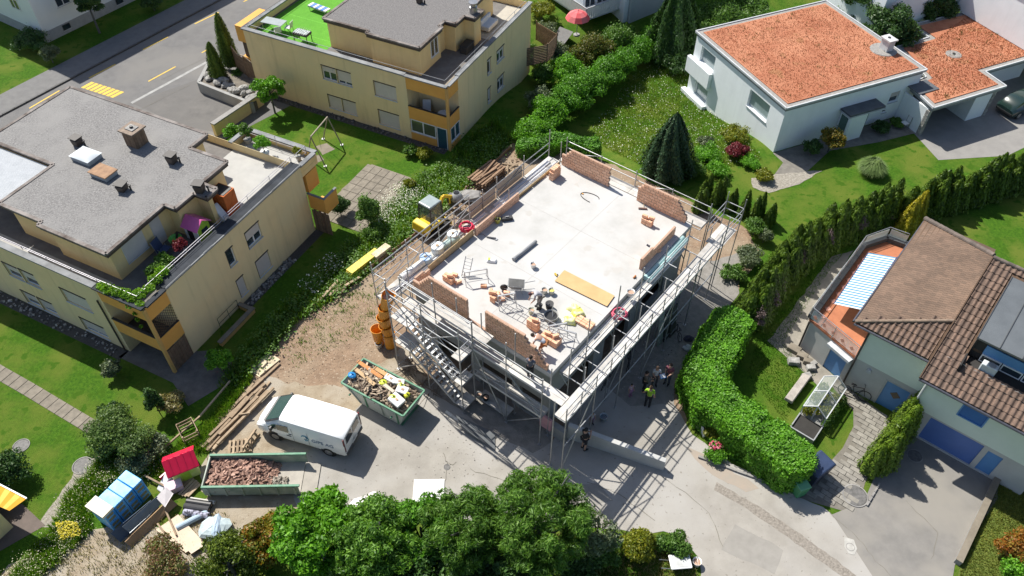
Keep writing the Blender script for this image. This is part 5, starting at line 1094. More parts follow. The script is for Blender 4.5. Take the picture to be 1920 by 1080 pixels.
# plywood board
q = [FN.l(*p,SZ) for p in ((1058,508),(1040,528),(1138,576),(1152,556))]
t = fthing('plywood_sheet','long orange-brown plywood sheet lying on the slab','board',FN,0,0,SZ + .02); MB().prism(q,.03,.055).build('sheet',mat('plywood',(.56,.37,.17),(.49,.31,.135),scale=1.5,rough=.7),t)
for k in (0.25,.7): a = Vector((*q[0],0)).lerp(Vector((*q[3],0)),k); b = Vector((*q[1],0)).lerp(Vector((*q[2],0)),k); MB().bar(a + Vector((0,0,.01)),b + Vector((0,0,.01)),.08,.036).build('batten',wood_d,t)
a,b = FN.l(963,487,SZ + .08),FN.l(1005,453,SZ + .08); t = fthing('steel_pipe','long grey pipe lying alone in the middle of the slab','pipe',FN,(a[0] + b[0]) / 2,(a[1] + b[1]) / 2,SZ + .006,math.atan2(b[1] - a[1],b[0] - a[0])); Lp = Vector((a[0] - b[0],a[1] - b[1])).length / 2; MB().tube([(-Lp,0,.1),(Lp,0,.1)],.1,14).build('pipe_wall',mat('grey_pipe',(.27,.28,.29),(.23,.24,.25),rough=.5),t,smooth=True); MB().cyl((-Lp - .02,0,.1),(-Lp + .15,0,.1),.115,n=14).build('socket',mat('grey_pipe',(.27,.28,.29)),t)
# ladders and trestles
def ladder(u0,v0,u1,v1,z0,z1_,w,label,n=9,name='ladder'):
    a,b = Vector((*FN.l(u0,v0,z0),z0)),Vector((*FN.l(u1,v1,z1_),z1_)); d = (b - a).normalized(); s = d.cross(Vector((0,0,1))).normalized() * w / 2; c = (a + b) / 2; t = fthing(name,label,'ladder',FN,c.x,c.y,min(z0,z1_))
    off = Vector((c.x,c.y,min(z0,z1_)))
    for sg in (-1,1): MB().bar(a + s * sg - off,b + s * sg - off,.025,.06).build('stile',galv,t)
    for k in range(n): q = a.lerp(b,(k + .5) / n) - off; MB().cyl(q - s,q + s,.014,n=6).build('rung',galv,t)
    return t
ladder(935,560,1050,622,SZ + .4,SZ + .4,.55,'long aluminium ladder platform lying across trestles on the slab',12)
ladder(872,520,880,482,SZ + .05,SZ + .95,.4,'short aluminium ladder standing on the left of the slab',6)
def trestle(u,v,label,drz,w=.9,h=.8):
    t = onslab('trestle',label,'trestle',u,v,drz=drz,group='metal trestles on the slab')
    for s in (-1,1):
        MB().tube([(-w / 2,s * .3,0),(-w / 2,s * .04,h)],.018,6).build('leg',galv,t); MB().tube([(w / 2,s * .3,0),(w / 2,s * .04,h)],.018,6).build('leg',galv,t)
    MB().bar((-w / 2,0,h),(w / 2,0,h),.08,.05).build('beam',galv,t); MB().tube([(-w / 2,.2,.25),(w / 2,.2,.25)],.014,6).build('crossbar',galv,t)
trestle(893,527,'metal trestle at the left of the slab beside the short ladder',.9,1.2); trestle(950,572,'metal trestle under the left end of the ladder platform',.9); trestle(1045,628,'metal trestle under the right end of the ladder platform',.9); trestle(1062,640,'metal trestle beside the squatting worker',.3)
# brick piles on the slab
def pile(u,v,spec,label,z=SZ + .006,fr=FN):
    x,y = fr.l(u,v,z); t = fthing('brick_pile',label,'brick pile',fr,x,y,z,group='loose brick piles')
    for (dx,dy,dz,rz,ty) in spec: brick(t,(dx,dy,dz),rz,1,(0,ty))
grid = lambda nx_,ny_,nz_: [((i - (nx_ - 1) / 2) * .33,(j - (ny_ - 1) / 2) * .165,k * .2,random.uniform(-.05,.05),0) for k in range(nz_) for i in range(nx_) for j in range(ny_)]
pile(1040,332,grid(1,5,3) + grid(1,4,4)[-4:],'upright block of stacked bricks at the back left of the slab')
pile(1213,420,grid(2,2,2) + [(-.2,0,.4,.1,0),(.2,.1,.4,.2,0)],'small toothed brick pile near the back right of the slab')
pile(928,562,grid(1,3,2) + [(.3,.2,0,.8,0),(-.1,0,.4,.4,0)],'loose brick pile behind the front wall opening'); pile(842,527,grid(2,2,2) + [(.1,0,.4,.5,0),(.5,.2,0,1.2,0)],'brick pile at the left behind the front wall')
pile(950,556,[(0,0,0,1.3,0),(.0,.0,.2,.5,0)],'two bricks left of the wheelbarrow'); pile(907,538,[(0,0,0,.6,0)],'single brick lying near the trestle at the left')
pile(1000,615,grid(2,2,3) + [(.1,0,.6,.3,0)],'brick stack behind the squatting worker'); pile(1033,640,grid(3,3,2) + [(-.2,0,.4,.2,0),(.2,.1,.4,1,0)],'brick stack right of the squatting worker')
pile(1096,607,grid(3,3,1),'flat brick layer on the right edge of the slab')
pile(1222,475,[(0,0,0,.3,0),(.2,.3,0,1.0,0),(.1,.1,.2,.5,0)],'few bricks beside the right brick row'); pile(853,517,[(0,0,0,.3,0)],'single brick behind the left front wall')
pile(920,548,[(0,0,0,2.0,0),(.35,.1,0,1.0,0)],'pair of bricks near the wheelbarrow path')
t = onslab('tool_box','black tool case beside the left brick row','tool case',951,412,drz=.9); MB().box(-.32,.32,-.14,.14,0,.2).build('case',black_m,t,bevel=.03); MB().box(-.1,.1,-.02,.02,.2,.26).build('handle',galv,t)
t = onslab('push_broom','push broom lying near the back brick wall','broom',1205,392,drz=.6); MB().box(-.25,.25,-.04,.04,0,.09).build('brush_head',mat('brush',(.2,.12,.1)),t); MB().tube([(0,0,.08),(.3,1.3,.1)],.014,6).build('handle',mat('broom_wood',(.5,.36,.2)),t)
t = onslab('cable','thin dark cable curled near the back brick wall','cable',1120,372); MB().tube([(.5 * math.cos(k * .3) * (1 + k * .02) - .4,.25 * math.sin(k * .3) - .02 * k,.02) for k in range(18)],.018,5).build('cord',black_m,t); MB().box(-.95,-.85,-.25,-.19,.0,.05).build('plug',orange,t)
t = onslab('mortar_gun','grinder with cable left on the slab beside the left brick row','tool',922,447,drz=.4); MB().tube([(-.3,0,.05),(.1,0,.06),(.22,0,.06)],[.03,.05,.06],8).build('body',mat('tool_grey',(.12,.12,.13)),t); MB().lathe([(.01,0),(.1,0),(.1,.02),(.01,.02)],12,c=(.25,0,.02)).build('disc',galv,t)
MB().tube([(-.3,0,.03),(-.6,.2,.015),(-1.2,-.1,.015),(-1.8,.3,.015)],.012,5).build('cord',black_m,t)
for u,v,lab,c in [(1190,520,'small orange clamp tool on the right slab edge',(.5,.18,.05)),(1215,462,'small dark drill on the right brick row',(.03,.03,.05)),(1042,516,'small yellow tape case on the slab',(.6,.42,.05))]:
    t = onslab('hand_tool',lab,'tool',u,v,drz=random.random() * 3,z=SZ + .006 + (.8 if v == 462 else 0)); MB().tube([(-.12,0,.05),(.08,0,.06)],[.04,.06],8).build('body',mat('tool_%d' % v,c),t); MB().box(-.05,-.01,-.12,.0,.02,.06).build('grip',black_m,t)
# ================================================================== things on the ground
def along(u0,v0,u1,v1,z=0.0):
    a,b = P(u0,v0,z),P(u1,v1,z); d = b - a; return a,b,math.atan2(d.y,d.x),d.length
def sharp(o,ang=35):
    o.data.polygons.foreach_set('use_smooth',[True] * len(o.data.polygons)); o.data.set_sharp_from_angle(angle=R_(ang)); return o
def loft(st,sec):
    """st: list of stations (x, params); sec(params)-> ring of (y,z)"""
    m = MB(); rings = [[(x,y,z) for y,z in sec(*p)] for x,*p in st]; n = len(rings[0])
    for r in rings: m.v.extend(r)
    for i in range(len(rings) - 1):
        for k in range(n): l = (k + 1) % n; m.f.append((i * n + k,(i + 1) * n + k,(i + 1) * n + l,i * n + l))
    m.f.append(tuple(range(n))); m.f.append(tuple((len(rings) - 1) * n + k for k in range(n))[::-1]); return m
tyre_m = mat('tyre_rubber',(.02,.02,.02),(.014,.014,.014),rough=.85); rim_m = mat('wheel_rim',(.30,.31,.32),(.2,.2,.21),rough=.4,metal=.6)
def wheel(t,x,y,r,w,side):
    h = MB(); h.lathe([(r * .62,-w / 2),(r * .93,-w / 2),(r,-w / 4),(r,w / 4),(r * .93,w / 2),(r * .62,w / 2),(r * .62,-w / 2)],22,cap=False); o = h.build('wheel',tyre_m,t,smooth=True); o.location = (x,y,r); o.rotation_euler = (R_(90),0,0)
    c = MB(); c.lathe([(.02,-.02),(r * .6,-.02),(r * .63,.03),(r * .45,.045),(r * .2,.02),(.02,.05)],16); q = c.build('rim',rim_m,o); q.rotation_euler = (R_(180) if side > 0 else 0,0,0); q.location = (0,0,-side * w * .38)
# ------------------------------------------------------------------ van
a,b,rz,L = along(619,854,520,824)     # rear wheel -> front wheel, camera side
VAN = thing('delivery_van','white delivery van with lettering on its side parked by the timber pile','van',a + Vector((0,0,.014)) - Vector((-math.sin(rz),math.cos(rz),0)) * 1.88,rz)
# local: x forward, y to the vehicle's left (the side the camera sees, y = 1.88)
van_m = mat('white_van_paint',(.86,.87,.88),(.82,.83,.84),scale=.5,rough=.28,coat=.5)
def vsec(zb,zm,zt,wb,wm,wt):
    h = [(wb,zb),(wm,zb + .22),(wm,zm),((wm + wt) / 2 + .02,zm + (zt - zm) * .55),(wt,zt - .09),(wt - .12,zt - .01),(wt * .45,zt + .015)]
    ring = h + [(-y,z) for y,z in h[::-1]]; return [(y + .94,z) for y,z in ring]
vs_ = [(-.98,.42,1.0,1.82,.86,.93,.80),(-.86,.32,1.02,1.90,.90,.955,.83),(-.4,.28,1.02,1.94,.90,.965,.845),(1.6,.28,1.02,1.96,.90,.965,.845),(2.35,.28,1.02,1.95,.90,.965,.835),(2.55,.28,1.02,1.90,.90,.965,.81),(3.0,.28,1.02,1.62,.90,.96,.76),(3.5,.28,1.0,1.24,.90,.95,.72),(3.75,.3,.96,1.10,.88,.93,.70),(4.02,.3,.82,.98,.84,.88,.62),(4.14,.34,.66,.80,.76,.78,.55)]
body = sharp(loft(vs_,vsec).build('body',van_m,VAN),30)
# windscreen and glass laid just proud of the shell
def quadpatch(name,pts,m,t,th=.012):
    pts = [Vector(p) for p in pts]; n = (pts[1] - pts[0]).cross(pts[3] - pts[0]).normalized() * th; return MB().hexa(list(pts) + [p + n for p in pts]).build(name,m,t,bevel=.004)
glass_v = glassmat('van_glass',(.05,.09,.085),.05)
yc = .94
quadpatch('windscreen',[(3.49,yc - .74,1.285),(3.49,yc + .74,1.285),(2.62,yc + .735,1.885),(2.62,yc - .735,1.885)],glass_v,VAN,.014)
w = MB(); w.bar((3.53,yc - .78,1.27),(3.53,yc + .78,1.27),.12,.03); w.bar((2.6,yc - .78,1.86),(3.5,yc - .80,1.25),.07,.03); w.bar((2.6,yc + .78,1.86),(3.5,yc + .80,1.25),.07,.03); w.build('windscreen_surround',black_m,VAN)
for s_ in (-1,1):
    q4 = [(2.1,yc + s_ * .985,1.12),(2.75,yc + s_ * .985,1.12),(2.75,yc + s_ * .925,1.5),(2.1,yc + s_ * .925,1.58)]; quadpatch('side_window',q4 if s_ < 0 else q4[::-1],glass_v,VAN,.012)
    q4 = [(2.8,yc + s_ * .985,1.12),(3.3,yc + s_ * .98,1.1),(3.02,yc + s_ * .90,1.36),(2.8,yc + s_ * .905,1.47)]; quadpatch('side_window',q4 if s_ < 0 else q4[::-1],glass_v,VAN,.012)
for y0 in (yc - .68,yc + .03): quadpatch('rear_window',[(-.985,y0 + .65,1.15),(-.985,y0,1.15),(-.99,y0 + .03,1.66),(-.99,y0 + .62,1.66)],glassmat('rear_glass',(.03,.035,.04)),VAN,.012)
w = MB(); w.box(-1.03,-.95,yc - .86,yc + .86,.36,.56); w.box(4.08,4.18,yc - .7,yc + .7,.32,.5); w.build('bumper',mat('grey_bumper',(.10,.10,.105),rough=.6),VAN,bevel=.02)
for y in (yc - .90,yc + .82): MB().box(-.99,-.93,y,y + .09,.7,1.75).build('tail_light',mat('tail_red',(.25,.015,.015),(.05,.05,.05),scale=4,world_pos=False,rough=.2),VAN,bevel=.01)
for y in (yc - .82,yc + .58): MB().hexa([(3.95,y,.74),(4.1,y,.70),(4.08,y + .24,.70),(3.95,y + .24,.74),(3.85,y,.95),(4.03,y,.90),(4.03,y + .24,.90),(3.85,y + .24,.95)]).build('headlight',mat('headlamp',(.45,.48,.5),rough=.1),VAN,bevel=.02)
for y,s in ((-.14,-1),(2 * yc + .14,1)): MB().box(2.95,3.08,y - .1,y + .1,1.1,1.34).build('mirror',black_m,VAN,bevel=.03)
MB().bar((1.02,1.912,.45),(1.02,1.912,1.55),.012,.012).build('door_seam',mat('seam_grey',(.3,.3,.3)),VAN); MB().bar((1.9,1.912,.45),(1.9,1.912,1.55),.012,.012).build('door_seam',mat('seam_grey',(.3,.3,.3)),VAN)
MB().bar((1.75,yc - .78,1.965),(1.75,yc + .78,1.965),.012,.012).build('roof_seam',mat('seam_grey',(.3,.3,.3)),VAN)
MB().bar((-.99,yc,.6),(-.95,yc,1.75),.012,.012).build('door_seam',mat('seam_grey',(.3,.3,.3)),VAN)
MB().box(1.95,2.12,1.905,1.93,.98,1.02).build('door_handle',black_m,VAN); MB().box(2.0,2.25,1.908,1.925,.8,.86).build('door_handle',black_m,VAN)
MB().box(-1.045,-1.032,yc - .26,yc + .26,.62,.73).build('number_plate',wp,VAN)
for x in (0,L):
    for y,s in ((.06,-1),(2 * yc - .06,1)):
        wheel(VAN,x,y,.33,.22,s); ar = MB(); ar.lathe([(.40,0),(.42,.02),(.02,.02),(.02,0)],20); o = ar.build('wheel_arch',black_m,VAN); o.location = (x,-.022 if s < 0 else 2 * yc + .022,.36); o.rotation_euler = (R_(90) * 1,0,0)
tm = text_mesh('GIPS AG',.34,'lettering',mat('logo_blue',(.03,.12,.26),(.03,.1,.22)),VAN); tm.matrix_local = Matrix.Translation((.22,1.915,1.0)) @ Matrix(((-1,0,0,0),(0,0,1,0),(0,1,0,0),(0,0,0,1)))
ring = MB(); ring.tube([(.2 * math.cos(k * .32),0,.2 * math.sin(k * .32)) for k in range(1,16)],.022,5); o = ring.build('logo_ring',mat('logo_teal',(.05,.30,.40)),VAN); o.location = (1.2,1.913,1.04)
o = MB().tube([(.12 * math.cos(k * .4 + 2),0,.10 * math.sin(k * .4 + 2)) for k in range(9)],.018,5).build('logo_swirl',mat('logo_blue',(.03,.12,.26)),VAN); o.location = (1.2,1.914,1.04)
# ------------------------------------------------------------------ skip with debris
zt = 1.4; r_nl,r_fl,r_fr,r_nr = P(640,718,zt),P(672,668,zt),P(797,733,zt),P(756,781,zt)
dl = (r_nr - r_nl).normalized(); SK = thing('waste_skip','pale waste skip with green rim full of building rubbish','skip',Vector((r_nl.x,r_nl.y,.014)),math.atan2(dl.y,dl.x)); Ls = (r_nr - r_nl).length; nn = Vector((-dl.y,dl.x,0)); Wd = (r_fr - r_nr).dot(nn)
skin = mat('skip_grey_green',(.46,.49,.46),(.35,.39,.36),scale=1.5,rough=.6); sgreen = mat('skip_green',(.05,.20,.11),(.13,.27,.18),scale=3,rough=.6)
top_ = [(0,0,1.4),(Ls,0,1.4),(Ls,Wd,1.4),(0,Wd,1.4)]; bot = [(1.0,.14,.08),(Ls - .45,.14,.08),(Ls - .45,Wd - .14,.08),(1.0,Wd - .14,.08)]
inn = [(.05,.05,1.4),(Ls - .05,.05,1.4),(Ls - .05,Wd - .05,1.4),(.05,Wd - .05,1.4)]
s = MB(); s.add(top_ + bot,[(4,5,1,0),(5,6,2,1),(6,7,3,2),(7,4,0,3),(7,6,5,4)]); s.add(inn + [(1.03,.18,.12),(Ls - .5,.18,.12),(Ls - .5,Wd - .18,.12),(1.03,Wd - .18,.12)],[(0,1,5,4),(1,2,6,5),(2,3,7,6),(3,0,4,7),(4,5,6,7)]); s.build('tub',skin,SK)
s = MB()
for i in range(4): s.bar(Vector(top_[i]),Vector(top_[(i + 1) % 4]),.1,.09)
s.build('rim',sgreen,SK,bevel=.015)
for k in range(4): x = .45 + k * (Ls - .9) / 3; MB().bar((x,-.01,1.32),(max(x,1.02) if x < 1 else min(x,Ls - .5),.11,.2),.09,.06).build('rib',sgreen if k % 2 else skin,SK)
MB().cyl((.6,-.08,.95),(.6,-.2,.95),.05,n=8).build('lug',sgreen,SK); MB().cyl((Ls - .7,-.08,.95),(Ls - .7,-.2,.95),.05,n=8).build('lug',sgreen,SK); MB().box(.9,Ls - .35,.2,Wd - .2,.0,.085).build('skids',sgreen,SK)
def heap(n,fn,size,seed,flat=.6):
    rn = random.Random(seed); m = MB()
    for _ in range(n):
        c = fn(rn); s = size(rn); M = rot3(rn.uniform(0,6.3),rn.uniform(-.7,.7),rn.uniform(-.7,.7)); j = lambda: rn.uniform(.7,1.15)
        pts = [Vector(c) + M @ Vector((sx * s[0] * j(),sy * s[1] * j(),sz * s[2] * j())) for sx,sy,sz in ((-1,-1,-1),(1,-1,-1),(1,1,-1),(-1,1,-1),(-1,-1,1),(1,-1,1),(1,1,1),(-1,1,1))]; m.hexa(pts)
    return m
SKP = lambda x,y,z: SK.matrix_basis @ Vector((x,y,z))
def in_skip(rn):
    x,y = rn.uniform(.25,Ls - .25),rn.uniform(.2,Wd - .2); q = 1.2 + .5 * math.sin(math.pi * y / Wd) * math.sin(math.pi * min(1,(x + .3) / Ls)) + rn.uniform(-.2,.05); return SK_M @ Vector((x,y,q))
SK_M = Matrix.Translation(SK.location) @ Matrix.Rotation(SK.rotation_euler.z,4,'Z')
deb = objrand('mixed_debris',(.56,.45,.33),(.13,.09,.065),scale=5)
o = heap(620,in_skip,lambda r: (r.uniform(.05,.34),r.uniform(.02,.07),r.uniform(.01,.045)),3).build('rubbish',deb); tag(o,'brown mixed building rubbish heaped in the green-rimmed skip','rubbish',kind='stuff')
bs = MB(); bs.add([SK_M @ Vector(p) for p in [(.2,.15,1.1),(Ls - .2,.15,1.1),(Ls - .2,Wd - .15,1.1),(.2,Wd - .15,1.1),(Ls * .5,Wd * .5,1.32)]],[(0,1,4),(1,2,4),(2,3,4),(3,0,4)]); 
o.data.materials[0] = deb
heap_base = bs.build('rubbish_base',mat('dark_debris',(.10,.075,.055),(.06,.045,.035),scale=4)); heap_base.parent = o
def in_sk(name,label,cat,x,y,z,rz=0.0): return thing(name,label,cat,SK_M @ Vector((x,y,z)),SK.rotation_euler.z + rz)
for x,y,L2,w2,rz2,lab,c in [(.9,Wd - .55,1.9,.2,-.15,'orange plank sticking up in the skip',(.52,.22,.07)),(.95,Wd - 1.05,1.7,.2,-.22,'pale brown plank lying in the skip',(.48,.33,.18)),(1.5,Wd - .35,1.0,.22,-.1,'short tan board at the far rim of the skip',(.50,.30,.13)),(2.1,.95,1.6,.16,-.2,'thin pale batten across the skip',(.55,.48,.38))]:
    t = in_sk('plank',lab,'plank',x,y,1.66,rz2); o = MB().box(-L2 / 2,L2 / 2,-w2 / 2,w2 / 2,0,.045).build('board',mat('plank_' + lab[:6],c,scale=3),t); o.rotation_euler = (.1,-.08,0); MB().box(-L2 / 2 + .05,-L2 / 2 + .11,-w2 / 2,w2 / 2,.046,.05).build('end_mark',wood_d,t).rotation_euler = (.1,-.08,0)
def lump(t,name,sx,sy,sz,m,seed):
    rn = random.Random(seed); b = MB(); n = 7
    for i in range(n + 1):
        th = math.pi * i / n
        for k in range(10):
            ph = 2 * math.pi * k / 10; f = 1 + rn.uniform(-.16,.16); b.v.append((sx * math.sin(th) * math.cos(ph) * f,sy * math.sin(th) * math.sin(ph) * f,sz * (1 - math.cos(th)) * .5 * (1 + rn.uniform(-.05,.05))))
    for i in range(n):
        for k in range(10): l = (k + 1) % 10; b.f.append((i * 10 + k,(i + 1) * 10 + k,(i + 1) * 10 + l,i * 10 + l))
    return b.build(name,m,t,smooth=False)
for k,(x,y,c,lab) in enumerate([(.32,.55,(.02,.25,.62),'bright blue plastic bag at the left end of the skip'),(2.0,Wd * .55,(.60,.66,.05),'yellow green plastic bag in the middle of the skip'),(2.9,Wd - .5,(.62,.66,.12),'yellow green plastic bag at the far side of the skip'),(3.0,.55,(.58,.64,.1),'yellow green plastic bag near the front rim of the skip'),(Ls - .5,Wd * .55,(.60,.62,.04),'small yellow bag at the right end of the skip')]):
    t = in_sk('plastic_bag',lab,'bag',x,y,1.55); lump(t,'bag',.22 - .06 * (k == 4),.18,.22,mat('bag_%d' % k,c,tuple(q * .75 for q in c),scale=6,rough=.4),k); MB().cyl((0,0,.2),(.02,.03,.29),.03,.05,n=7).build('bag_knot',mat('bag_%d' % k,c),t)
for k,(x,y,sx,sy,lab) in enumerate([(Ls - .75,.5,.42,.3,'white foam block at the near right corner of the skip'),(2.2,Wd - .45,.36,.2,'crumpled white sack at the middle far side of the skip'),(3.15,Wd * .62,.34,.24,'grey white paper sack on the right half of the skip'),(2.7,Wd * .8,.3,.18,'white board offcut by the yellow bag in the skip')]):
    t = in_sk('white_offcut',lab,'packaging',x,y,1.6,-.2 + .2 * k); MB().hexa([(-sx,-sy,0),(sx,-sy,.02),(sx * .9,sy,0),(-sx,sy * .9,.03),(-sx * .9,-sy * .9,.14),(sx,-sy,.16),(sx * .85,sy,.1),(-sx,sy,.15)]).build('block',mat('foam_white',(.72,.72,.70),(.58,.58,.55),scale=5),t,bevel=.02); MB().box(-.05,.1,-.06,.05,.16,.165).build('label_patch',mat('kraft',(.45,.3,.2)),t)
# ------------------------------------------------------------------ open tipper container with brick rubble
zt = .95; c_bl,c_br,c_fr,c_fl = P(394,852,zt),P(569,849,zt),P(557,911,zt),P(378,914,zt); dl = (c_fr - c_fl).normalized()
TC = thing('tipper_container','open green steel container filled with broken brick','container',Vector((c_fl.x,c_fl.y,.014)),math.atan2(dl.y,dl.x)); Lc = (c_fr - c_fl).length; nn = Vector((-dl.y,dl.x,0)); Wc = (c_bl - c_fl).dot(nn)
cpaint = mat('container_paint',(.26,.33,.27),(.17,.23,.185),scale=1.6,rough=.65,c3=(.36,.40,.34),scale3=1.2)
MB().box(0,Lc,0,.06,.15,.86).build('side_wall',cpaint,TC); MB().box(0,Lc + .1,Wc - .06,Wc,.15,.86).build('side_wall',cpaint,TC); MB().box(-.06,-.001,0,Wc,.15,.9).build('end_wall',cpaint,TC)
MB().box(-.05,Lc + .1,-.03,.09,.862,.95).build('top_rail',sgreen,TC,bevel=.01); MB().box(-.05,Lc + .15,Wc - .09,Wc + .03,.862,.95).build('top_rail',sgreen,TC,bevel=.01)
MB().box(0,Lc,.061,Wc - .061,.12,.18).build('floor',mat('dusty_floor',(.40,.37,.32),(.30,.275,.24),scale=1.5),TC)
MB().hexa([(Lc + .02,.1,.10),(Lc + .75,.1,.02),(Lc + .75,Wc - .1,.02),(Lc + .02,Wc - .1,.10),(Lc + .02,.1,.15),(Lc + .75,.1,.06),(Lc + .75,Wc - .1,.06),(Lc + .02,Wc - .1,.15)]).build('tail_gate',mat('dusty_floor',(.4,.37,.32)),TC)
for k in range(6): MB().box(.2 + k * (Lc - .4) / 5 - .04,.2 + k * (Lc - .4) / 5 + .04,-.05,-.001,.15,.86).build('rib',cpaint,TC)
for x in (.5,Lc - .5): MB().box(x - .08,x + .08,.1,Wc - .1,.0,.118).build('skid',black_m,TC)
TC_M = Matrix.Translation(TC.location) @ Matrix.Rotation(TC.rotation_euler.z,4,'Z')
def in_tc(rn):
    x = rn.uniform(.08,Lc * .72); y = rn.uniform(.1,Wc - .1); hgt = .62 * (1 - sstep(Lc * .45,Lc * .74,x)) * (.75 + .25 * math.sin(math.pi * y / Wc)); return TC_M @ Vector((x,y,.18 + hgt * rn.uniform(.5,1.0)))
rub = objrand('brick_rubble',(.48,.30,.23),(.235,.135,.10),scale=6)
o = heap(1100,in_tc,lambda r: (r.uniform(.04,.14),r.uniform(.03,.10),r.uniform(.02,.06)),5).build('brick_rubble',rub); tag(o,'heap of broken pink brick rubble inside the green steel container','rubble',kind='stuff')
o2 = heap(160,lambda rn: TC_M @ Vector((rn.uniform(Lc * .5,Lc * .85),rn.uniform(.1,Wc * .5),.2 + .1 * rn.random())),lambda r: (r.uniform(.03,.1),r.uniform(.03,.08),r.uniform(.02,.05)),8).build('mortar_crumbs',mat('crumb',(.36,.32,.27),(.25,.22,.18),scale=5)); o2.parent = o
# ------------------------------------------------------------------ debris chute
chm = mat('chute_orange',(.72,.30,.03),(.62,.25,.025),scale=2,rough=.45)
CH = thing('debris_chute','tall orange debris chute of stacked barrels hanging on the scaffold corner','chute',P(724,645,.006)); basep = P(724,645,.006)
pts = [P(732,650,.05),P(729,628,.9),P(723,612,1.75),P(719,596,2.6),P(722,578,3.45),P(728,556,4.6)]
for k in range(5):
    a,b = pts[k] - basep,pts[k + 1] - basep; d = (b - a); m = MB(); m.cyl(a,b + d * .10,.27,.36,n=18,caps=False); m.cyl(b + d * .10,a,.34,.25,n=18,caps=False); m.build('chute_segment',chm,CH,smooth=True); MB().tube([b + d * .08 + (b - a).orthogonal().normalized() * 0 + Vector((.37 * math.cos(q),.37 * math.sin(q),0)) for q in [2 * math.pi * i / 16 for i in range(16)]],.022,5,closed=True).build('segment_rim',chm,CH)
CH.children[0]
C2 = thing('chute_segment','single orange chute barrel standing on the earth beside the debris chute','chute',P(712,643,.006)); m = MB(); m.lathe([(.27,0),(.36,1.25),(.37,1.25),(.36,1.18),(.25,.02)],18,cap=False); m.build('barrel',chm,C2,smooth=True); MB().tube([(.37 * math.cos(q),.37 * math.sin(q),1.25) for q in [2 * math.pi * i / 16 for i in range(16)]],.022,5,closed=True).build('barrel_rim',chm,C2)
bucket(711,650,wp,'white bucket in front of the orange chute',r=.2,h=.35,z=.01,fill=black_m)
# ------------------------------------------------------------------ mini excavator
EX = thing('mini_excavator','small yellow excavator with glazed cab standing behind the scaffold','excavator',P(812,428,.006),FN.rz + R_(90)); ey = mat('excavator_yellow',(.72,.52,.03),(.66,.46,.03),scale=2,rough=.4); eg = mat('excavator_dark',(.06,.06,.065),rough=.6)
for s in (-.62,.62):
    m = MB(); m.hexa([(-.75,s - .17,.12),(.75,s - .17,.12),(.75,s + .17,.12),(-.75,s + .17,.12),(-.95,s - .17,.42),(.95,s - .17,.42),(.95,s + .17,.42),(-.95,s + .17,.42)]); m.hexa([(-.7,s - .17,.0),(.7,s - .17,.0),(.7,s + .17,.0),(-.7,s + .17,.0),(-.76,s - .17,.119),(.76,s - .17,.119),(.76,s + .17,.119),(-.76,s + .17,.119)]); m.build('track',tyre_m,EX,bevel=.03)
MB().box(-.6,.6,-.45,.45,.25,.5).build('undercarriage',eg,EX); MB().hexa([(-1.15,-.6,.55),(.5,-.6,.55),(.5,.6,.55),(-1.15,.6,.55),(-1.05,-.55,1.05),(.3,-.55,.8),(.3,.55,.8),(-1.05,.55,1.05)]).build('engine_hood',ey,EX,bevel=.07,seg=2)
MB().hexa([(-1.28,-.66,.5),(-.85,-.66,.5),(-.85,.66,.5),(-1.28,.66,.5),(-1.22,-.6,1.15),(-.75,-.6,1.2),(-.75,.6,1.2),(-1.22,.6,1.15)]).build('counterweight',ey,EX,bevel=.08,seg=2); MB().box(-1.3,-1.2,-.5,.5,.46,.56).build('rear_bumper',wp,EX); MB().box(-1.285,-1.24,-.6,-.4,.6,.75).build('tail_light',mat('tail_red',(.25,.02,.02)),EX)
cab = MB()
for x,y in ((-.7,-.55),(-.7,.5),(.5,-.55),(.5,.5)): cab.bar((x,y,.85),(x + (.1 if x < 0 else -.1),y * .92,2.35),.07,.07)
cab.build('cab_frame',eg,EX); MB().hexa([(-.66,-.56,2.32),(.46,-.56,2.32),(.46,.52,2.32),(-.66,.52,2.32),(-.6,-.5,2.44),(.4,-.5,2.40),(.4,.46,2.40),(-.6,.46,2.44)]).build('cab_roof',mat('cab_roof_grey',(.30,.36,.36),(.25,.3,.3),rough=.3),EX,bevel=.04,seg=2)
g = MB(); g.hexa([(-.65,-.54,1.0),(.45,-.54,1.0),(.45,-.52,1.0),(-.65,-.52,1.0),(-.58,-.5,2.3),(.38,-.5,2.3),(.38,-.48,2.3),(-.58,-.48,2.3)]); g.hexa([(-.68,-.48,1.25),(-.66,-.48,1.25),(-.66,.44,1.25),(-.68,.44,1.25),(-.6,-.45,2.3),(-.58,-.45,2.3),(-.58,.42,2.3),(-.6,.42,2.3)]); g.hexa([(.44,-.48,.95),(.46,-.48,.95),(.46,.44,.95),(.44,.44,.95),(.37,-.45,2.3),(.39,-.45,2.3),(.39,.42,2.3),(.37,.42,2.3)]); g.build('cab_glass',clearmat('cab_glass',(.10,.14,.13),.55),EX)
MB().box(-.4,.05,-.25,.25,.9,1.2).build('seat',black_m,EX,bevel=.04)
bm_ = MB(); bm_.bar((.6,.2,.75),(1.35,.2,1.75),.18,.24); bm_.build('boom',ey,EX,bevel=.02); bm_ = MB(); bm_.bar((1.35,.2,1.75),(2.25,.2,1.1),.15,.2); bm_.build('stick',ey,EX,bevel=.02); MB().cyl((.75,.2,1.15),(1.25,.2,1.45),.05,n=8).build('ram',galv,EX)
MB().hexa([(2.1,-.2,.45),(2.6,-.2,.55),(2.6,.6,.55),(2.1,.6,.45),(2.05,-.2,1.1),(2.5,-.2,1.15),(2.5,.6,1.15),(2.05,.6,1.1)]).build('bucket',eg,EX,bevel=.03); MB().bar((.95,-.8,.28),(.95,.8,.28),.06,.32).build('dozer_blade',ey,EX)
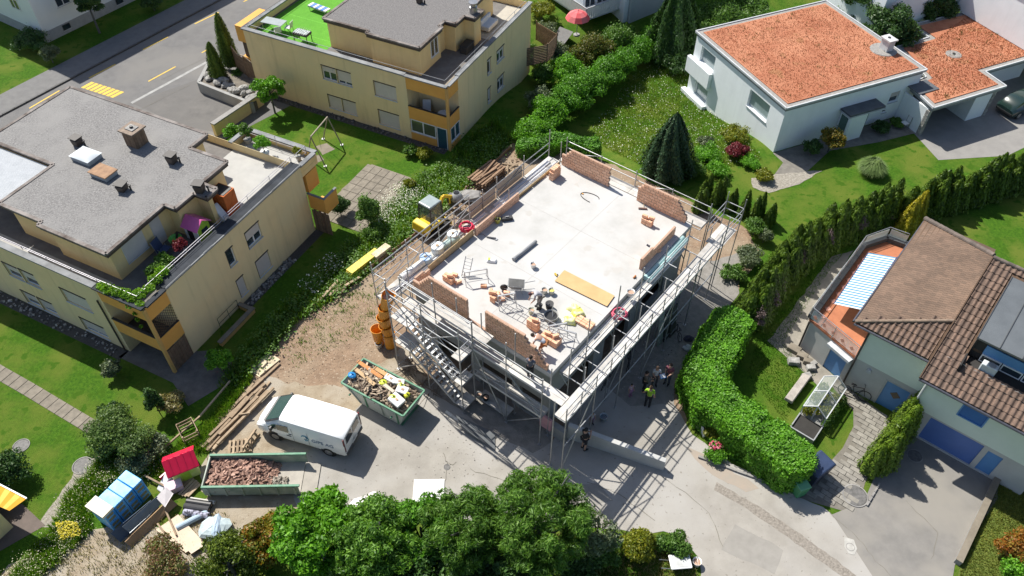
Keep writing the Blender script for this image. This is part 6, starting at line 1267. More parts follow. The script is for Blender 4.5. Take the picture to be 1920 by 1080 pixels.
# drums and machine parts behind the excavator
t = thing('cement_mixer','grey cement mixer with drum standing behind the excavator','mixer',P(858,392,.006),FN.rz + .5); MB().lathe([(.02,-.3),(.28,-.3),(.42,0),(.4,.15),(.24,.48),(.22,.48),(.3,.1),(.02,-.2)],18,c=(0,0,.95),cap=False).build('drum',mat('mixer_grey',(.30,.31,.32),rough=.5),t,smooth=True); MB().box(-.5,-.38,-.25,.25,.6,1.1).build('motor_box',ey,t,bevel=.03)
for s in (-.42,.42): MB().tube([(-.5,s,0),(0,s,.95),(.5,s,0)],.03,6).build('leg',eg,t)
t = thing('rubble_heap','grey rubble heap behind the cement mixer','rubble',P(880,372,.0)); lump(t,'heap',.9,.6,.5,mat('grey_rubble',(.30,.29,.28),(.2,.19,.18),scale=4),4); MB().box(-.9,-.3,-.2,.2,.3,.4).build('steel_box',black_m,t)
# ------------------------------------------------------------------ timber: pallet stack, formwork, planks
timber = objrand('weathered_timber',(.42,.32,.215),(.27,.195,.125),scale=5)
def beams(name,cat,label,group,segs,w=.14,h=.1,z0=.01,m=None,zs=None):
    for k,(u0,v0,u1,v1) in enumerate(segs):
        z = z0 + (zs[k] if zs else 0); a,b,rz,L = along(u0,v0,u1,v1,z); t = MB().box(-L / 2,L / 2,-w / 2,w / 2,0,h).build(name,m or timber,None,bevel=.006); c = (a + b) / 2; t.location = (c.x,c.y,z); t.rotation_euler = (random.uniform(-.05,.05),0,rz); tag(t,label[k] if isinstance(label,list) else label,cat,group)
z7 = lambda x,y: (360 + x / 4.5,640 + y / 4.5)
segs = [(70,890,520,360),(110,915,420,560),(130,925,600,400),(160,930,660,345),(200,690,740,190),(190,900,690,395),(150,800,480,480),(260,800,640,420),(330,650,520,440),(140,860,330,660),(230,790,560,470),(300,640,620,360),(90,900,470,470),(180,915,560,520),(215,870,650,430)]
beams('timber_beam','timber',[ORD[k] + ' weathered timber beam of the loose pile left of the white van' for k in range(15)],'timber beams left of the van',[(*z7(a,b),*z7(c,d)) for a,b,c,d in segs],zs=[0,.0,.11,.0,.01,.11,.22,.0,.22,.22,.23,.12,.1,.12,.22])
beams('crossing_batten','timber','short batten lying across the timber pile',None,[(*z7(390,620),*z7(490,605))],.07,.05,.36)
def stack(name,label,cat,u,v,rz,items,z=.006,m=None,group=None):
    t = thing(name,label,cat,P(u,v,z),rz,group)
    for (x,y,zz,sx,sy,sz,r) in items: o = MB().box(-sx / 2,sx / 2,-sy / 2,sy / 2,0,sz).build('board',m or timber,t,bevel=.004); o.location = (x,y,zz); o.rotation_euler = (0,0,r)
    return t
cream = objrand('cream_board',(.66,.57,.40),(.56,.47,.32),scale=3)
stack('board_stack','cream coloured boards with a brown block at the upper end of the timber pile','boards',493,686,FN.rz + R_(90),[(0,.3,0,1.6,.42,.05,0),(.1,-.2,0,1.5,.5,.05,.04),(.0,.25,.052,1.5,.38,.05,-.03),(.15,-.25,.052,1.4,.45,.05,0),(.05,0,.104,.45,.32,.1,.2)],m=cream)
rzA = FN.rz + R_(90)
its = []
for L_ in range(5):
    for k in range(6 if L_ % 2 == 0 else 3):
        its.append((0,-.6 + k * .24,.12 + L_ * .1,2.6,.14,.08,random.uniform(-.03,.03)) if L_ % 2 == 0 else (-1.1 + k * 1.1,0,.12 + L_ * .1,.14,1.6,.08,random.uniform(-.06,.06)))
stack('timber_stack','crisscross stack of brown formwork timber behind the left scaffold','timber stack',913,335,rzA,its + [(-1.0,0,0,.12,1.3,.11,0),(1.0,0,0,.12,1.3,.11,0),(.2,.1,.62,2.2,.12,.1,.2),(-.3,-.2,.62,2.0,.12,.1,-.1)],m=objrand('brown_timber',(.34,.215,.135),(.20,.125,.075),scale=5))
stack('timber_stack','small grey timber stack at the near end of the brown timber stack','timber stack',893,348,rzA,[(-.1,-.3 + .2 * k,0,1.1,.1,.08,.1 * (k % 2)) for k in range(4)] + [(.2 * k - .2,0,.085,.1,1.0,.07,.1) for k in range(3)])
stack('timber_stack','scattered grey offcuts behind the brown timber stack','offcuts',960,318,rzA,[(random.uniform(-.8,.8),random.uniform(-.5,.5),0.03 * k,random.uniform(.5,1.3),.1,.05,random.uniform(0,3)) for k in range(9)])
ypan = mat('yellow_formwork',(.74,.60,.06),(.68,.52,.06),scale=1.5,rough=.5)
t = thing('formwork_stack','stack of bright yellow formwork panels on the edge of the earth','formwork',P(682,500,.006),FN.rz + R_(90)); its = []
for k in range(4): MB().box(-1.25 + .03 * k,1.25 + .02 * k,-.27,.27,.12 + k * .1,.2 + k * .1).build('panel',ypan,t,bevel=.01)
for x in (-.9,.9): MB().box(x - .07,x + .07,-.3,.3,0,.118).build('skid',timber,t)
t = thing('formwork_stack','cream formwork panel stack beyond the yellow panels','formwork',P(716,480,.006),FN.rz + R_(90));
for k in range(5): MB().box(-.65,.65,-.25,.25,.1 + k * .09,.17 + k * .09).build('panel',cream,t,bevel=.01)
for x in (-.4,.4): MB().box(x - .07,x + .07,-.28,.28,0,.098).build('skid',timber,t)
stack('board_stack','dark cluttered offcuts under the front end of the yellow panels','offcuts',645,540,FN.rz + R_(90),[(random.uniform(-.8,.8),random.uniform(-.4,.4),.04 * k,random.uniform(.8,1.8),.16,.05,random.uniform(-.4,.4)) for k in range(10)])
beams('edge_plank','plank',['grey plank lying on the earth beside the left retaining boards','thin grey batten parallel to the plank by the retaining boards'],None,[(576,583,608,550),(582,588,606,560)],.1,.05)
# retaining boards along the earth's left edge
RB = fthing('retaining_boards','long low retaining edge of brown boards along the left side of the site','retaining edge',FN)
pts = [(-15.9,-2.6),(-15.75,0),(-15.5,3),(-15.4,6),(-15.5,9),(-15.8,12),(-16.1,15),(-16.3,17.6)]
for a,b in zip(pts[:-1],pts[1:]):
    MB().bar((*a,.14),(*b,.14),.05,.26).build('board',objrand('brown_timber',(.3,.2,.1),(.2,.1,.1)),RB); MB().box(b[0] - .04,b[0] + .04,b[1] - .05,b[1] + .05,0,.36).build('stake',timber,RB)
# ------------------------------------------------------------------ low concrete wall
LW = fthing('concrete_wall','low tapering concrete wall running from the scaffold corner to the road','wall',FN,1.15,.25,0,math.atan2(1.45,4.85)); MB().hexa([(0,-.12,0),(5.1,-.12,0),(5.1,.14,0),(0,.14,0),(0,-.12,1.15),(5.1,-.12,.82),(5.1,.14,.82),(0,.14,1.15)]).build('wall_body',mat('pale_concrete',(.50,.50,.485),(.42,.42,.41),scale=1.2,rough=.9),LW,bevel=.012)
for k in range(5): f = .06 + .2 * k; MB().box(5.1 * f,5.1 * f + .008,-.1215,-.119,.05,.95 - .2 * f).build('formwork_seam',mat('seam_concrete',(.36,.36,.35)),LW)
W2 = fthing('concrete_footing','grey concrete base wall under the front right scaffold corner','wall',FN,.1,-.2); MB().box(0,1.1,0,.3,0,.9).build('wall_body',conc_d,W2); MB().box(-.35,.35,-.14,-.002,.5,1.45).build('pink_board',mat('pink_foam',(.55,.30,.33),(.48,.26,.28)),W2)
# planks near the ramp
beams('pale_plank','plank','long white plank on the ground in front of the skip and ramp',None,[(836,772,893,814)],.16,.06,.016,m=objrand('whitewood',(.70,.68,.62),(.66,.63,.57)))
# leaning panels under the right scaffold
for k in range(3):
    t = fthing('leaning_formwork',['pale green formwork panel leaning on the right wall, nearest','dark formwork panel leaning behind the pale one','dark formwork panel furthest back under the right scaffold'][k],'formwork',FN,1.7 + .1 * k,8.6 + .5 * k,.01,0); o = MB().box(-.04,.04,-.3,.3,0,2.3).build('panel',mat(['pale_panel','dark_panel','dark_panel'][k],[(.30,.34,.30),(.06,.065,.06),(.06,.065,.06)][k]),t); o.rotation_euler = (0,R_(-6),0)
    for z in (.3,1.1,1.9): MB().box(.042,.08,-.3,.3,z,z + .08).build('rib',galv,t).rotation_euler = (0,R_(-6),0)
# ------------------------------------------------------------------ playground corner, insulation packs, sheets at the lower left
def house_toy(u,v,rz,label):
    t = thing('playhouse',label,'playhouse',P(u,v,.006),rz); lime = mat('lime_cream',(.62,.66,.30),(.40,.60,.06),scale=1.6,rough=.4,world_pos=False)
    h = MB(); h.box(-.62,.62,-.5,.5,0,1.0); h.add([(-.62,-.5,1.0),(.62,-.5,1.0),(.62,.5,1.0),(-.62,.5,1.0),(-.62,0,1.42),(.62,0,1.42)],[(0,4,3),(1,2,5)]); h.build('wall',lime,t,bevel=.05,seg=2)
    h = MB(); h.hexa([(-.76,-.66,.90),(.76,-.66,.90),(.76,0,1.46),(-.76,0,1.46),(-.76,-.66,.95),(.76,-.66,.95),(.76,0,1.52),(-.76,0,1.52)]); h.hexa([(-.76,0,1.46),(.76,0,1.46),(.76,.66,.90),(-.76,.66,.90),(-.76,0,1.52),(.76,0,1.52),(.76,.66,.95),(-.76,.66,.95)]); h.build('roof',mat('crimson_plastic',(.66,.012,.06),(.6,.01,.05),rough=.35),t,bevel=.02)
    for x in (-.5,-.17,.17,.5): MB().hexa([(x - .05,-.64,.955),(x + .05,-.64,.955),(x + .05,-.02,1.5),(x - .05,-.02,1.5),(x - .05,-.64,.985),(x + .05,-.64,.985),(x + .05,-.02,1.535),(x - .05,-.02,1.535)]).build('roof_ridge',mat('crimson_plastic',(1,0,0)),t)
    MB().box(.622,.635,-.25,.2,.35,.85).build('window',black_m,t); MB().box(-.2,.2,-.535,-.502,.0,.75).build('door',mat('lime_plastic',(.36,.56,.05)),t); return t
house_toy(350,884,R_(28),'toy playhouse with crimson roof standing in the grass by the container')
t = thing('toy_slide','white and pink plastic slide in the grass beside the crimson roofed playhouse','slide',P(318,905,.006),R_(55)); MB().hexa([(-.6,-.2,.0),(.55,-.2,.0),(.55,.2,.0),(-.6,.2,.0),(-.6,-.2,.08),(.3,-.2,.75),(.3,.2,.75),(-.6,.2,.08)]).build('chute',wp,t,bevel=.03); MB().box(-.2,.35,.21,.27,.1,.55).build('side',mat('crimson_plastic',(1,0,0)),t)
for k in range(4): MB().box(.45,.52,-.2,.2,.1 + .17 * k,.15 + .17 * k).build('rung',mat('crimson_plastic',(1,0,0)),t)
t = thing('toy_box','pale pink plastic box in front of the playhouse slide','box',P(329,916,.006),R_(30)); MB().box(-.38,.38,-.28,.28,0,.38).build('box_body',mat('pale_pink',(.66,.48,.58),(.6,.43,.52),rough=.4),t,bevel=.03); MB().box(-.4,.4,-.3,.3,.382,.43).build('lid',mat('pale_pink2',(.74,.56,.66)),t,bevel=.02)
z9 = lambda x,y: (140 + x / 4.5,840 + y / 4.5)
segs = [(830,370,960,260),(850,380,1000,250),(880,395,1010,265),(905,405,1030,275),(930,412,1045,290),(955,412,1060,305)]
beams('short_board','board',[ORD[k] + ' short brown board in the fan left of the container, counted from the playhouse' for k in range(6)],'boards left of the container',[(*z9(a,b),*z9(c,d)) for a,b,c,d in segs],.13,.05,zs=[.02 * k for k in range(6)])
# timber fence rail at the hedge, broken crate
beams('fence_rail','timber',['long grey rail leaning from the bushes to the crate','grey rail lying in the weeds behind the insulation packs','round grey pole in the grass beyond the crate'],None,[(*z9(590,150),375,782),(*z9(590,235),*z9(770,330)),(372,785,432,715)],.09,.09,.25)
def pallet(name,label,u,v,rz,z=.006,tilt=0,m=None,n=6):
    t = thing(name,label,'pallet',P(u,v,z),rz)
    for k in range(n): MB().box(-.6 + k * 1.2 / n,-.6 + k * 1.2 / n + .12,-.4,.4,.11,.135).build('slat',m or timber,t)
    for y in (-.36,0,.36): MB().box(-.6,.58,y - .04,y + .04,.0,.109).build('bearer',m or timber,t)
    t.rotation_euler = (tilt,0,rz); return t
pallet('pallet','pale pallet lying in the grass beside the container',452,838,R_(10)); pallet('pallet','grey pallet standing up against the container corner',473,830,R_(70),.02,R_(70),n=4)
t = thing('wooden_crate','open brown slatted crate in the weeds at the end of the rail','crate',P(357,815,.006),R_(-55))
for z in (.1,.35,.6):
    for a,b in (((-.5,-.4),(.5,-.4)),((-.5,.4),(.5,.4)),((-.5,-.4),(-.5,.4)),((.5,-.4),(.5,.4))): MB().bar((*a,z),(*b,z),.03,.09).build('slat',timber,t)
for x in (-.46,.46):
    for y in (-.36,.36): MB().box(x - .03,x + .03,y - .03,y + .03,0,.7).build('corner_post',timber,t)
# blue insulation packs: two layers of four
bpk = mat('blue_wrap',(.045,.33,.78),(.035,.26,.66),scale=3,rough=.35,c3=(.20,.52,.82),scale3=1.2); ink = mat('pack_print',(.30,.27,.15),(.22,.2,.11),scale=6); btop = mat('blue_wrap_top',(.04,.33,.66),(.20,.46,.62),scale=1.8,rough=.5)
p0,p1,p2 = P(*z9(435,180),1.45),P(*z9(110,500),1.45),P(*z9(570,262),1.45)
dA = (p1 - p0).normalized(); LA = (p1 - p0).length; dB = (p2 - p0); dB = (dB - dA * dB.dot(dA)); WB = dB.length; dB.normalize(); pl = LA / 4; rzp = math.atan2(dA.y,dA.x)
for lay_,z in ((0,.02),(1,.74)):
    for k in range(4):
        c = p0 + dA * (pl * (k + .5)) + dB * (WB / 2); t = thing('insulation_pack',['bottom','top'][lay_] + ' layer blue wrapped insulation pack, ' + ['farthest from the camera','second from the far end','third from the far end','nearest under the cream board'][k],'insulation pack',(c.x,c.y,z),rzp,'blue insulation packs')
        sg = 1 if (Matrix.Rotation(rzp,3,'Z') @ Vector((0,1,0))).dot(dB) > 0 else -1
        MB().box(-pl / 2 + .01,pl / 2 - .01,-WB / 2,WB / 2,0,.70).build('wrapped_block',bpk,t,bevel=.03,seg=2)
        if lay_: MB().box(-pl / 2 + .04,pl / 2 - .04,-WB / 2 + .04,WB / 2 - .04,.701,.706).build('top_film',btop,t)
        for q in (0,1): MB().box(-pl / 2 + .12,-pl / 2 + .48,sg * WB / 2 - .004 + (0 if sg > 0 else -.004),sg * WB / 2 + .006,.12 + q * .3,.3 + q * .3).build('print',ink,t,bevel=.0)
c = p0 + dA * (pl * 3.55) + dB * (WB / 2); t = thing('foam_board','cream insulation board lying on the nearest blue pack','board',(c.x,c.y,1.46),rzp); MB().box(-pl * .55,pl * .55,-WB * .55,WB * .55,0,.14).build('board',mat('cream_foam',(.74,.68,.50),(.70,.63,.46)),t,bevel=.01); MB().box(-pl * .55,pl * .55,-WB * .55,WB * .55,.142,.15).build('facing',mat('white_facing',(.76,.73,.62)),t)
# sheets leaning at the packs
def slabq(name,label,cat,px,z,th,m):
    pts = [P(*q,zz) for q,zz in zip(px,z)]; c = sum(pts,Vector()) / 4; t = thing(name,label,cat,(c.x,c.y,min(z))); q = [p - Vector((c.x,c.y,min(z))) for p in pts]; n = (q[1] - q[0]).cross(q[3] - q[0]).normalized()
    if n.z < 0: q = q[::-1]; n = -n
    MB().hexa([p for p in q] + [p + n * th for p in q]).build('sheet',m,t); e = (q[1] - q[0]); MB().bar(q[0] + n * (th + .004),q[1] + n * (th + .004),.05,.006).build('edge_strip',m,t); return t
gsh = mat('grey_sheet_metal',(.20,.22,.235),(.16,.175,.19),scale=1.2,rough=.4,metal=.3); hdf = mat('hardboard',(.36,.235,.13),(.30,.19,.105),scale=1.5)
slabq('sheet_panel','brown hardboard sheets leaning lowest beside the blue packs','sheet',[z9(470,830),z9(860,470),z9(800,420),z9(420,790)],[.02,.02,.35,.35],.08,hdf)
slabq('sheet_panel','dark blue grey sheets leaning at the blue packs','sheet',[z9(380,790),z9(700,500),z9(640,440),z9(300,720)],[.15,.15,.75,.75],.05,mat('blue_grey_sheet',(.07,.10,.15),(.055,.08,.12),scale=1.5))
slabq('sheet_panel','long light grey corrugated sheet on top of the leaning sheets','sheet',[z9(460,715),z9(760,440),z9(690,410),z9(400,665)],[.5,.5,.85,.85],.03,gsh)
slabq('sheet_panel','white plank sheet at the upper end of the leaning sheets','sheet',[z9(760,500),z9(830,385),z9(770,330),z9(685,420)],[.6,.6,.8,.8],.04,mat('white_sheet',(.62,.58,.58),(.54,.5,.5)))
slabq('sheet_panel','pale beige boards fanned out on the worn grass','sheet',[z9(690,700),z9(880,570),z9(1090,800),z9(940,890)],[.03,.03,.03,.03],.12,mat('beige_board',(.62,.50,.38),(.56,.44,.33),scale=1.2))
slabq('sheet_panel','pale board edge on the near side of the fanned boards','sheet',[z9(960,870),z9(1060,800),z9(1085,830),z9(985,895)],[.17,.17,.17,.17],.06,mat('beige_board2',(.66,.55,.44)))
beams('batten','timber',['thin batten standing across the fanned boards','short brown batten on the fanned boards'],None,[(*z9(755,495),*z9(860,740)),(*z9(700,640),*z9(780,740))],.08,.06,.2)
for k,(x,y,m,r,rz,lab) in enumerate([(1085,455,mat('pallet_white',(.58,.56,.52)),.10,.15,'pale slatted bundle behind the black rolls'),(1060,480,black_m,.17,.15,'black felt roll nearest the container'),(1040,520,mat('dark_felt',(.045,.045,.05)),.17,.15,'dark felt roll in the middle of the three rolls'),(1035,570,mat('film_violet',(.40,.40,.50),(.06,.06,.08),scale=6,lo=.45,hi=.55),.16,.15,'dark roll in torn pale film in front of the felt rolls'),(1000,620,mat('bluish_film',(.40,.50,.58),(.33,.42,.5),scale=4),.15,-.6,'pale blue film roll beside the fanned boards')]):
    t = thing('felt_roll',lab,'roll',P(*z9(x,y),.006),-rz); L2 = .62 if k < 4 else .75; MB().cyl((-L2,0,r),(L2,0,r),r,n=14).build('wound_sheet',m,t); MB().cyl((-L2 - .01,0,r),(L2 + .01,0,r),r * .3,n=8).build('core',mat('cardboard',(.36,.25,.15)),t)
t = thing('film_bundle','crumpled pale blue plastic film bundle on the worn grass','film',P(*z9(1190,700),.0),.2); lump(t,'film',.75,.6,.55,mat('pale_film',(.50,.58,.58),(.36,.44,.47),scale=4,rough=.35),11); lump(t,'film_fold',.28,.75,.62,mat('pale_film2',(.42,.52,.62),(.34,.44,.54),rough=.35),12).location = (.15,0,0)
t = thing('film_bundle','white plastic sheeting bundle by the road behind the front trees','film',P(682,955,0),.4); lump(t,'film',.9,.55,.4,mat('white_sheeting',(.74,.70,.70),(.64,.58,.60),scale=3,rough=.4),21); lump(t,'film_fold',.4,.45,.5,mat('white_sheeting',(1,1,1)),22).location = (.6,.1,0)
t = thing('white_board','white board lying on the road behind the front trees','board',P(804,920,.016),.02); MB().box(-.75,.75,-.6,.6,0,.05).build('panel',mat('white_panel',(.76,.76,.75)),t); MB().box(-.75,-.7,-.6,.6,.052,.07).build('edge_strip',wp,t)
# orange striped awning house at the left edge
OA = thing('garden_kiosk','yellow garden building with orange striped awning at the lower left edge','kiosk',P(-40,1010,0),R_(-30)); w = MB(); w.box(-3,.9,-1.5,1.2,0,2.1); w.build('wall',stucco2,OA)
q0,q1,q2,q3 = [P(*p,2.1) - OA.location for p in ((-60,880),(55,940),(18,958),(-60,925))]; inv = Matrix.Rotation(R_(30),3,'Z'); Q4 = [inv @ q for q in (q0,q1,q2,q3)]
for k in range(12):
    t0,t1 = k / 12,(k + 1) / 12; a,b,c,d = Q4[0].lerp(Q4[1],t0),Q4[0].lerp(Q4[1],t1),Q4[3].lerp(Q4[2],t1),Q4[3].lerp(Q4[2],t0); up = Vector((0,0,.25)); MB().hexa([a + up,b + up,c,d,a + up + Vector((0,0,.02)),b + up + Vector((0,0,.02)),c + Vector((0,0,.02)),d + Vector((0,0,.02))]).build('awning_stripe',mat('awning_orange',(.76,.36,.02),(.7,.32,.02)) if k % 2 else mat('awning_yellow',(.80,.55,.10),(.76,.5,.09)),OA)
MB().bar(Q4[0] + Vector((0,0,.27)),Q4[1] + Vector((0,0,.27)),.06,.06).build('awning_rail',wp,OA)
sheet('garden_terrace',[(-20,955),(42,945),(85,985),(-20,1045)],.012,mat('dark_terrace',(.13,.10,.085),(.10,.078,.066),scale=2)); 
# ------------------------------------------------------------------ swing on the lawn
SW = thing('garden_swing','wooden swing frame standing on the lawn in front of the middle block','swing',P(606,285,0)); o0 = P(606,285,0); wpole = mat('pole_wood',(.36,.31,.24),(.27,.23,.18),scale=5)
A1 = P(623.4,266.5,0) + Vector((0,0,2.2)) - o0; A2 = P(593,304,0) + Vector((0,0,2.2)) - o0
for ap,feet in ((A1,((606,261),(641,272))),(A2,((577,297),(610,312)))):
    for f in feet: MB().cyl(P(*f,0) - o0,ap,.045,n=8).build('leg',wpole,SW); MB().box(-.1,.1,-.1,.1,0,.05).build('foot_block',wp,SW).location = P(*f,0) - o0
MB().cyl(A1,A2,.055,n=8).build('top_beam',wpole,SW)
for f in (.35,.62):
    c = A1.lerp(A2,f); MB().tube([c,Vector((c.x,c.y,.5))],.012,5).build('rope',galv,SW); 
sheet('bare_patch',[(592,275),(612,268),(628,280),(606,290)],.006,path_m,amp=.05); sheet('bare_patch',[(585,293),(600,290),(608,300),(593,306)],.006,path_m,amp=.05)
# forecourt walls, stones, wavy fence
FWL = thing('garden_wall','ochre garden wall with grey coping between forecourt and lawn','wall',P(493,195,0)); o0 = P(493,195,0); a,b = Vector((0,0,0)),P(405,255,0) - o0; MB().bar(a + Vector((0,0,.5)),b + Vector((0,0,.5)),.3,1.0).build('wall_body',stucco2,FWL); MB().bar(a + Vector((0,0,1.05)),b + Vector((0,0,1.05)),.42,.1).build('coping',kerb_m,FWL)
PW = thing('planter_wall','grey concrete planter wall holding boulders beside the forecourt','wall',P(378,172,0)); o0 = P(378,172,0); a,b,c_ = Vector(),P(478,212,0) - o0,P(395,138,0) - o0; MB().bar(a + Vector((0,0,.45)),b + Vector((0,0,.45)),.25,.9).build('wall_body',conc_d,PW); MB().bar(a + Vector((0,0,.45)),c_ + Vector((0,0,.45)),.25,.9).build('wall_end',conc_d,PW); MB().prism([(p.x,p.y) for p in (a,b,P(520,160,0) - o0,c_)],.02,.75).build('soil',mat('planter_soil',(.16,.14,.11),(.1,.085,.07),scale=3),PW)
for k in range(16):
    f = (k + .5) / 16; q = a.lerp(b,f) + (P(500,185,0) - P(478,212,0)) * random.uniform(.25,.6); t = thing('boulder',ORD[k] + ' pale boulder of the forecourt planter, counted from the street corner','boulder',o0 + q + Vector((0,0,.72)),random.uniform(0,6),'boulders in the planter'); lump(t,'stone',random.uniform(.28,.5),random.uniform(.2,.34),random.uniform(.3,.5),stone_m,40 + k)
WF = thing('wavy_fence','brown wooden privacy fence with wavy top at the corner of the middle block','fence',P(465,158,0)); o0 = P(465,158,0)
pts = [P(438,118,0) - o0,P(450,145,0) - o0,P(470,160,0) - o0,P(500,172,0) - o0]
for i,(a,b) in enumerate(zip(pts[:-1],pts[1:])):
    nb_ = 13
    for k in range(nb_): z = .85 + k * .125; sag = .12 * math.sin(i * 2 + k * .1); MB().bar(a + Vector((0,0,z)),b + Vector((0,0,z)),.03,.11).build('slat',woodbrown,WF)
    top = [a.lerp(b,q / 8) + Vector((0,0,2.5 + .16 * math.cos(q / 8 * 2 * math.pi))) for q in range(9)]; MB().tube(top,.04,6).build('top_rail',mat('fence_rail_wood',(.40,.30,.21)),WF); MB().bar(a,a + Vector((0,0,2.6)),.08,.08).build('post',woodbrown,WF)
# wooden fence and pergola at the far right corner of the middle block, red parasol
SF = thing('slat_fence','brown slat fence at the far corner of the middle block','fence',P(1000,112,0)); o0 = P(1000,112,0); pts = [P(985,125,0) - o0,P(1025,118,0) - o0,P(1043,98,0) - o0,P(1005,75,0) - o0]
for a,b in zip(pts[:-1],pts[1:]):
    for k in range(11): MB().bar(a + Vector((0,0,.1 + k * .15)),b + Vector((0,0,.1 + k * .15)),.03,.12).build('slat',woodbrown,SF)
    MB().bar(b,b + Vector((0,0,1.8)),.08,.08).build('post',woodbrown,SF)
UM = thing('parasol','red parasol open below the white balcony at the top edge','parasol',P(1081,66,0)); 
for k in range(10):
    a0,a1 = 2 * math.pi * k / 10,2 * math.pi * (k + 1) / 10; m = MB(); prof = [(0,2.3),(.4,2.22),(.8,1.98),(1.08,1.6)]
    for i in range(3):
        (r0,z0_),(r1,z1_) = prof[i],prof[i + 1]; m.add([(r0 * math.cos(a0),r0 * math.sin(a0),z0_),(r1 * math.cos(a0),r1 * math.sin(a0),z1_),(r1 * math.cos(a1),r1 * math.sin(a1),z1_),(r0 * math.cos(a1),r0 * math.sin(a1),z0_)],[(0,1,2,3)])
    m.build('canopy_panel',mat('parasol_red',(.68,.10,.11),(.6,.08,.09),scale=3) if k % 2 else mat('parasol_pink',(.72,.17,.18)),UM)
MB().cyl((0,0,0),(0,0,2.4),.03,n=8).build('pole',galv,UM); MB().lathe([(.02,0),(.3,0),(.28,.1),(.02,.1)],14).build('base',conc_d,UM)
sheet('back_patio',[(1020,92),(1050,50),(1075,60),(1060,80),(1040,100)],.01,walk_m)
# ------------------------------------------------------------------ garden of the tiled house: greenhouse, bench, stones, bins
GH = thing('greenhouse','small glass greenhouse with white frame and raised bed in the garden','greenhouse',P(1538,806,0),FR.rz); wf = mat('white_alu',(.52,.54,.56),rough=.4)
X0,X1,Y0,Y1,H0,H1 = -1.25,0.0,0.05,2.55,.95,1.5; xm = (X0 + X1) / 2
for y in (Y0,(Y0 + Y1) / 2,Y1):
    for a,b in (((X0,y,.1),(X0,y,H0)),((X1,y,.1),(X1,y,H0)),((X0,y,H0),(xm,y,H1)),((X1,y,H0),(xm,y,H1))): MB().bar(a,b,.05,.05).build('frame_bar',wf,GH)
for a,b in (((X0,Y0,H0),(X0,Y1,H0)),((X1,Y0,H0),(X1,Y1,H0)),((xm,Y0,H1),(xm,Y1,H1)),((X0,Y0,.1),(X0,Y1,.1)),((X1,Y0,.1),(X1,Y1,.1)),((X0,Y0,.1),(X1,Y0,.1)),((xm,Y0,.1),(xm,Y0,H1))): MB().bar(a,b,.055,.055).build('frame_bar',wf,GH)
gp = clearmat('greenhouse_glass',(.40,.48,.45),.28)
for y in (Y0 + .03,(Y0 + Y1) / 2 + .03):
    y2 = y + 1.19
    for q in ([(X0,y,H0),(xm,y,H1),(xm,y2,H1),(X0,y2,H0)],[(X1,y,H0),(xm,y,H1),(xm,y2,H1),(X1,y2,H0)],[(X0,y,.12),(X0,y,H0),(X0,y2,H0),(X0,y2,.12)],[(X1,y,.12),(X1,y,H0),(X1,y2,H0),(X1,y2,.12)]): MB().add(q,[(0,1,2,3)]).build('pane',gp,GH)
MB().box(X0 - .03,X1 + .03,Y0 - .03,Y1 + .03,0,.09).build('base',conc_d,GH)
bed = MB(); bed.box(X0 - .03,X1 + .05,-1.15,-1.08,0,.4); bed.box(X1 + .0,X1 + .06,-1.079,0,0,.4); bed.box(X0 - .03,X0 + .03,-1.079,0,0,.4); bed.build('bed_frame',mat('grey_planter',(.30,.31,.32)),GH); MB().box(X0 + .04,X1 - .01,-1.07,0,0,.3).build('bed_soil',mat('dark_soil',(.03,.028,.025),(.02,.018,.016)),GH)
BE = thing('stone_bench','long rough stone bench on the lawn by the greenhouse','bench',P(1492,735,0),FR.rz + R_(90)); MB().hexa([(-1.1,-.22,.28),(1.1,-.24,.28),(1.1,.22,.28),(-1.1,.24,.28),(-1.08,-.2,.48),(1.1,-.22,.5),(1.06,.2,.48),(-1.1,.22,.5)]).build('seat',mat('bench_stone',(.42,.38,.34),(.30,.27,.24),scale=3,bump=.4),BE,bevel=.02); 
for x in (-.7,.7): MB().box(x - .18,x + .18,-.18,.18,0,.279).build('support',stone_m,BE)
for k,(u,v,s) in enumerate([(1488,657,.36),(1503,670,.3),(1513,680,.24),(1487,680,.32),(1519,692,.25),(1511,708,.26),(1524,685,.2)]):
    t = thing('garden_stone',ORD[k] + ' flat pale stone below the terrace wall, counted from the top','stone',P(u,v,0),FR.rz + .2 * k,'stones below the terrace wall'); MB().hexa([(-s,-s * .7,0),(s,-s * .7,0),(s,s * .7,0),(-s,s * .7,0),(-s * .95,-s * .65,.28),(s * .93,-s * .66,.26),(s,s * .62,.28),(-s * .9,s * .66,.27)]).build('stone',stone_m if k > 2 else path_m,t,bevel=.02)
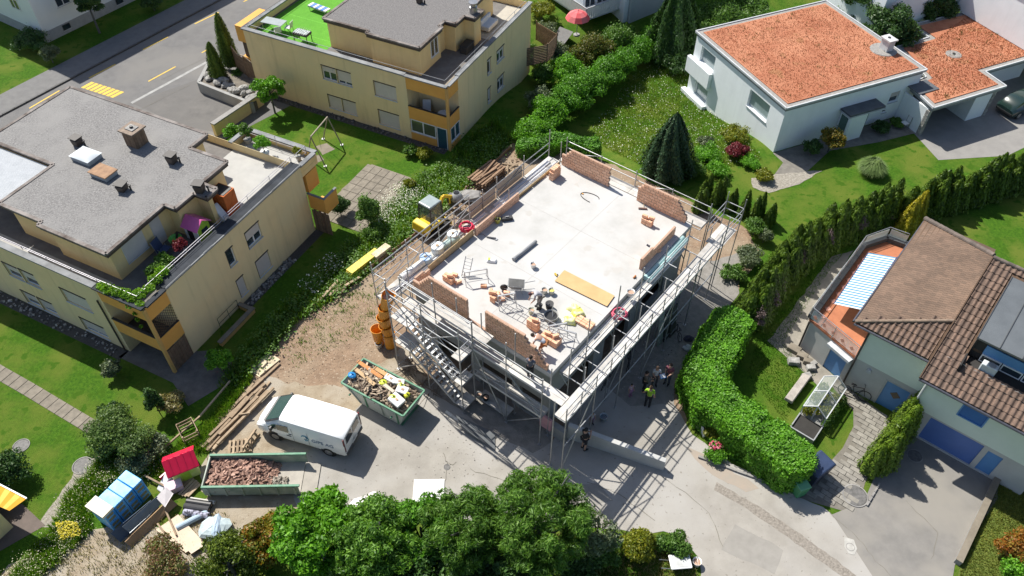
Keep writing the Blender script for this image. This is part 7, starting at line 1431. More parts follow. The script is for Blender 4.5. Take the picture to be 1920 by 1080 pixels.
def bike(u,v,rz,label,m,z=.016,s=1.0,lean=.12,loc=None):
    t = thing('bicycle',label,'bicycle',loc or P(u,v,z),rz); t.scale = (s,s,s); t.rotation_euler = (lean,0,rz)
    for x in (-.52,.52):
        w = MB(); w.tube([(x + .33 * math.cos(a),0,.34 + .33 * math.sin(a)) for a in [2 * math.pi * k / 22 for k in range(22)]],.022,6,closed=True); wh_ = w.build('wheel',tyre_m,t)
        sp = MB()
        for k in range(7): a = math.pi * k / 7; sp.cyl((x + .32 * math.cos(a),0,.34 + .32 * math.sin(a)),(x - .32 * math.cos(a),0,.34 - .32 * math.sin(a)),.004,n=4)
        sp.build('spokes',galv,wh_)
    f = MB(); BB,ST,HT = (-.05,0,.32),(-.18,0,.8),(.36,0,.82); f.tube([BB,ST],.02,6); f.tube([BB,(.38,0,.74)],.022,6); f.tube([(-.16,0,.74),HT],.02,6); f.tube([BB,(-.52,0,.34)],.014,6); f.tube([(-.52,0,.34),(-.16,0,.74)],.014,6); f.tube([HT,(.52,0,.34)],.018,6); f.build('frame',m,t)
    MB().hexa([(-.32,-.07,.84),(-.05,-.03,.84),(-.05,.03,.84),(-.32,.07,.84),(-.32,-.07,.89),(-.05,-.03,.88),(-.05,.03,.88),(-.32,.07,.89)]).build('saddle',black_m,t); MB().tube([(.28,-.28,.95),(.36,-.1,.97),(.34,0,.95),(.36,.1,.97),(.28,.28,.95)],.014,6).build('handlebar',black_m,t); MB().tube([(-.05,-.12,.22),(-.05,0,.32),(-.05,.12,.42)],.012,5).build('crank',galv,t); return t
bike(1598,745,FR.rz + .25,'dark bicycle leaning at the grey cellar wall of the tiled house',mat('bike_black',(.03,.03,.035)),lean=-.2)
bike(1138,716,R_(60),'dark bicycle in the shade under the right scaffold, nearest the concrete wall',mat('bike_dark',(.04,.04,.045))); bike(1176,683,R_(80),'dark bicycle in the shade under the right scaffold, beside the wall opening',mat('bike_dark',(.04,.04,.045)))
bike(1250,612,R_(30),'magenta child bicycle in the shade under the right scaffold',mat('bike_magenta',(.50,.03,.22)),s=.62)
bike(1268,628,R_(100),'dark scooter-like bicycle near the round hedge end',mat('bike_dark',(.04,.04,.045)),s=.8)
t = thing('wheelie_bin','green wheeled rubbish bin standing at the end of the hedge','bin',P(1494,925,.02),R_(20)); gb = mat('bin_green',(.05,.22,.10),(.04,.19,.085),rough=.5); MB().hexa([(-.24,-.26,.08),(.24,-.26,.08),(.24,.26,.08),(-.24,.26,.08),(-.3,-.34,.95),(.3,-.34,.95),(.3,.36,.95),(-.3,.36,.95)]).build('bin_body',gb,t,bevel=.02); MB().hexa([(-.32,-.36,.955),(.32,-.36,.955),(.32,.4,1.0),(-.32,.4,1.0),(-.3,-.34,1.0),(.3,-.34,1.0),(.3,.38,1.06),(-.3,.38,1.06)]).build('lid',mat('bin_lid',(.14,.36,.20),(.12,.32,.17),rough=.4),t,bevel=.02); MB().tube([(-.28,.42,.98),(.28,.42,.98)],.018,6).build('handle',gb,t)
for x in (-.24,.24): o = MB().lathe([(.02,-.03),(.1,-.03),(.1,.03),(.02,.03)],14).build('wheel',tyre_m,t); o.location = (x,.3,.1); o.rotation_euler = (0,R_(90),0)
t = thing('waste_container','dark blue four wheeled waste container in the hedge corner behind the green bin','bin',P(1524,892,.02),R_(35)); MB().hexa([(-.6,-.4,.18),(.6,-.4,.18),(.6,.4,.18),(-.6,.4,.18),(-.68,-.5,1.1),(.68,-.5,1.1),(.68,.5,1.1),(-.68,.5,1.1)]).build('bin_body',mat('bin_navy',(.025,.035,.07),(.02,.028,.06),rough=.45),t,bevel=.03); MB().hexa([(-.7,-.52,1.105),(.7,-.52,1.105),(.7,.52,1.105),(-.7,.52,1.105),(-.6,-.45,1.2),(.6,-.45,1.2),(.6,.42,1.28),(-.6,.42,1.28)]).build('lid',mat('bin_navy2',(.04,.06,.12),rough=.35),t,bevel=.03)
for x in (-.5,.5):
    for y in (-.32,.32): o = MB().lathe([(.02,-.03),(.09,-.03),(.09,.03),(.02,.03)],12).build('wheel',tyre_m,t); o.location = (x,y,.09); o.rotation_euler = (R_(90),0,0)
# flower boxes and pots by the hedge end
t = thing('planter_box','pale square planter at the foot of the hedge end','planter',P(1322,812,.0),.3); MB().box(-.22,.22,-.22,.22,0,.55).build('box',wp,t,bevel=.02); MB().box(-.18,.18,-.18,.18,.552,.57).build('soil',wood_d,t)
for k,(u,v,r) in enumerate([(1363,830,.3),(1338,845,.22),(1358,842,.22)]):
    t = thing('flower_pot',['pot of dense crimson flowers below the hedge','pale pot with trailing pink flowers, left one','pale pot with trailing pink flowers, right one'][k],'flower pot',P(u,v,0)); MB().lathe([(.02,0),(r * .7,0),(r,.35),(r * .9,.35),(.02,.3)],16).build('pot',wp,t); m = MB()
    for q in range(70):
        a,rr = random.uniform(0,6.3),r * 1.3 * math.sqrt(random.random()); m.obox((rr * math.cos(a),rr * math.sin(a),.36 + .22 * random.random()),(.09,.09,.03),rot3(a,random.uniform(-.6,.6),0))
    m.build('flowers',leafmat('pink_flower',[(.55,.03,.10),(.70,.10,.20),(.62,.25,.30)],.15),t)
t = thing('kerb_stones','curved low stone kerb along the hedge foot beside the road','kerb',P(1370,870,0)); o0 = P(1370,870,0); kp = [P(*p,0) - o0 for p in ((1308,857),(1340,868),(1380,884),(1420,898),(1460,915),(1490,930))]
for a,b in zip(kp[:-1],kp[1:]):
    n = max(1,int((b - a).length / .5))
    for k in range(n): MB().bar(a.lerp(b,(k + .03) / n) + Vector((0,0,.06)),a.lerp(b,(k + .97) / n) + Vector((0,0,.06)),.12,.14).build('stone',kerb_m,t)
t = thing('edging_wall','low concrete edging wall between the drive and the right lawn','wall',P(1850,960,0)); o0 = P(1850,960,0); a,b = P(1793,1058,0) - o0,P(1868,898,0) - o0; MB().bar(a + Vector((0,0,.15)),b + Vector((0,0,.15)),.28,.34).build('wall_body',kerb_m,t); MB().bar(a + Vector((0,0,.335)),b + Vector((0,0,.335)),.3,.03).build('coping',path_m,t)
t = thing('edging_stones','dark edging between the paved path and the garage drive','kerb',P(1640,900,0)); o0 = P(1640,900,0); a,b = P(1648,908,0) - o0,P(1624,950,0) - o0
for k in range(5): MB().bar(a.lerp(b,k / 5) + Vector((0,0,.06)),a.lerp(b,(k + .92) / 5) + Vector((0,0,.06)),.08,.12).build('stone',kerb_m,t)
# neighbour's balcony corner at the right edge
t = thing('glass_balcony','corner of a glazed balcony with blue panel at the right edge','balcony',P(1905,885,0),FR.rz); MB().box(-.2,4,-.6,2.5,.9,1.0).build('balcony_floor',edge_w,t); MB().box(-.2,4,-.62,-.6,1.0,1.9).build('railing_glass',clearmat('railing_glass',(.7,.78,.76),.4),t); MB().box(-.25,4,-.65,-.58,1.902,1.96).build('hand_rail',edge_w,t); MB().box(.2,4,1.5,1.6,1.001,3.2).build('blue_panel',bluem,t)
for x in (0,2.5): MB().box(x,x + .15,-.4,-.25,0,.9).build('post',edge_w,t)
# white bathtub-like barrow and bucket at the bottom edge
t = thing('white_tub','white plastic wheelbarrow tub at the bottom edge of the road','wheelbarrow',P(1272,1062,.016),R_(5)); MB().hexa([(-.35,-.22,.2),(.35,-.22,.2),(.35,.22,.2),(-.35,.22,.2),(-.5,-.36,.55),(.52,-.34,.5),(.52,.34,.5),(-.5,.36,.55)]).build('tub',wp,t,bevel=.05,seg=2); MB().hexa([(-.40,-.27,.53),(.42,-.25,.49),(.42,.25,.49),(-.40,.27,.53),(-.40,-.27,.556),(.42,-.25,.516),(.42,.25,.516),(-.40,.27,.556)]).build('contents',mat('pale_mix',(.55,.56,.55)),t)
for s in (-.2,.2): MB().tube([(-.9,s,.45),(-.3,s,.22),(.5,s * .5,.15)],.02,6).build('handle',galv,t)
o = MB().lathe([(.02,-.04),(.15,-.04),(.15,.04),(.02,.04)],16).build('wheel',tyre_m,t); o.location = (.55,0,.15); o.rotation_euler = (R_(90),0,0)
for s in (-.2,.2): MB().cyl((-.3,s,.22),(-.36,s,0),.02,n=6).build('leg',galv,t)
bucket(1305,1058,wp,'white bucket beside the white tub at the bottom edge',r=.2,h=.34,z=.016); bucket(1131,787,mat('pale_blue_bucket',(.50,.56,.60)),'pale blue bucket in the shade behind the concrete wall',r=.2,h=.36,z=.016,fill=mat('blue_water',(.10,.16,.2),rough=.1))
for u,v,lab,c in [(1289,655,'pale plastic bag at the foot of the round hedge end',(.55,.58,.60)),(1291,637,'dark jacket bundle at the foot of the round hedge end',(.05,.05,.08))]:
    t = thing('bundle',lab,'bundle',P(u,v,0)); lump(t,'cloth',.3,.22,.25,mat('bundle_%d' % v,c),v); lump(t,'cloth_fold',.18,.2,.32,mat('bundle_%d' % v,c),v + 1)
bucket(898,744,mat('pale_bucket',(.62,.62,.58)),'pale bucket on the low front deck of the scaffold',z=.46); bucket(911,749,black_m,'black bucket on the low front deck of the scaffold',z=.46)
# dark car under the carport
CR = thing('parked_car','dark green car parked half under the carport at the right edge','car',P(1912,205,.012),FW.rz + R_(92)); cpm = mat('dark_green_paint',(.015,.035,.03),(.012,.03,.026),rough=.2,coat=.8)
def csec(zb,zm,zt,wb,wm,wt):
    h = [(wb,zb),(wm,zb + .15),(wm,zm),(wt + (wm - wt) * .35,zm + (zt - zm) * .4),(wt,zt - .05),(wt * .6,zt)]; return h + [(-y,z) for y,z in h[::-1]]
sharp(loft([(-2.0,.35,.6,.75,.7,.75,.6),(-1.8,.25,.75,1.05,.8,.86,.66),(-1.2,.22,.85,1.42,.82,.88,.62),(-.2,.22,.88,1.48,.82,.89,.64),(.6,.22,.88,1.42,.82,.89,.62),(1.25,.22,.86,1.0,.82,.88,.70),(1.95,.25,.78,.86,.8,.85,.66),(2.2,.35,.6,.68,.72,.75,.55)],csec).build('body',cpm,CR),30)
quadpatch('windscreen',[(1.24,-.62,1.02),(1.24,.62,1.02),(.66,.56,1.42),(.66,-.56,1.42)],glass_v,CR,.02); 
for s in (-1,1):
    quadpatch('side_window',[(-1.1,s * .875,.95),(.85,s * .875,.95),(.5,s * .70,1.36),(-.9,s * .70,1.38)][::s],glass_v,CR,-.012 * s * s)
    wheel(CR,-1.3,s * .78,.31,.2,s); wheel(CR,1.3,s * .78,.31,.2,s)
    MB().box(2.05,2.18,s * .6 - .14,s * .6 + .14,.6,.74).build('headlight',mat('headlamp',(.45,.48,.5)),CR,bevel=.02)
MB().box(-2.05,-1.95,-.7,.7,.36,.5).build('bumper',black_m,CR)
t = thing('garden_chair','white folding chair at the corner of the white house by the garage','chair',FW.w(1.3,11.0,0),FW.rz); MB().box(-.22,.22,-.22,.22,.42,.45).build('seat',wp,t)
for x in (-.2,.2): MB().bar((x,.22,0),(x,.3,.95),.03,.03).build('back_post',galv,t); MB().bar((x,-.22,0),(x,-.2,.42),.03,.03).build('leg',galv,t)
MB().hexa([(-.2,.26,.5),(.2,.26,.5),(.2,.28,.5),(-.2,.28,.5),(-.2,.29,.92),(.2,.29,.92),(.2,.31,.92),(-.2,.31,.92)]).build('backrest',wp,t)
# ================================================================== vegetation
def leaf_quads(C,Nn,size,rng,droop=0.0,aspect=.5,align=.6,up=None):
    """one small pointed quad per point; C centres, Nn outward normals"""
    n = len(C); Nn = Nn + rng.normal(0,1 - align,(n,3)); Nn /= np.linalg.norm(Nn,axis=1,keepdims=True) + 1e-9
    T = rng.normal(0,1,(n,3)) if up is None else np.tile(np.array(up,float),(n,1)) + rng.normal(0,.35,(n,3))
    T -= Nn * (T * Nn).sum(1,keepdims=True); T /= np.linalg.norm(T,axis=1,keepdims=True) + 1e-9
    B = np.cross(Nn,T); s = size[:,None] if isinstance(size,np.ndarray) else size
    a,b = T * s * .5,B * s * .5 * aspect
    V = np.stack([C - a,C - a * .05 + b,C + a,C - a * .05 - b],1).reshape(-1,3)
    F = np.arange(4 * n).reshape(-1,4); return V,F
def sphere_quads(c,r,nu=10,nv=7):
    V = []; F = []
    for j in range(nv + 1):
        th = math.pi * j / nv
        for i in range(nu): ph = 2 * math.pi * i / nu; V.append((c[0] + r[0] * math.sin(th) * math.cos(ph),c[1] + r[1] * math.sin(th) * math.sin(ph),c[2] + r[2] * math.cos(th)))
    for j in range(nv):
        for i in range(nu): F.append((j * nu + i,(j + 1) * nu + i,(j + 1) * nu + (i + 1) % nu,j * nu + (i + 1) % nu))
    return np.array(V),np.array(F)
class Acc:
    def __init__(s): s.V = []; s.F = []; s.n = 0
    def add(s,V,F): s.V.append(V); s.F.append(np.asarray(F) + s.n); s.n += len(V)
    def build(s,name,m,parent): return npmesh(name,np.concatenate(s.V),np.concatenate(s.F),m,parent)
def blob_leaves(acc,clumps,n,size,rng,core=.55,aspect=.55,align=.22,zmin=.03):
    cl = np.array(clumps,float); area = (cl[:,3] * cl[:,4] + cl[:,3] * cl[:,5]); pr = area / area.sum()
    idx = rng.choice(len(cl),n,p=pr); d = rng.normal(0,1,(n,3)); d[:,2] = np.where(d[:,2] < -.2,-d[:,2] * .6,d[:,2]); d /= np.linalg.norm(d,axis=1,keepdims=True)
    rr = rng.uniform(.62,1.0,(n,1)) + np.abs(rng.normal(0,.16,(n,1))); C = cl[idx,:3] + d * cl[idx,3:6] * rr
    keep = C[:,2] > zmin
    for k in range(len(cl)):
        q = ((C - cl[k,:3]) / cl[k,3:6]); keep &= ~((q * q).sum(1) < .30)
    C,d = C[keep],d[keep]; V,F = leaf_quads(C,d,size * rng.uniform(.6,1.3,len(C)),rng,aspect=aspect,align=align); acc.add(V,F)
    if core > 0:
        for k in range(len(cl)): V,F = sphere_quads(cl[k,:3],cl[k,3:6] * core,8,5); V[:,2] = np.maximum(V[:,2],zmin * .5); acc.add(V,F)
def trunk_mesh(t,h,r,lean=(0,0),limbs=4,m=None,rng=random,spread=.8,ztop=1.0):
    b = MB(); top = Vector((lean[0],lean[1],h)); b.tube([(0,0,0),(lean[0] * .3,lean[1] * .3,h * .45),tuple(top)],[r,r * .8,r * .45],8)
    for k in range(limbs):
        a = 6.28 * k / max(1,limbs) + rng.uniform(-.4,.4); f = rng.uniform(.45,.9); p = Vector((lean[0] * f,lean[1] * f,h * f)); q = p + Vector((math.cos(a) * spread * rng.uniform(.6,1),math.sin(a) * spread * rng.uniform(.6,1),h * .3)); b.tube([p,(p + q) / 2 + Vector((0,0,.05)),q],[r * .45,r * .3,r * .12],6)
    return b.build('trunk',m or mat('bark',(.12,.085,.06),(.075,.052,.038),scale=6,rough=.95,bump=.5),t)
def shrub(label,u,v,R,H,m,n=2500,size=.12,z=None,cat='shrub',name='shrub',ncl=9,group=None,base_h=.15,trunk=.25,seed=None,z0=None,loc=None,aspect=.55,flat=.5,core=.55):
    p = loc if loc is not None else (P(u,v,z) if z is not None else PT(u,v)); sd = seed if seed is not None else int(u * 7 + v * 13) % 9999; rng = np.random.default_rng(sd); rn = random.Random(sd)
    t = thing(name,label,cat,p,0,group); cl = []
    ch = H - base_h * H
    for k in range(int(ncl * 1.8)):
        a = rn.uniform(0,6.28); rr = R * .74 * math.sqrt(rn.random()); f = rn.uniform(.16,.34) + .1; zc = base_h * H + ch * rn.uniform(.3,.78); edge = 1 - (rr / R) ** 2 * .5
        s = R * rn.uniform(.2,.38); cl.append((rr * math.cos(a),rr * math.sin(a),min(zc * edge + .1,H - s * .6),s,s,min(s,ch * flat)))
    cl.append((0,0,base_h * H + ch * .5,R * .55,R * .55,ch * .5))
    acc = Acc(); blob_leaves(acc,cl,n,size,rng,aspect=aspect,core=core); acc.build('crown',m,t); trunk_mesh(t,H * .55,max(.02,R * .05),limbs=3,spread=R * .5,rng=rn); return t
def tree(label,p,H,R,m,n,size,trunk_h=None,ncl=26,name='tree',seed=1,crown_z=None,squash=.8,gaps=.0,group=None,core=.55,aspect=.55,sub=(.16,.30)):
    rng = np.random.default_rng(seed); rn = random.Random(seed); t = thing(name,label,'tree',p,0,group); th = trunk_h or H * .45; cz = crown_z or (H - R * squash); cl = []
    for k in range(int(ncl * 1.7)):
        d = Vector((rn.gauss(0,1),rn.gauss(0,1),rn.gauss(.25,.8))).normalized(); f = rn.uniform(.45,.82); s = R * rn.uniform(*sub); cl.append((d.x * R * f,d.y * R * f,cz + d.z * R * squash * f,s,s,s * .8))
    acc = Acc(); blob_leaves(acc,cl,n,size,rng,core=core,aspect=aspect); acc.build('crown',m,t)
    b = trunk_mesh(t,cz + R * .3,max(.06,R * .06),limbs=6,spread=R * .75,rng=rn); return t
def cone(label,p,H,R,m,n,size=.16,name='thuja',cat='tree',tips=1,group=None,seed=1,round_=.55,ridges=7,tilt=(0,0),core=.8,base=.02,amp=.16):
    """columnar or conical evergreen: upright sprays over a ribbed surface"""
    rng = np.random.default_rng(seed); t = thing(name,label,cat,p,0,group); acc = Acc(); rn = random.Random(seed)
    for k in range(tips):
        a = 6.28 * k / max(1,tips) + rn.random(); off = np.array([math.cos(a),math.sin(a),0]) * (R * .42 if tips > 1 else 0); h = H * (1 if k == 0 else rn.uniform(.72,.95)); r = R if tips == 1 else R * .68; m_ = n // tips
        zz = rng.beta(1.05,1.35,m_); th = rng.uniform(0,6.283,m_); prof = np.minimum(1,(1 - zz) ** round_ * 1.08) * np.minimum(1,.72 + zz * 2.2); rib = 1 + amp * np.sin(th * ridges + zz * 5 + k) + rng.normal(0,.07,m_)
        rad = r * prof * rib * rng.uniform(.85,1.05,m_); C = np.stack([np.cos(th) * rad,np.sin(th) * rad,base + zz * h],1) + off + np.array([tilt[0],tilt[1],0]) * zz[:,None]
        Nn = np.stack([np.cos(th),np.sin(th),np.full(m_,.35)],1); V,F = leaf_quads(C,Nn,size * rng.uniform(.6,1.3,m_),rng,aspect=.42,align=.7,up=(0,0,1)); acc.add(V,F)
        nu,nv = 10,8; V = []; F = []
        for j in range(nv + 1):
            q = j / nv; pr = min(1,(1 - q) ** round_ * 1.08) * min(1,.72 + q * 2.2)
            for i in range(nu): an = 6.283 * i / nu; V.append((math.cos(an) * r * pr * core + off[0] + tilt[0] * q,math.sin(an) * r * pr * core + off[1] + tilt[1] * q,base + q * h * .97))
        for j in range(nv):
            for i in range(nu): F.append((j * nu + i,j * nu + (i + 1) % nu,(j + 1) * nu + (i + 1) % nu,(j + 1) * nu + i))
        acc.add(np.array(V),F)
    acc.build('crown',m,t); b = MB(); b.tube([(0,0,0),(0,0,H * .5)],[R * .12,R * .05],7); b.build('trunk',mat('bark',(.1,.1,.1)),t); return t
def inside_np(X,Y,pl):
    c = np.zeros(len(X),bool); n = len(pl)
    for i in range(n):
        x1,y1 = pl[i]; x2,y2 = pl[i - 1]
        if y1 == y2: continue
        k = ((y1 > Y) != (y2 > Y)) & (X < (x2 - x1) * (Y - y1) / (y2 - y1) + x1); c ^= k
    return c
def scatter(px,n,rng,world=False):
    pl = [(p[0],p[1]) for p in px] if world else [tuple(PT(u,v)[:2]) for u,v in px]; xs_ = [p[0] for p in pl]; ys_ = [p[1] for p in pl]
    X = rng.uniform(min(xs_),max(xs_),n * 4); Y = rng.uniform(min(ys_),max(ys_),n * 4); k = inside_np(X,Y,pl); X,Y = X[k][:n],Y[k][:n]; return X,Y
GZ = np.vectorize(gz)
def grass(name,label,px,n,h0,h1,m,w=.03,lean=.5,seed=1,zoff=0.0,clump=None,world=False,z=None,cat='grass'):
    rng = np.random.default_rng(seed); X,Y = scatter(px,n,rng,world); k = len(X)
    if clump:
        cxy = rng.integers(0,k,clump); pick = rng.integers(0,clump,k); g = rng.normal(0,.12,(k,2)); f = rng.random(k) < .65; X = np.where(f,X[cxy[pick]] + g[:,0],X); Y = np.where(f,Y[cxy[pick]] + g[:,1],Y)
    Z = (GZ(X,Y) if z is None else np.full(k,z)) + zoff; h = rng.uniform(h0,h1,k); a = rng.uniform(0,6.283,k); l = rng.uniform(0,lean,k) * h; b = rng.uniform(0,6.283,k)
    base = np.stack([X,Y,Z],1); sd_ = np.stack([np.cos(a),np.sin(a),np.zeros(k)],1) * (w * rng.uniform(.6,1.4,k))[:,None] / 2; top = base + np.stack([np.cos(b) * l,np.sin(b) * l,h],1); mid = (base + top) / 2 + np.stack([-np.cos(b) * l * .12,-np.sin(b) * l * .12,h * .1],1)
    V = np.stack([base - sd_,base + sd_,mid + sd_ * .8,top,mid - sd_ * .8],1).reshape(-1,3); i0 = np.arange(k) * 5; F = np.concatenate([np.stack([i0,i0 + 1,i0 + 2,i0 + 4],1),np.stack([i0 + 4,i0 + 2,i0 + 3,i0 + 3],1)])
    me = bpy.data.meshes.new(name); tris = np.concatenate([np.stack([i0,i0 + 1,i0 + 2],1),np.stack([i0,i0 + 2,i0 + 4],1),np.stack([i0 + 4,i0 + 2,i0 + 3],1)])
    return tag(npmesh(name,V,tris,m),label,cat,kind='stuff')
def flowers(name,label,px,n,h0,h1,size,m,seed=1,z=None,world=False,clump=None,cat='flowers'):
    rng = np.random.default_rng(seed); X,Y = scatter(px,n,rng,world); k = len(X)
    if clump: cxy = rng.integers(0,k,clump); pick = rng.integers(0,clump,k); X = X[cxy[pick]] + rng.normal(0,.3,k); Y = Y[cxy[pick]] + rng.normal(0,.3,k)
    Z = (GZ(X,Y) if z is None else z) + rng.uniform(h0,h1,k); V,F = leaf_quads(np.stack([X,Y,Z],1),np.tile([0,0,1.],(k,1)),size * rng.uniform(.6,1.3,k),rng,aspect=.9,align=.7); return tag(npmesh(name,V,F,m),label,cat,kind='stuff')
def hedge(label,pts,width,H,m,n,size,seed=1,name='hedge',amp=.12,round_ends=True,dome=.15,parent=None):
    """pts: ground points of the centre line"""
    rng = np.random.default_rng(seed); pts = [Vector((p[0],p[1],0)) for p in pts]; o0 = pts[0]; t = thing(name,label,'hedge',o0); acc = Acc()
    seg = [(a - o0,b - o0,(b - a).length) for a,b in zip(pts[:-1],pts[1:])]; tot = sum(s[2] for s in seg); per = width + 2 * H
    for a,b,L in seg:
        k = int(n * L / tot); d = (b - a).normalized(); nn = Vector((-d.y,d.x,0)); u = rng.uniform(-width * .25,L + width * .25,k); w_ = rng.uniform(-per / 2,per / 2,k); noise = rng.normal(0,amp * .35,k) + amp * (np.sin(u * 3.1 + w_ * 2) + np.sin(u * 1.7 - w_ * 4.1)) * .5
        top = np.abs(w_) < width / 2; y = np.where(top,w_,np.sign(w_) * width / 2); z = np.where(top,H - dome * (w_ / (width / 2)) ** 4,H - (np.abs(w_) - width / 2)); ny = np.where(top,.0,np.sign(w_)); nz = np.where(top,1.0,.15); y = y + ny * noise; z = z + np.where(top,noise,0) + gz(a.x + o0.x,a.y + o0.y) * 0; z = np.maximum(z,.04)
        C = np.array(a)[None] + np.outer(u,np.array(d)) + np.outer(y,np.array(nn)) + np.outer(z,[0,0,1.]); Nn = np.outer(ny,np.array(nn)) + np.outer(nz,[0,0,1.]); V,F = leaf_quads(C,Nn,size * rng.uniform(.65,1.3,k),rng,align=.5,aspect=.6); acc.add(V,F)
        hw = width / 2 - amp * .9; e = width * .15; P8 = [a - d * e + nn * s * hw + Vector((0,0,zz)) for zz in (.02,H - amp * 1.2 - dome * .5) for s in (-1,1)] + [b + d * e + nn * s * hw + Vector((0,0,zz)) for zz in (.02,H - amp * 1.2 - dome * .5) for s in (-1,1)]
        acc.add(np.array([tuple(p) for p in P8]),[(0,1,3,2),(4,6,7,5),(0,2,6,4),(1,5,7,3),(2,3,7,6),(0,4,5,1)])
    for p in pts:
        k = int(n * width * 1.2 / (tot + 2 * width)); th = rng.uniform(0,6.283,k); q = rng.random(k); top = q < .4; rr = np.where(top,width / 2 * np.sqrt(rng.random(k)),width / 2 * (1 + rng.normal(0,.07,k))); z = np.where(top,H - dome * (rr / (width / 2)) ** 4 + rng.normal(0,amp * .35,k),rng.uniform(.04,H - dome,k)); C = np.stack([np.cos(th) * rr,np.sin(th) * rr,z],1) + np.array(p - o0)[None]; Nn = np.stack([np.cos(th) * ~top,np.sin(th) * ~top,np.where(top,1,.15)],1); V,F = leaf_quads(C,Nn,size * rng.uniform(.65,1.3,k),rng,align=.5,aspect=.6); acc.add(V,F); V,F = sphere_quads(tuple(p - o0 + Vector((0,0,H * .45))),(width / 2 - amp,width / 2 - amp,H * .5),12,6); V[:,2] = np.maximum(V[:,2],.02); acc.add(V,F)
    acc.build('foliage',m,t)
    b = MB()
    for a,bb,L in seg:
        for k in range(max(1,int(L / 1.2))): q = a.lerp(bb,(k + .5) / max(1,int(L / 1.2))); b.cyl(q,q + Vector((0,0,H * .6)),.04,.02,n=6)
    b.build('stems',mat('bark',(.1,.1,.1)),t); return t
G_laurel = leafmat('laurel_leaf',[(.045,.140,.010),(.075,.215,.014),(.11,.29,.020),(.15,.34,.04)])
G_bright = leafmat('bright_leaf',[(.065,.185,.010),(.10,.27,.015),(.14,.35,.022),(.19,.40,.045)],.35)
G_mid = leafmat('mid_leaf',[(.05,.115,.017),(.075,.17,.024),(.11,.22,.034),(.15,.26,.06)])
G_dark = leafmat('dark_leaf',[(.022,.06,.014),(.036,.09,.02),(.055,.125,.027),(.08,.155,.04)],.2)
G_thuja = leafmat('thuja_spray',[(.035,.075,.008),(.06,.12,.010),(.095,.165,.015),(.13,.20,.025)],.2)
G_thuja_b = leafmat('bright_thuja_spray',[(.06,.115,.008),(.095,.175,.012),(.14,.225,.018),(.17,.245,.03)],.25)
G_spruce = leafmat('spruce_spray',[(.018,.048,.024),(.03,.074,.034),(.048,.10,.044),(.075,.13,.058)],.12)
G_pine = leafmat('pine_spray',[(.05,.12,.016),(.075,.175,.022),(.115,.235,.03),(.17,.30,.055)],.35)
G_gold = leafmat('golden_spray',[(.28,.26,.015),(.40,.36,.02),(.48,.40,.03),(.20,.22,.02)],.25)
G_red = leafmat('red_maple_leaf',[(.10,.012,.022),(.17,.022,.035),(.22,.035,.045)],.25)
G_yel = leafmat('yellow_green_leaf',[(.12,.16,.012),(.19,.22,.016),(.26,.25,.02),(.08,.14,.014)],.3)
G_orange = leafmat('orange_leaf',[(.26,.10,.02),(.34,.16,.03),(.16,.15,.02),(.30,.07,.015)],.3)
G_grass = leafmat('tall_grass',[(.06,.16,.010),(.09,.22,.014),(.14,.26,.022),(.20,.27,.05)],.35)
G_dry = leafmat('dry_grass',[(.22,.19,.09),(.30,.26,.13),(.16,.18,.06)],.3)
G_sage = leafmat('sage_leaf',[(.10,.14,.075),(.15,.19,.11),(.20,.24,.15),(.08,.13,.05)],.25)
G_white = leafmat('white_petal',[(.70,.70,.62),(.80,.80,.74),(.62,.60,.48)],.2)
G_purple = leafmat('dry_purple_twig',[(.16,.11,.12),(.22,.16,.16),(.13,.10,.09)],.15)
# ---- lawn blades in the strips where the lawn is seen closest
flo = flowers
# laurel hedge with its round end
hz = 1.9
cl_ = [P(1372,600,hz),P(1345,650,hz),P(1322,700,hz),P(1345,742,hz),P(1400,785,hz),P(1450,822,hz),P(1487,850,hz)]
hedge('big clipped bright green laurel hedge bending round the paved path',cl_,2.15,hz,G_bright,52000,.14,3,amp=.17,dome=.08)
# thuja rows
row = [(1407,600),(1420,578),(1436,556),(1450,536),(1466,516),(1486,498),(1506,482),(1528,468),(1550,455),(1574,444),(1598,434),(1622,426),(1648,418),(1676,412),(1704,405),(1732,398),(1760,390),(1788,382),(1816,374),(1844,366),(1872,358),(1900,350),(1930,342)]
for k,(u,v) in enumerate(row): cone(ORD[k] + ' dark green thuja of the long garden hedge row, counted from the laurel hedge',P(u,v,0),3.0 + .45 * math.sin(k * 1.7) + .2 * math.sin(k * 4.3),1.05,G_thuja,5200,.2,tips=4,group='thujas in the long hedge row',seed=100 + k,round_=.62)
for k,(u,v) in enumerate([(1322,372),(1345,382),(1368,392),(1392,403),(1416,413),(1440,420),(1310,395)]): cone(ORD[k] + ' dark thuja behind the back right scaffold corner, counted from the spruce',P(u,v,0),2.0 + .4 * math.sin(k * 2.1),.5,G_thuja,2400,.18,tips=2,group='thujas behind the scaffold corner',seed=140 + k)
for k,(u,v) in enumerate([(1640,878),(1655,852),(1672,824),(1690,800)]): cone(ORD[k] + ' bright green thuja beside the garage drive, counted from the road',P(u,v,0),3.0 + .25 * (k % 2),.82,G_thuja_b,7500,.15,tips=2,group='thujas beside the garage drive',seed=160 + k,round_=.45)
cone('dense dark blue-green spruce behind the scaffold',P(1250,322,0),4.9,1.75,G_spruce,22000,.2,name='spruce',seed=170,round_=.75,ridges=9,amp=.22)
cone('golden yellow cypress at the corner of the tiled house',P(1697,438,0),3.4,.95,G_gold,9000,.17,name='cypress',seed=171,tips=2,round_=.6)
cone('tall slim cypress by the wavy fence, front one',P(411,146,.7),3.1,.6,G_thuja,6000,.18,name='cypress',seed=172,round_=.5); cone('tall slim cypress by the wavy fence, rear one',P(434,122,.7),4.5,.7,G_thuja,7000,.18,name='cypress',seed=173,round_=.5)
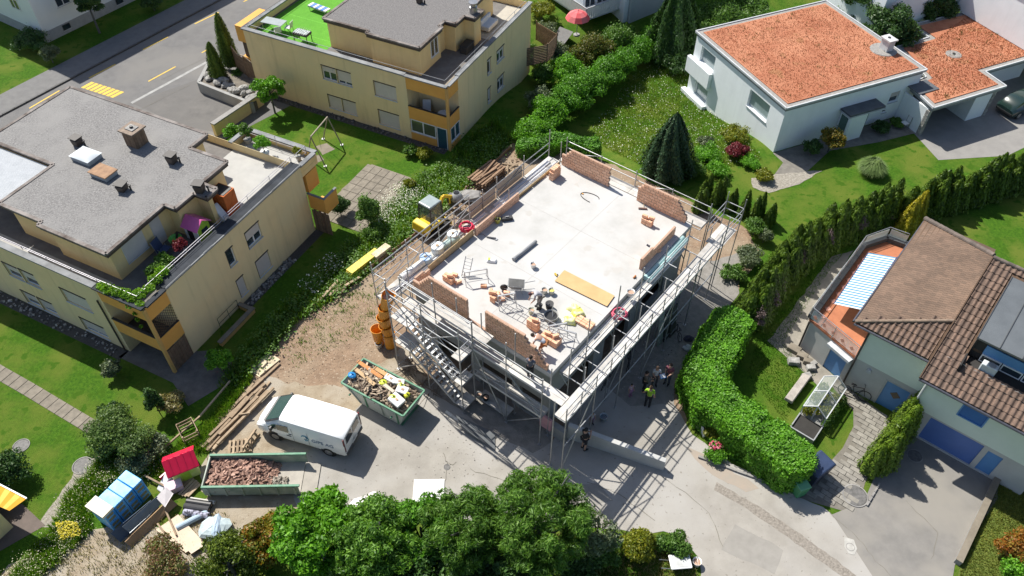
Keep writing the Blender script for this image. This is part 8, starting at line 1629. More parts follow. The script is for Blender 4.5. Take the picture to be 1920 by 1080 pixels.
cone('tall dark conifer behind the thicket at the top edge',PT(1258,105),7.5,2.3,leafmat('yew_spray',[(.02,.06,.012),(.04,.10,.02),(.07,.15,.025)],.2),26000,.26,name='conifer',seed=174,round_=.8,ridges=8,amp=.25)
# thicket between the middle block and the white house
for k,(u,v,R,H,m,n) in enumerate([(1000,262,1.5,1.7,G_bright,7000),(1030,238,1.7,2.3,G_bright,9000),(1012,210,1.3,2.2,G_sage,5000),(1050,225,1.6,2.8,G_laurel,9000),(1075,205,1.7,2.9,G_laurel,9000),(1105,190,1.7,2.9,G_laurel,9000),(1060,165,1.7,2.8,G_bright,8000),(1135,168,1.7,2.8,G_laurel,9000),(1165,145,1.7,2.7,G_laurel,9000),(1195,122,1.7,2.6,G_laurel,8000),(1110,130,2.0,3.2,leafmat('brownish_leaf',[(.07,.10,.015),(.11,.13,.02),(.15,.12,.03),(.06,.13,.015)],.3),9000),(1155,108,1.9,3.0,G_mid,8000),(1220,100,1.6,2.6,G_laurel,7000),(1045,120,1.3,2.0,G_sage,5000),(1022,160,1.2,1.9,G_mid,5000)]):
    shrub(ORD[k] + ' leafy shrub of the thicket right of the middle block, counted away from the scaffold',u,v,R,H,m,n,.16,ncl=14,group='shrubs of the thicket',seed=200 + k,name='thicket_shrub',base_h=.05)
hedge('low laurel hedge in front of the back left scaffold corner',[P(985,272,.8),P(1060,262,.8),P(1110,272,.8)],1.3,1.0,G_laurel,9000,.15,33,amp=.2)
for k,(u,v,R,H,m) in enumerate([(1350,60,2.6,3.0,G_mid),(1310,75,2.2,2.4,G_mid),(1400,45,2.4,2.8,G_mid),(1290,100,2.0,2.4,G_dark),(1275,135,1.6,1.7,G_dark)]): shrub(ORD[k] + ' green shrub behind the white house beside the grey block',u,v,R,H,m,8000,.2,ncl=14,group='shrubs behind the white house',seed=230 + k,base_h=.05)
tree('dark leafy tree between the white house and the garage annex',FW.w(-6.5,15.0,-.5),5.6,2.6,G_dark,14000,.2,seed=41); tree('dark tree at the top edge behind the red roof',FW.w(-10.5,16.5,-.5),6.0,2.8,G_dark,14000,.2,seed=42); tree('dark tree left of the top right villa',FW.w(-8.3,21.5,-.5),5.2,2.2,G_dark,10000,.2,seed=43)
# white house front garden
t = thing('ornamental_grass','fountain of pale ornamental grass on the lawn before the white house','plant',P(1632,325,0)); rng = np.random.default_rng(5); k = 3800; a = rng.uniform(0,6.283,k); l = rng.uniform(.25,1.15,k) ** .8; h = 1.35 - .55 * l + rng.normal(0,.1,k); base = np.stack([np.cos(a) * .15,np.sin(a) * .15,np.zeros(k)],1) * rng.random((k,1)); mid = base + np.stack([np.cos(a) * l * .45,np.sin(a) * l * .45,h],1); tip = base + np.stack([np.cos(a) * l,np.sin(a) * l,h * rng.uniform(.45,.85,k)],1); sdv = np.stack([-np.sin(a),np.cos(a),np.zeros(k)],1) * .014; V = np.stack([base - sdv,base + sdv,mid + sdv,mid - sdv,tip],1).reshape(-1,3); i0 = np.arange(k) * 5; F = np.concatenate([np.stack([i0,i0 + 1,i0 + 2],1),np.stack([i0,i0 + 2,i0 + 3],1),np.stack([i0 + 3,i0 + 2,i0 + 4],1)]); npmesh('blades',V,F,leafmat('pale_reed',[(.16,.24,.08),(.22,.30,.12),(.11,.19,.05)],.3),t)
shrub('low dark red maple bush below the white house',1378,292,.85,.95,G_red,4200,.12); shrub('orange and green leaved bush at the porch of the white house',1552,285,1.05,2.0,leafmat('copper_leaf',[(.10,.13,.02),(.20,.17,.02),(.30,.19,.03),(.06,.09,.015)],.3),4200,.15); shrub('dark low bush left of the orange leaved bush',1520,290,.8,1.2,G_dark,2600,.13)
for k,(u,v,R,H,m,lab) in enumerate([(1375,262,1.2,.8,G_yel,'yellow green grassy perennial by the white wall'),(1330,300,1.2,.9,G_bright,'bright feathery perennial left of the red maple bush'),(1345,330,1.0,.8,G_bright,'leafy perennial below the feathery one'),(1432,335,.8,.6,G_yel,'yellow flowering low plant near the gravel corner'),(1300,330,.9,.9,G_mid,'green perennial beside the dark spruce'),(1320,270,.7,.5,G_sage,'dull stump with sprouts on the flowered lawn'),(1405,310,.8,.5,G_bright,'low ground plant right of the red maple bush'),(1650,245,.8,.5,G_dark,'low dark plant in the gravel bed by the porch'),(1680,235,.6,.4,G_mid,'low plant in the gravel bed by the garage')]): shrub(lab,u,v,R,H,m,2600,.12,cat='plant',name='perennial',base_h=.02,seed=260 + k)
# site side shrubs on the right
for k,(u,v,R,H,m,lab) in enumerate([(1412,440,.85,1.3,G_mid,'round green bush between the scaffold and the thuja row'),(1430,455,.6,.9,G_sage,'grey green bush right of the round one'),(1398,492,1.0,1.0,G_sage,'sprawling grey green bush on the slope behind the scaffold'),(1375,520,.9,.6,G_mid,'low weeds at the edge of the shaded site'),(1308,795,.5,.5,G_mid,'low weeds at the hedge end by the planter'),(1345,855,.8,.5,G_bright,'flowering weeds along the hedge kerb'),(1330,822,.45,.7,G_yel,'yellowish small shrub behind the square planter')]): shrub(lab,u,v,R,H,m,2400,.13,seed=280 + k)
for k in range(8): u,v = [(1452,560),(1490,512),(1540,475),(1600,448),(1660,425),(1700,415),(1440,590),(1416,620)][k]; shrub(ORD[k] + ' dry purplish sprig among the long thuja row',u,v,.5,2.0,G_purple,900,.1,group='dry sprigs in the thuja row',seed=300 + k,base_h=.4,core=.5)
# trees along the bottom edge
def ctree(label,u,v,zc,Rpx,m,n,size,seed,squash=.85,**kw):
    c = P(u,v,zc); R = Rpx * (c - Vector((0,0,CAM_H))).length / FPX; return tree(label,Vector((c.x,c.y,0)),zc + R * squash,R,m,n,size,crown_z=zc,squash=squash,seed=seed,**kw)
ctree('bright green broadleaf tree at the bottom left of the road',592,1002,2.6,86,G_bright,19000,.2,51,ncl=46,sub=(.12,.24))
ctree('dark green feathery tree beside the bright one at the bottom edge',705,1015,3.2,88,leafmat('feathery_leaf',[(.05,.13,.016),(.08,.195,.022),(.125,.265,.03),(.18,.34,.05)],.35),20000,.18,52,ncl=60,sub=(.10,.22),aspect=.35)
ctree('leafy tree with yellow tips at the bottom edge',790,1000,3.0,74,G_laurel,15000,.18,53,ncl=44,sub=(.12,.24))
ctree('dark pine with tufted needles at the bottom edge, left one',868,990,3.6,92,G_pine,21000,.24,54,ncl=70,aspect=.2,sub=(.09,.18),core=.5)
ctree('dark pine with tufted needles at the bottom edge, tallest one',1012,978,4.2,112,G_pine,28000,.24,55,ncl=95,aspect=.2,sub=(.08,.16),core=.5)
ctree('sparse light green branch tree right of the tall pine',1120,1000,2.4,48,G_sage,2600,.16,56,ncl=14,core=.35)
ctree('dark undergrowth tree below the pines at the bottom edge',960,1075,2.2,80,G_dark,12000,.2,57,ncl=30); ctree('dark undergrowth tree between the pines at the bottom edge',820,1085,2.0,90,G_dark,12000,.2,58,ncl=30); ctree('green undergrowth at the bottom edge below the feathery tree',690,1095,1.8,85,G_mid,11000,.2,59,ncl=28)
ctree('mossy dark green rounded bush at the bottom left',432,1062,1.0,62,leafmat('moss_leaf',[(.06,.10,.01),(.10,.15,.012),(.14,.19,.016),(.03,.06,.01)],.2),11000,.13,60,ncl=24); ctree('yellow and orange leaved bush left of the bright tree',498,1012,1.1,52,leafmat('autumn_leaf',[(.10,.15,.015),(.17,.19,.02),(.26,.20,.025),(.30,.10,.02)],.3),8000,.15,61,ncl=20); shrub('pinkish budding bush before the fanned boards',315,1060,1.3,1.3,leafmat('bud_leaf',[(.10,.14,.03),(.18,.17,.06),(.28,.12,.09),(.14,.2,.04)],.25),5000,.12)
shrub('yellow green round bush behind the pale tub',1190,1035,.95,1.3,G_yel,6500,.13); shrub('green bush beside the yellow green round bush',1258,1030,.8,.9,G_mid,4500,.13); shrub('thin green bush right of the pine at the fence',1130,1045,.9,1.3,G_mid,4500,.14)
shrub('green bush in the bottom corner of the pine shade',1085,1070,1.2,1.2,G_dark,6000,.15); shrub('orange leaved shrub on the lawn at the lower right',1888,1040,1.0,1.4,G_orange,4500,.14,seed=77); shrub('green leafed shrub behind the orange one at the lower right',1905,1075,1.0,1.1,G_bright,3500,.14)
# left garden
for k,(u,v,R,H,m,n,lab) in enumerate([(420,695,.8,1.6,G_bright,4200,'bright bush beside the cellar stair of the left block'),(240,835,1.7,1.9,leafmat('loose_leaf',[(.08,.15,.035),(.12,.20,.05),(.17,.25,.08),(.06,.12,.03)],.3),10000,'large loose green bush above the insulation packs'),(213,783,.7,.8,G_dark,3000,'small dark bush at the end of the lawn path'),(300,775,.5,2.1,G_dark,3500,'slim upright bush behind the large loose bush'),(218,705,.55,1.2,G_sage,2600,'slender pale bush in front of the left loggia'),(8,915,1.5,1.7,G_dark,11000,'dark dense rounded bush above the orange awning'),(290,850,1.0,1.0,G_sage,3500,'grey dry bush beside the rail'),(330,765,.8,.9,G_dry,2600,'straw coloured ornamental grass above the rails'),(260,870,.9,.7,G_sage,2600,'low grey weeds behind the blue packs')]): shrub(lab,u,v,R,H,m,n,.13,seed=320 + k,ncl=12)
ball = shrub('clipped dark green ball shrub beside the patio',640,405,.88,1.5,G_dark,8000,.1,seed=340,ncl=3,flat=.6,base_h=.03)
shrub('young green tree beside the ball shrub',692,425,.85,2.6,G_mid,5200,.14,seed=341,ncl=12,base_h=.1); shrub('leafy bush below the young green tree',705,445,.8,.9,G_mid,3200,.13,seed=342)
tree('small bright tree on the lawn beside the forecourt wall',P(516,212,0),2.9,1.35,G_bright,6000,.16,seed=62,ncl=20,crown_z=2.1); tree('round headed dark green tree before the white corner house',P(187,62,0),4.4,1.7,G_dark,11000,.17,seed=63,ncl=24,crown_z=3.1)
for k,(u,v,R,H,m,lab) in enumerate([(100,118,.9,1.5,G_sage,'grey green bush at the edge of the pavement'),(60,90,2.0,1.2,G_dark,'dark low shrubs at the wall of the white corner house'),(290,20,1.0,1.4,G_dark,'small dark bush at the top edge of the pavement'),(770,290,.6,.7,G_mid,'small round bush before the glazed corner, left one'),(797,296,.6,.7,G_yel,'small yellowish bush before the glazed corner, right one'),(455,150,.8,.9,G_mid,'green plants behind the boulders'),(400,160,.6,.6,G_mid,'small plant in the boulder planter'),(440,262,.7,1.2,G_bright,'leafy plants behind the forecourt wall'),(1015,35,1.4,1.4,G_yel,'bright yellow green bush beyond the middle block'),(1025,65,1.0,1.0,G_sage,'pale flowering bush beyond the middle block'),(990,105,.8,1.2,G_mid,'plant behind the slat fence'),(1010,130,1.0,1.6,G_mid,'plant at the right wall of the middle block')]): shrub(lab,u,v,R,H,m,3200,.14,seed=360 + k,ncl=11)
shrub('yellow flowering weeds before the patio corner',770,352,.5,.7,G_yel,1400,.12,seed=380)
# terrace plants of the left block
for k,(x,y,R,H,m,lab,pot) in enumerate([(-4.85,13.9,.5,1.1,G_mid,'potted green plant at the far terrace corner',1),(-3.0,13.3,.6,1.2,G_bright,'potted leafy plant on the pale terrace floor',1),(-.9,13.9,.35,.6,G_yel,'small potted plant in the railing corner',1),(-1.35,4.25,.45,.75,G_red,'dark red potted shrub on the terrace near the rail',1),(-1.6,3.2,.6,.8,G_mid,'leafy herbs along the terrace rail',0),(-1.3,2.4,.7,.9,G_mid,'leafy herbs at the terrace corner',0)]):
    t = shrub(lab,0,0,R,H,m,1500,.12,loc=FL.w(x,y,4.71 + (.3 if pot else 0)),seed=400 + k,cat='potted plant',name='potted_plant')
    if pot: MB().lathe([(.02,-.3),(R * .35,-.3),(R * .5,.05),(.02,.04)],14).build('pot',conc_d if k != 1 else wp,t)
rng = np.random.default_rng(9); t = fthing('climbing_vine','bright green vine spilling over the terrace corner of the left block','vine',FL,0,0,0); acc = Acc(); cl = []
for (x,y,z,s) in [(-2.9,.2,5.35,.3),(-2.4,.15,5.4,.35),(-1.9,.2,5.42,.32),(-1.4,.3,5.42,.34),(-1.0,.3,5.35,.36),(-.7,.6,5.45,.36),(-.5,1.1,5.5,.3),(-.7,1.7,5.5,.36),(-.8,2.3,5.5,.34),(-.9,-.05,5.1,.22),(-.75,-.08,4.6,.14),(-.8,-.08,4.1,.12),(-.78,-.08,3.6,.1),(-1.4,.05,5.15,.2),(-.35,.2,5.3,.25)]: cl.append((x,y,z,s,s * .8,s * .7))
blob_leaves(acc,cl,3200,.14,rng,core=.5); acc.build('leaves',leafmat('vine_leaf',[(.10,.24,.015),(.16,.32,.02),(.22,.38,.04)],.4),t); MB().tube([(-2.9,.3,5.35),(-1.5,.3,5.4),(-.5,.6,5.4),(-.6,2.3,5.4)],.02,5).build('stem',mat('bark',(.1,.1,.1)),t)
# ---- rough grass, weeds and flowers
slope = [(958,262),(900,330),(830,400),(745,465),(640,555),(560,605),(470,700),(430,745),(410,720),(450,670),(520,590),(600,520),(665,450),(700,420),(760,350),(820,318),(880,262),(930,225)]
sheet('weed_bank',slope,.005,mat('weedy_soil',(.05,.085,.018),(.03,.05,.012),scale=4,rough=.98,bump=.8,bscale=12),amp=.1)
grass('weeds','tall green weeds on the bank along the left side of the site',slope,26000,.2,.7,G_grass,.035,.6,11,clump=900); flowers('weed_leaves','leafy weeds on the bank along the left side of the site',slope,14000,.1,.5,.13,G_mid,12,clump=260,cat='weeds')
flowers('white_flowers','white flowering weeds between the patio and the bank',[(700,395),(760,345),(790,365),(740,420),(690,430)],1500,.2,.55,.07,G_white,13,clump=60); flowers('white_flowers','white flowers on the bank near the cellar stair',[(560,540),(620,480),(650,500),(590,570)],160,.3,.6,.1,G_white,14)
wlawn = [(1110,240),(1180,150),(1280,80),(1310,180),(1390,250),(1430,300),(1300,330),(1200,310),(1130,275)]
grass('meadow_grass','unmown flowery lawn left of the white house',wlawn,26000,.06,.2,leafmat('meadow_blade',[(.07,.15,.012),(.10,.19,.018),(.15,.22,.03),(.2,.22,.06)],.35),.035,.8,15); flowers('meadow_flowers','small white flowers in the lawn left of the white house',wlawn,1500,.12,.25,.065,G_white,16)
lf = [(20,1085),(90,1000),(130,930),(200,850),(260,835),(320,850),(280,900),(215,900),(165,950),(170,1000),(110,1050),(70,1090)]
grass('weeds','weeds around the insulation packs at the lower left',lf,15000,.15,.5,G_grass,.035,.7,17,clump=500); flowers('pale_flowers','pale flowering weeds around the insulation packs',lf,2600,.15,.4,.055,leafmat('pale_petal',[(.34,.33,.22),(.50,.48,.36),(.24,.25,.13)],.2),18,clump=130); flowers('yellow_flowers','yellow flowers in the weeds at the lower left',[(110,985),(150,985),(160,1010),(120,1020)],400,.3,.5,.08,leafmat('yellow_petal',[(.5,.42,.02),(.6,.5,.03)],.2),19)
grass('weeds','weeds and grass along the timber pile and container',[(395,790),(455,700),(475,705),(410,800),(385,850),(355,845),(335,870),(295,905),(285,890),(340,830)],7000,.12,.4,G_grass,.035,.7,20,clump=500)
grass('rough_grass','rough grass under the front trees at the bottom edge',[(1060,1000),(1290,1005),(1310,1080),(1300,1140),(900,1140),(950,1010)],9000,.08,.25,G_dry,.035,.8,22); grass('rough_grass','sparse dry grass on the worn lawn at the bottom left',[(-20,1085),(95,1035),(270,970),(420,960),(470,1000),(440,1100),(0,1120)],5000,.06,.22,G_dry,.03,.8,23,clump=300)
grass('rough_grass','sparse tufts on the bare earth behind the van',[(640,560),(720,520),(700,620),(560,690),(520,660)],1500,.06,.18,G_grass,.03,.8,24,clump=60); grass('lawn_tufts','mown lawn tufts on the garden lawn of the tiled house',[(1420,640),(1520,510),(1600,460),(1560,500),(1470,640),(1500,690),(1530,700),(1470,790),(1400,700)],9000,.04,.1,leafmat('lawn_blade',[(.05,.14,.008),(.08,.19,.012),(.11,.22,.016)],.3),.03,.9,25)
grass('roof_tufts','sparse green tufts growing in the red planted roof',[FW.w(-11,.5),FW.w(-.5,.5),FW.w(-.5,12),FW.w(-11,12)],420,.05,.2,leafmat('roof_tuft',[(.10,.13,.03),(.06,.09,.02),(.20,.12,.05)],.25),.04,.8,26,clump=60,world=True,z=3.88); grass('roof_tufts','sparse green tufts growing in the red annex roof',[FW.w(2.2,11.8),FW.w(2.2,17.8),FW.w(.2,18),FW.w(.2,24),FW.w(-6.5,24),FW.w(-4.4,18),FW.w(-4.4,15.5)],260,.05,.25,leafmat('roof_tuft',[(.1,.1,.1)]),.05,.8,27,clump=30,world=True,z=2.65)
grass('sedum_stems','red sedum stems covering the flat roof of the white house',[FW.w(-10.9,.5),FW.w(-.5,.5),FW.w(-.5,12),FW.w(-10.9,12)],14000,.03,.08,leafmat('sedum_stem',[(.39,.145,.075),(.43,.175,.095),(.35,.125,.063)],.1),.04,1.2,28,world=True,z=3.885); grass('sedum_stems','red sedum stems covering the flat roof of the garage annex',[FW.w(2.2,11.8),FW.w(2.2,17.8),FW.w(.2,18),FW.w(.2,24),FW.w(-6.5,24),FW.w(-4.4,18),FW.w(-4.4,15.5),FW.w(-.8,14.2)],9000,.03,.09,leafmat('sedum_stem',[(.1,.1,.1)]),.05,1.2,29,world=True,z=2.655)
# pebble strips and ground litter
def pebbles(name,label,pts,n,s0,s1,m,seed,z=.0,world=True):
    rng = random.Random(seed); X,Y = scatter(pts,n,np.random.default_rng(seed),world); mb = MB()
    for x,y in zip(X,Y): s = rng.uniform(s0,s1); mb.obox((x,y,z + s * .35),(s,s * rng.uniform(.6,1),s * .7),rot3(rng.uniform(0,3),rng.uniform(-.3,.3),rng.uniform(-.3,.3)))
    return tag(mb.build(name,m),label,'stones',kind='stuff')
peb = mat('pebble',(.42,.40,.37),(.15,.14,.13),scale=5,rough=.9,island=.5)
sheet('gravel_strip',[FL.w(.02,5.6),FL.w(.65,5.6),FL.w(.65,13),FL.w(.02,13)],.012,mat('dark_gravel',(.075,.07,.065),(.045,.042,.04),scale=8),world=True); sheet('gravel_strip',[FL.w(-18,-.75),FL.w(-3.4,-.75),FL.w(-3.4,-.02),FL.w(-18,-.02)],.012,mat('dark_gravel',(.07,.07,.07)),world=True)
pebbles('pebbles','pale pebbles along the right wall of the left block',[FL.w(.1,5.8),FL.w(.6,5.8),FL.w(.6,10.1),FL.w(.1,10.1)],160,.06,.15,peb,1); pebbles('pebbles','pebbles along the left wall of the left block',[FL.w(-18,-.7),FL.w(-4,-.7),FL.w(-4,-.1),FL.w(-18,-.1)],260,.06,.16,peb,2)
sheet('gravel_strip',[FM.w(-15.8,-.6),FM.w(-.2,-.6),FM.w(-.2,-.02),FM.w(-15.8,-.02)],.012,mat('dark_gravel',(.07,.07,.07)),world=True); pebbles('pebbles','dark pebbles along the front wall of the middle block',[FM.w(-15.6,-.55),FM.w(-.3,-.55),FM.w(-.3,-.05),FM.w(-15.6,-.05)],420,.06,.16,mat('dark_pebble',(.16,.15,.145),(.08,.075,.07),scale=6,island=.5),3)
pebbles('earth_clods','stones and clods scattered on the bare earth',[tuple(P(u,v)[:2]) for u,v in ((560,600),(700,560),(740,640),(640,700),(560,730),(500,700))],420,.02,.06,objrand('clod',(.36,.27,.19),(.20,.135,.085)),4)
pebbles('site_litter','stones and litter scattered on the dusty road',[tuple(P(u,v)[:2]) for u,v in ((800,740),(900,800),(1040,870),(860,900),(700,880))],150,.015,.05,objrand('litter_stone',(.5,.47,.42),(.22,.2,.18)),5,z=.014); pebbles('site_litter','small litter on the shaded floor under the right scaffold',[tuple(P(u,v)[:2]) for u,v in ((1130,740),(1220,600),(1300,560),(1290,640),(1240,720))],160,.02,.07,objrand('litter_stone',(.5,.47,.42),(.2,.2,.2)),6,z=.018)
pebbles('earth_clods','clods and stones on the earth strip behind the left scaffold',[tuple(P(u,v)[:2]) for u,v in ((760,460),(840,400),(950,285),(1000,290),(860,410))],400,.04,.14,objrand('clod',(.3,.2,.1),(.2,.1,.1)),7)
# twigs heap under the stair tower
mb = MB(); rn = random.Random(3)
for k in range(90):
    u,v = rn.uniform(755,840),rn.uniform(668,745)
    if (v - 668) < (u - 800) * .7 - 10 or (v - 700) > (u - 760) * .9: continue
    p = P(u,v,.02); a = rn.uniform(0,6.28); L2 = rn.uniform(.4,1.6); q = p + Vector((math.cos(a) * L2,math.sin(a) * L2,rn.uniform(0,.35))); mb.tube([p,(p + q) / 2 + Vector((0,0,.08)),q],[.02,.015,.006],5)
tag(mb.build('brushwood',mat('twig',(.20,.15,.11),(.12,.09,.065),scale=6)),'cut branches heaped at the foot of the scaffold stair','branches',kind='stuff')

grass('rough_grass','yellowish rough lawn at the lower right beyond the edging wall',[(1800,1070),(1872,905),(1940,930),(1940,1120),(1790,1120)],9000,.04,.12,leafmat('straw_blade',[(.16,.20,.03),(.24,.24,.06),(.11,.17,.02)],.3),.035,.9,31)
sheet('dry_lawn',[(1800,1070),(1872,905),(1990,930),(1990,1150),(1780,1150)],.006,mat('dry_lawn',(.14,.17,.03),(.075,.115,.015),scale=4,rough=.97,bump=.8,bscale=18),amp=.05)

acc = Acc(); blob_leaves(acc,[(-1.0 + .4 * (k % 3),.35 + .33 * k,.35 + .1 * (k % 2),.26,.26,.3) for k in range(7)],2600,.12,np.random.default_rng(44),core=.4); acc.build('plants',G_yel,GH)
acc = Acc(); blob_leaves(acc,[(.12,.3 + .5 * k,.2,.22,.25,.28) for k in range(5)],1200,.12,np.random.default_rng(45),core=.4); acc.build('side_plants',G_mid,GH)
# ================================================================== people
skinc = mat('skin',(.50,.30,.21),(.46,.27,.19),scale=5,rough=.6)
def skinned(name,verts,edges,radii,m,parent,root=0,sub=2):
    me = bpy.data.meshes.new(name); me.from_pydata([tuple(v) for v in verts],edges,[]); me.materials.append(m); o = bpy.data.objects.new(name,me); col.objects.link(o); o.parent = parent
    s = o.modifiers.new('skin','SKIN'); s.use_smooth_shade = True
    for i,sv in enumerate(me.skin_vertices[0].data): sv.radius = radii[i] if isinstance(radii[i],tuple) else (radii[i],radii[i]); sv.use_root = (i == root)
    ss = o.modifiers.new('subsurf','SUBSURF'); ss.levels = sub; ss.render_levels = sub; return o
def person(label,loc,rz,H=1.75,J=None,shirt=(.5,.5,.5),trousers=(.05,.05,.06),hair=(.03,.02,.015),shoes=(.03,.03,.03),sleeves='short',legs='long',hat=None,bag=None,vest=None):
    """J: joint overrides in units of body height, local frame: x right, y forward, z up"""
    t = thing('person',label,'person',loc,rz); h = H
    j = dict(pel=(0,0,.52),wai=(0,.0,.62),che=(0,.0,.73),nec=(0,.0,.825),hea=(0,.012,.885),top=(0,.012,.955),
             ls=(-.105,0,.80),le=(-.135,-.01,.63),lw=(-.145,.04,.485),lh=(-.145,.06,.44),rs=(.105,0,.80),re=(.135,-.01,.63),rw=(.145,.04,.485),rh=(.145,.06,.44),
             lp=(-.052,0,.50),lk=(-.058,.012,.275),la=(-.06,-.01,.05),lt=(-.065,.085,.022),rp=(.052,0,.50),rk=(.058,.012,.275),ra=(.06,-.01,.05),rt=(.065,.085,.022))
    if J: j.update(J)
    Pt = {k: Vector(v) * h for k,v in j.items()}; names = list(Pt); idx = {k: i for i,k in enumerate(names)}
    E_ = [('pel','wai'),('wai','che'),('che','nec'),('nec','hea'),('hea','top'),('che','ls'),('ls','le'),('le','lw'),('lw','lh'),('che','rs'),('rs','re'),('re','rw'),('rw','rh'),('pel','lp'),('lp','lk'),('lk','la'),('la','lt'),('pel','rp'),('rp','rk'),('rk','ra'),('ra','rt')]
    rad = dict(pel=(.075,.06),wai=(.068,.052),che=(.082,.058),nec=.03,hea=(.046,.055),top=(.034,.04),ls=.036,le=.025,lw=.018,lh=(.022,.012),rs=.036,re=.025,rw=.018,rh=(.022,.012),lp=.05,lk=.033,la=.022,lt=.018,rp=.05,rk=.033,ra=.022,rt=.018)
    sc = lambda v,k=1.0: tuple(x * h * k for x in v) if isinstance(v,tuple) else v * h * k
    skinned('body',[Pt[k] for k in names],[(idx[a],idx[b]) for a,b in E_],[sc(rad[k]) for k in names],skinc,t,idx['pel'])
    def garment(name,chain,edges,m,grow,ends={}):
        vs = [ends.get(k,Pt.get(k)) for k in chain]; skinned(name,vs,[(chain.index(a),chain.index(b)) for a,b in edges],[sc(rad.get(k.split('_')[0],.03),grow) for k in chain],m,t,0)
    mk = lambda k,c: mat('cloth_%02d%02d%02d_%s' % (int(c[0] * 99),int(c[1] * 99),int(c[2] * 99),k),c,tuple(x * .8 for x in c),scale=8,rough=.9)
    hl = .45 if sleeves == 'short' else 1.0
    Lsl = Pt['ls'].lerp(Pt['le'],.75 if sleeves == 'short' else 1); Rsl = Pt['rs'].lerp(Pt['re'],.75 if sleeves == 'short' else 1)
    ch = ['pel','wai','che','nec_b','ls','le_s','rs','re_s']; ends = {'nec_b': Pt['che'].lerp(Pt['nec'],.55),'le_s': Lsl,'re_s': Rsl}; ed = [('pel','wai'),('wai','che'),('che','nec_b'),('che','ls'),('ls','le_s'),('che','rs'),('rs','re_s')]
    if sleeves == 'long': ch += ['lw','rw']; ed += [('le_s','lw'),('re_s','rw')]
    garment('shirt',ch,ed,mk('s',shirt),1.16,ends)
    ch = ['pel','lp','lk_t','rp','rk_t']; ends = {'lk_t': Pt['lp'].lerp(Pt['lk'],.95 if legs == 'short' else 1),'rk_t': Pt['rp'].lerp(Pt['rk'],.95 if legs == 'short' else 1)}; ed = [('pel','lp'),('lp','lk_t'),('pel','rp'),('rp','rk_t')]
    if legs == 'long': ch += ['la','ra']; ed += [('lk_t','la'),('rk_t','ra')]
    garment('trousers',ch,ed,mk('t',trousers),1.2,ends)
    for a,b in (('la','lt'),('ra','rt')):
        p,q = Pt[a] + Vector((0,0,-.012 * h)),Pt[b]; d = (q - p); MB().tube([p - d * .25,p + d * .2,p + d * .75,q + d * .2],[.024 * h,.03 * h,.027 * h,.014 * h],8).build('shoe',mk('f',shoes),t,smooth=True)
    up = (Pt['top'] - Pt['hea']).normalized(); c = Pt['hea'].lerp(Pt['top'],.55); fw = (Pt['lt'] - Pt['la'] + Pt['rt'] - Pt['ra']); fw = fw - up * fw.dot(up); fw.normalize(); sdv = fw.cross(up)
    b = MB(); rr = .062 * h; n1,n2 = 12,6
    for i in range(n2 + 1):
        th = (math.pi * .62) * i / n2
        for k in range(n1):
            ph = 2 * math.pi * k / n1; lo_ = 1.0 - .42 * max(0,math.cos(ph)) * (th / 2); v = up * math.cos(th * lo_) * rr * 1.02 + (fw * math.cos(ph) * .98 + sdv * math.sin(ph) * .86) * math.sin(th * lo_) * rr; b.v.append(tuple(c + v - fw * .008 * h))
    for i in range(n2):
        for k in range(n1): l = (k + 1) % n1; b.f.append((i * n1 + k,(i + 1) * n1 + k,(i + 1) * n1 + l,i * n1 + l))
    b.build('hair' if hat is None else 'cap',mk('h',hair if hat is None else hat),t,smooth=True)
    # face
    eye = mat('eye_dark',(.02,.015,.01)); f0 = Pt['hea'].lerp(Pt['top'],.25)
    fc = MB(); nose = f0 + fw * .058 * h - up * .004 * h; fc.tube([nose + up * .012 * h - fw * .006 * h,nose + fw * .008 * h,nose - up * .012 * h - fw * .004 * h],[.004 * h,.008 * h,.006 * h],6); fc.build('nose',skinc,t)
    for s in (-1,1): e = f0 + fw * .052 * h + sdv * s * .018 * h + up * .012 * h; MB().obox(e,(.008 * h,.012 * h,.005 * h),Matrix((fw,sdv,up)).transposed()).build('eye',eye,t); ea = f0 + sdv * s * .052 * h; MB().obox(ea,(.02 * h,.008 * h,.03 * h),Matrix((fw,sdv,up)).transposed()).build('ear',skinc,t,bevel=.003 * h)
    MB().obox(f0 + fw * .052 * h - up * .026 * h,(.006 * h,.026 * h,.005 * h),Matrix((fw,sdv,up)).transposed()).build('mouth',mat('lip',(.35,.12,.10)),t)
    # hands: five separate bent fingers each
    for w_,hd in (('lw','lh'),('rw','rh')):
        d = (Pt[hd] - Pt[w_]).normalized(); sd2 = d.cross(fw); sd2 = sd2.normalized() if sd2.length > .1 else d.orthogonal().normalized(); n3 = sd2.cross(d); pm = Pt[hd]
        for k in range(4): o_ = pm + sd2 * (k - 1.5) * .0105 * h + d * .01 * h; ln = (.042,.05,.047,.036)[k] * h; MB().tube([o_,o_ + d * ln * .5,o_ + d * ln * .85 + n3 * ln * .35],[.0058 * h,.0052 * h,.004 * h],6).build('finger',skinc,t)
        th0 = pm - d * .014 * h - sd2 * .02 * h; MB().tube([th0,th0 - sd2 * .014 * h + d * .02 * h,th0 - sd2 * .012 * h + d * .036 * h + n3 * .008 * h],[.0065 * h,.006 * h,.0045 * h],6).build('thumb',skinc,t)
    return t
Az = lambda az: R_(-az)      # facing: heading clockwise from away-from-camera
g = lambda u,v,z=.016: P(u,v,z)
ARM_F = dict(le=(-.12,.05,.64),lw=(-.06,.16,.62),lh=(-.05,.19,.62),re=(.12,.05,.64),rw=(.06,.16,.62),rh=(.05,.19,.62))
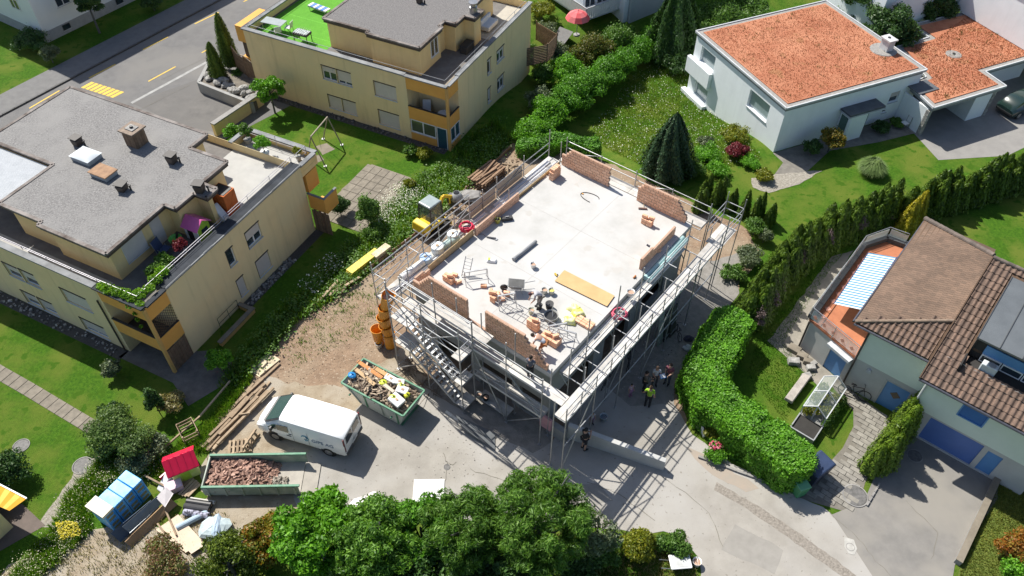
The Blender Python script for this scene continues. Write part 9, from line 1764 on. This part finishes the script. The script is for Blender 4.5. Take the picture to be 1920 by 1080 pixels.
person('man in black t-shirt, black shorts and cap standing in front of the low concrete wall',g(1094,842),Az(60),1.95,dict(le=(-.13,.04,.65),lw=(-.04,.12,.70),lh=(-.01,.14,.73),re=(.13,.05,.65),rw=(.05,.14,.69),rh=(.02,.16,.72)),(.02,.02,.022),(.025,.025,.03),hat=(.02,.02,.022),legs='short')
person('man in lime green vest standing in the group by the round hedge',g(1213,762),Az(20),1.85,dict(le=(-.15,.0,.64),lw=(-.2,.06,.52),lh=(-.21,.08,.49)),(.30,.52,.03),(.02,.02,.025),hair=(.10,.06,.035))
person('person in brown jacket with dark shoulder strap in the group by the hedge',g(1206,733),Az(100),1.8,ARM_F,(.16,.125,.095),(.025,.025,.03),sleeves='long')
person('person in plum shirt holding a bright blue folder in the group by the hedge',g(1250,719),Az(215),1.8,ARM_F,(.22,.075,.10),(.05,.06,.10),hair=(.03,.02,.02))
person('person in white shirt half hidden behind the brown jacket by the hedge',g(1226,722),Az(180),1.7,ARM_F,(.62,.60,.60),(.06,.06,.07),hair=(.05,.03,.02))
person('small child in pink and white dress alone on the shaded drive',g(1181,742),Az(150),1.1,None,(.50,.36,.42),(.36,.18,.32),hair=(.03,.02,.02),shoes=(.3,.1,.2))
person('small child in white shirt beside the pale blue bucket',g(1109,795),Az(160),1.12,None,(.58,.52,.50),(.30,.20,.26),hair=(.03,.02,.02))
fo = P(1243,705,1.15); t = thing('folder','bright blue paper folder held by the person in the plum shirt','folder',fo,.4); MB().obox((0,0,0),(.34,.25,.012),rot3(0,.15,.35)).build('cover',mat('folder_blue',(.06,.30,.75),(.05,.26,.68)),t); MB().obox((0,0,.012),(.30,.21,.006),rot3(0,.15,.35)).build('paper',wp,t)
# worker bending over the buckets
bend = dict(pel=(0,-.06,.50),wai=(0,.0,.575),che=(0,.09,.64),nec=(0,.185,.675),hea=(0,.235,.665),top=(0,.30,.665),ls=(-.10,.16,.67),le=(-.13,.19,.52),lw=(-.09,.25,.40),lh=(-.08,.27,.36),rs=(.10,.16,.67),re=(.13,.19,.52),rw=(.09,.25,.40),rh=(.08,.27,.36),lp=(-.052,-.06,.48),rp=(.052,-.06,.48),lk=(-.058,.0,.265),rk=(.058,.0,.265))
person('worker in pale shirt and grey trousers bending over the buckets on the slab',P(1010,576,SZ + .004),Az(250),1.78,bend,(.50,.50,.53),(.22,.21,.20),hat=(.10,.05,.06))
squat = dict(pel=(0,-.10,.22),wai=(0,-.06,.32),che=(0,.04,.40),nec=(0,.12,.46),hea=(0,.165,.495),top=(0,.20,.555),ls=(-.10,.09,.455),le=(-.13,.16,.33),lw=(-.10,.25,.23),lh=(-.09,.27,.20),rs=(.10,.09,.455),re=(.13,.16,.33),rw=(.10,.25,.23),rh=(.09,.27,.20),lp=(-.055,-.09,.21),lk=(-.09,.12,.27),la=(-.07,.03,.05),lt=(-.075,.11,.022),rp=(.055,-.09,.21),rk=(.09,.12,.27),ra=(.07,.03,.05),rt=(.075,.11,.022))
stoop = dict(pel=(0,-.10,.44),wai=(0,-.02,.515),che=(0,.08,.575),nec=(0,.17,.60),hea=(0,.22,.60),top=(0,.28,.625),ls=(-.10,.14,.60),le=(-.13,.18,.45),lw=(-.10,.22,.31),lh=(-.09,.23,.27),rs=(.10,.14,.60),re=(.13,.18,.45),rw=(.10,.22,.31),rh=(.09,.23,.27),lp=(-.052,-.10,.42),rp=(.052,-.10,.42),lk=(-.07,.03,.24),rk=(.07,.03,.24))
person('worker in white t-shirt and orange brown shorts stooping over bricks at the front wall',P(1014,660,SZ + .004),Az(290),1.8,stoop,(.74,.76,.80),(.40,.17,.07),hair=(.03,.02,.015),legs='short',shoes=(.5,.48,.45))
person('worker in dark grey shirt standing on the front scaffold deck at the brick wall',FN.w(-.75,-.62,Z2 + .004),Az(25),1.72,dict(le=(-.13,.04,.66),lw=(-.05,.13,.74),lh=(-.04,.15,.78),re=(.13,.04,.66),rw=(.05,.13,.74),rh=(.04,.15,.78)),(.12,.12,.15),(.015,.015,.018),hair=(.03,.02,.015),shoes=(.5,.5,.5))
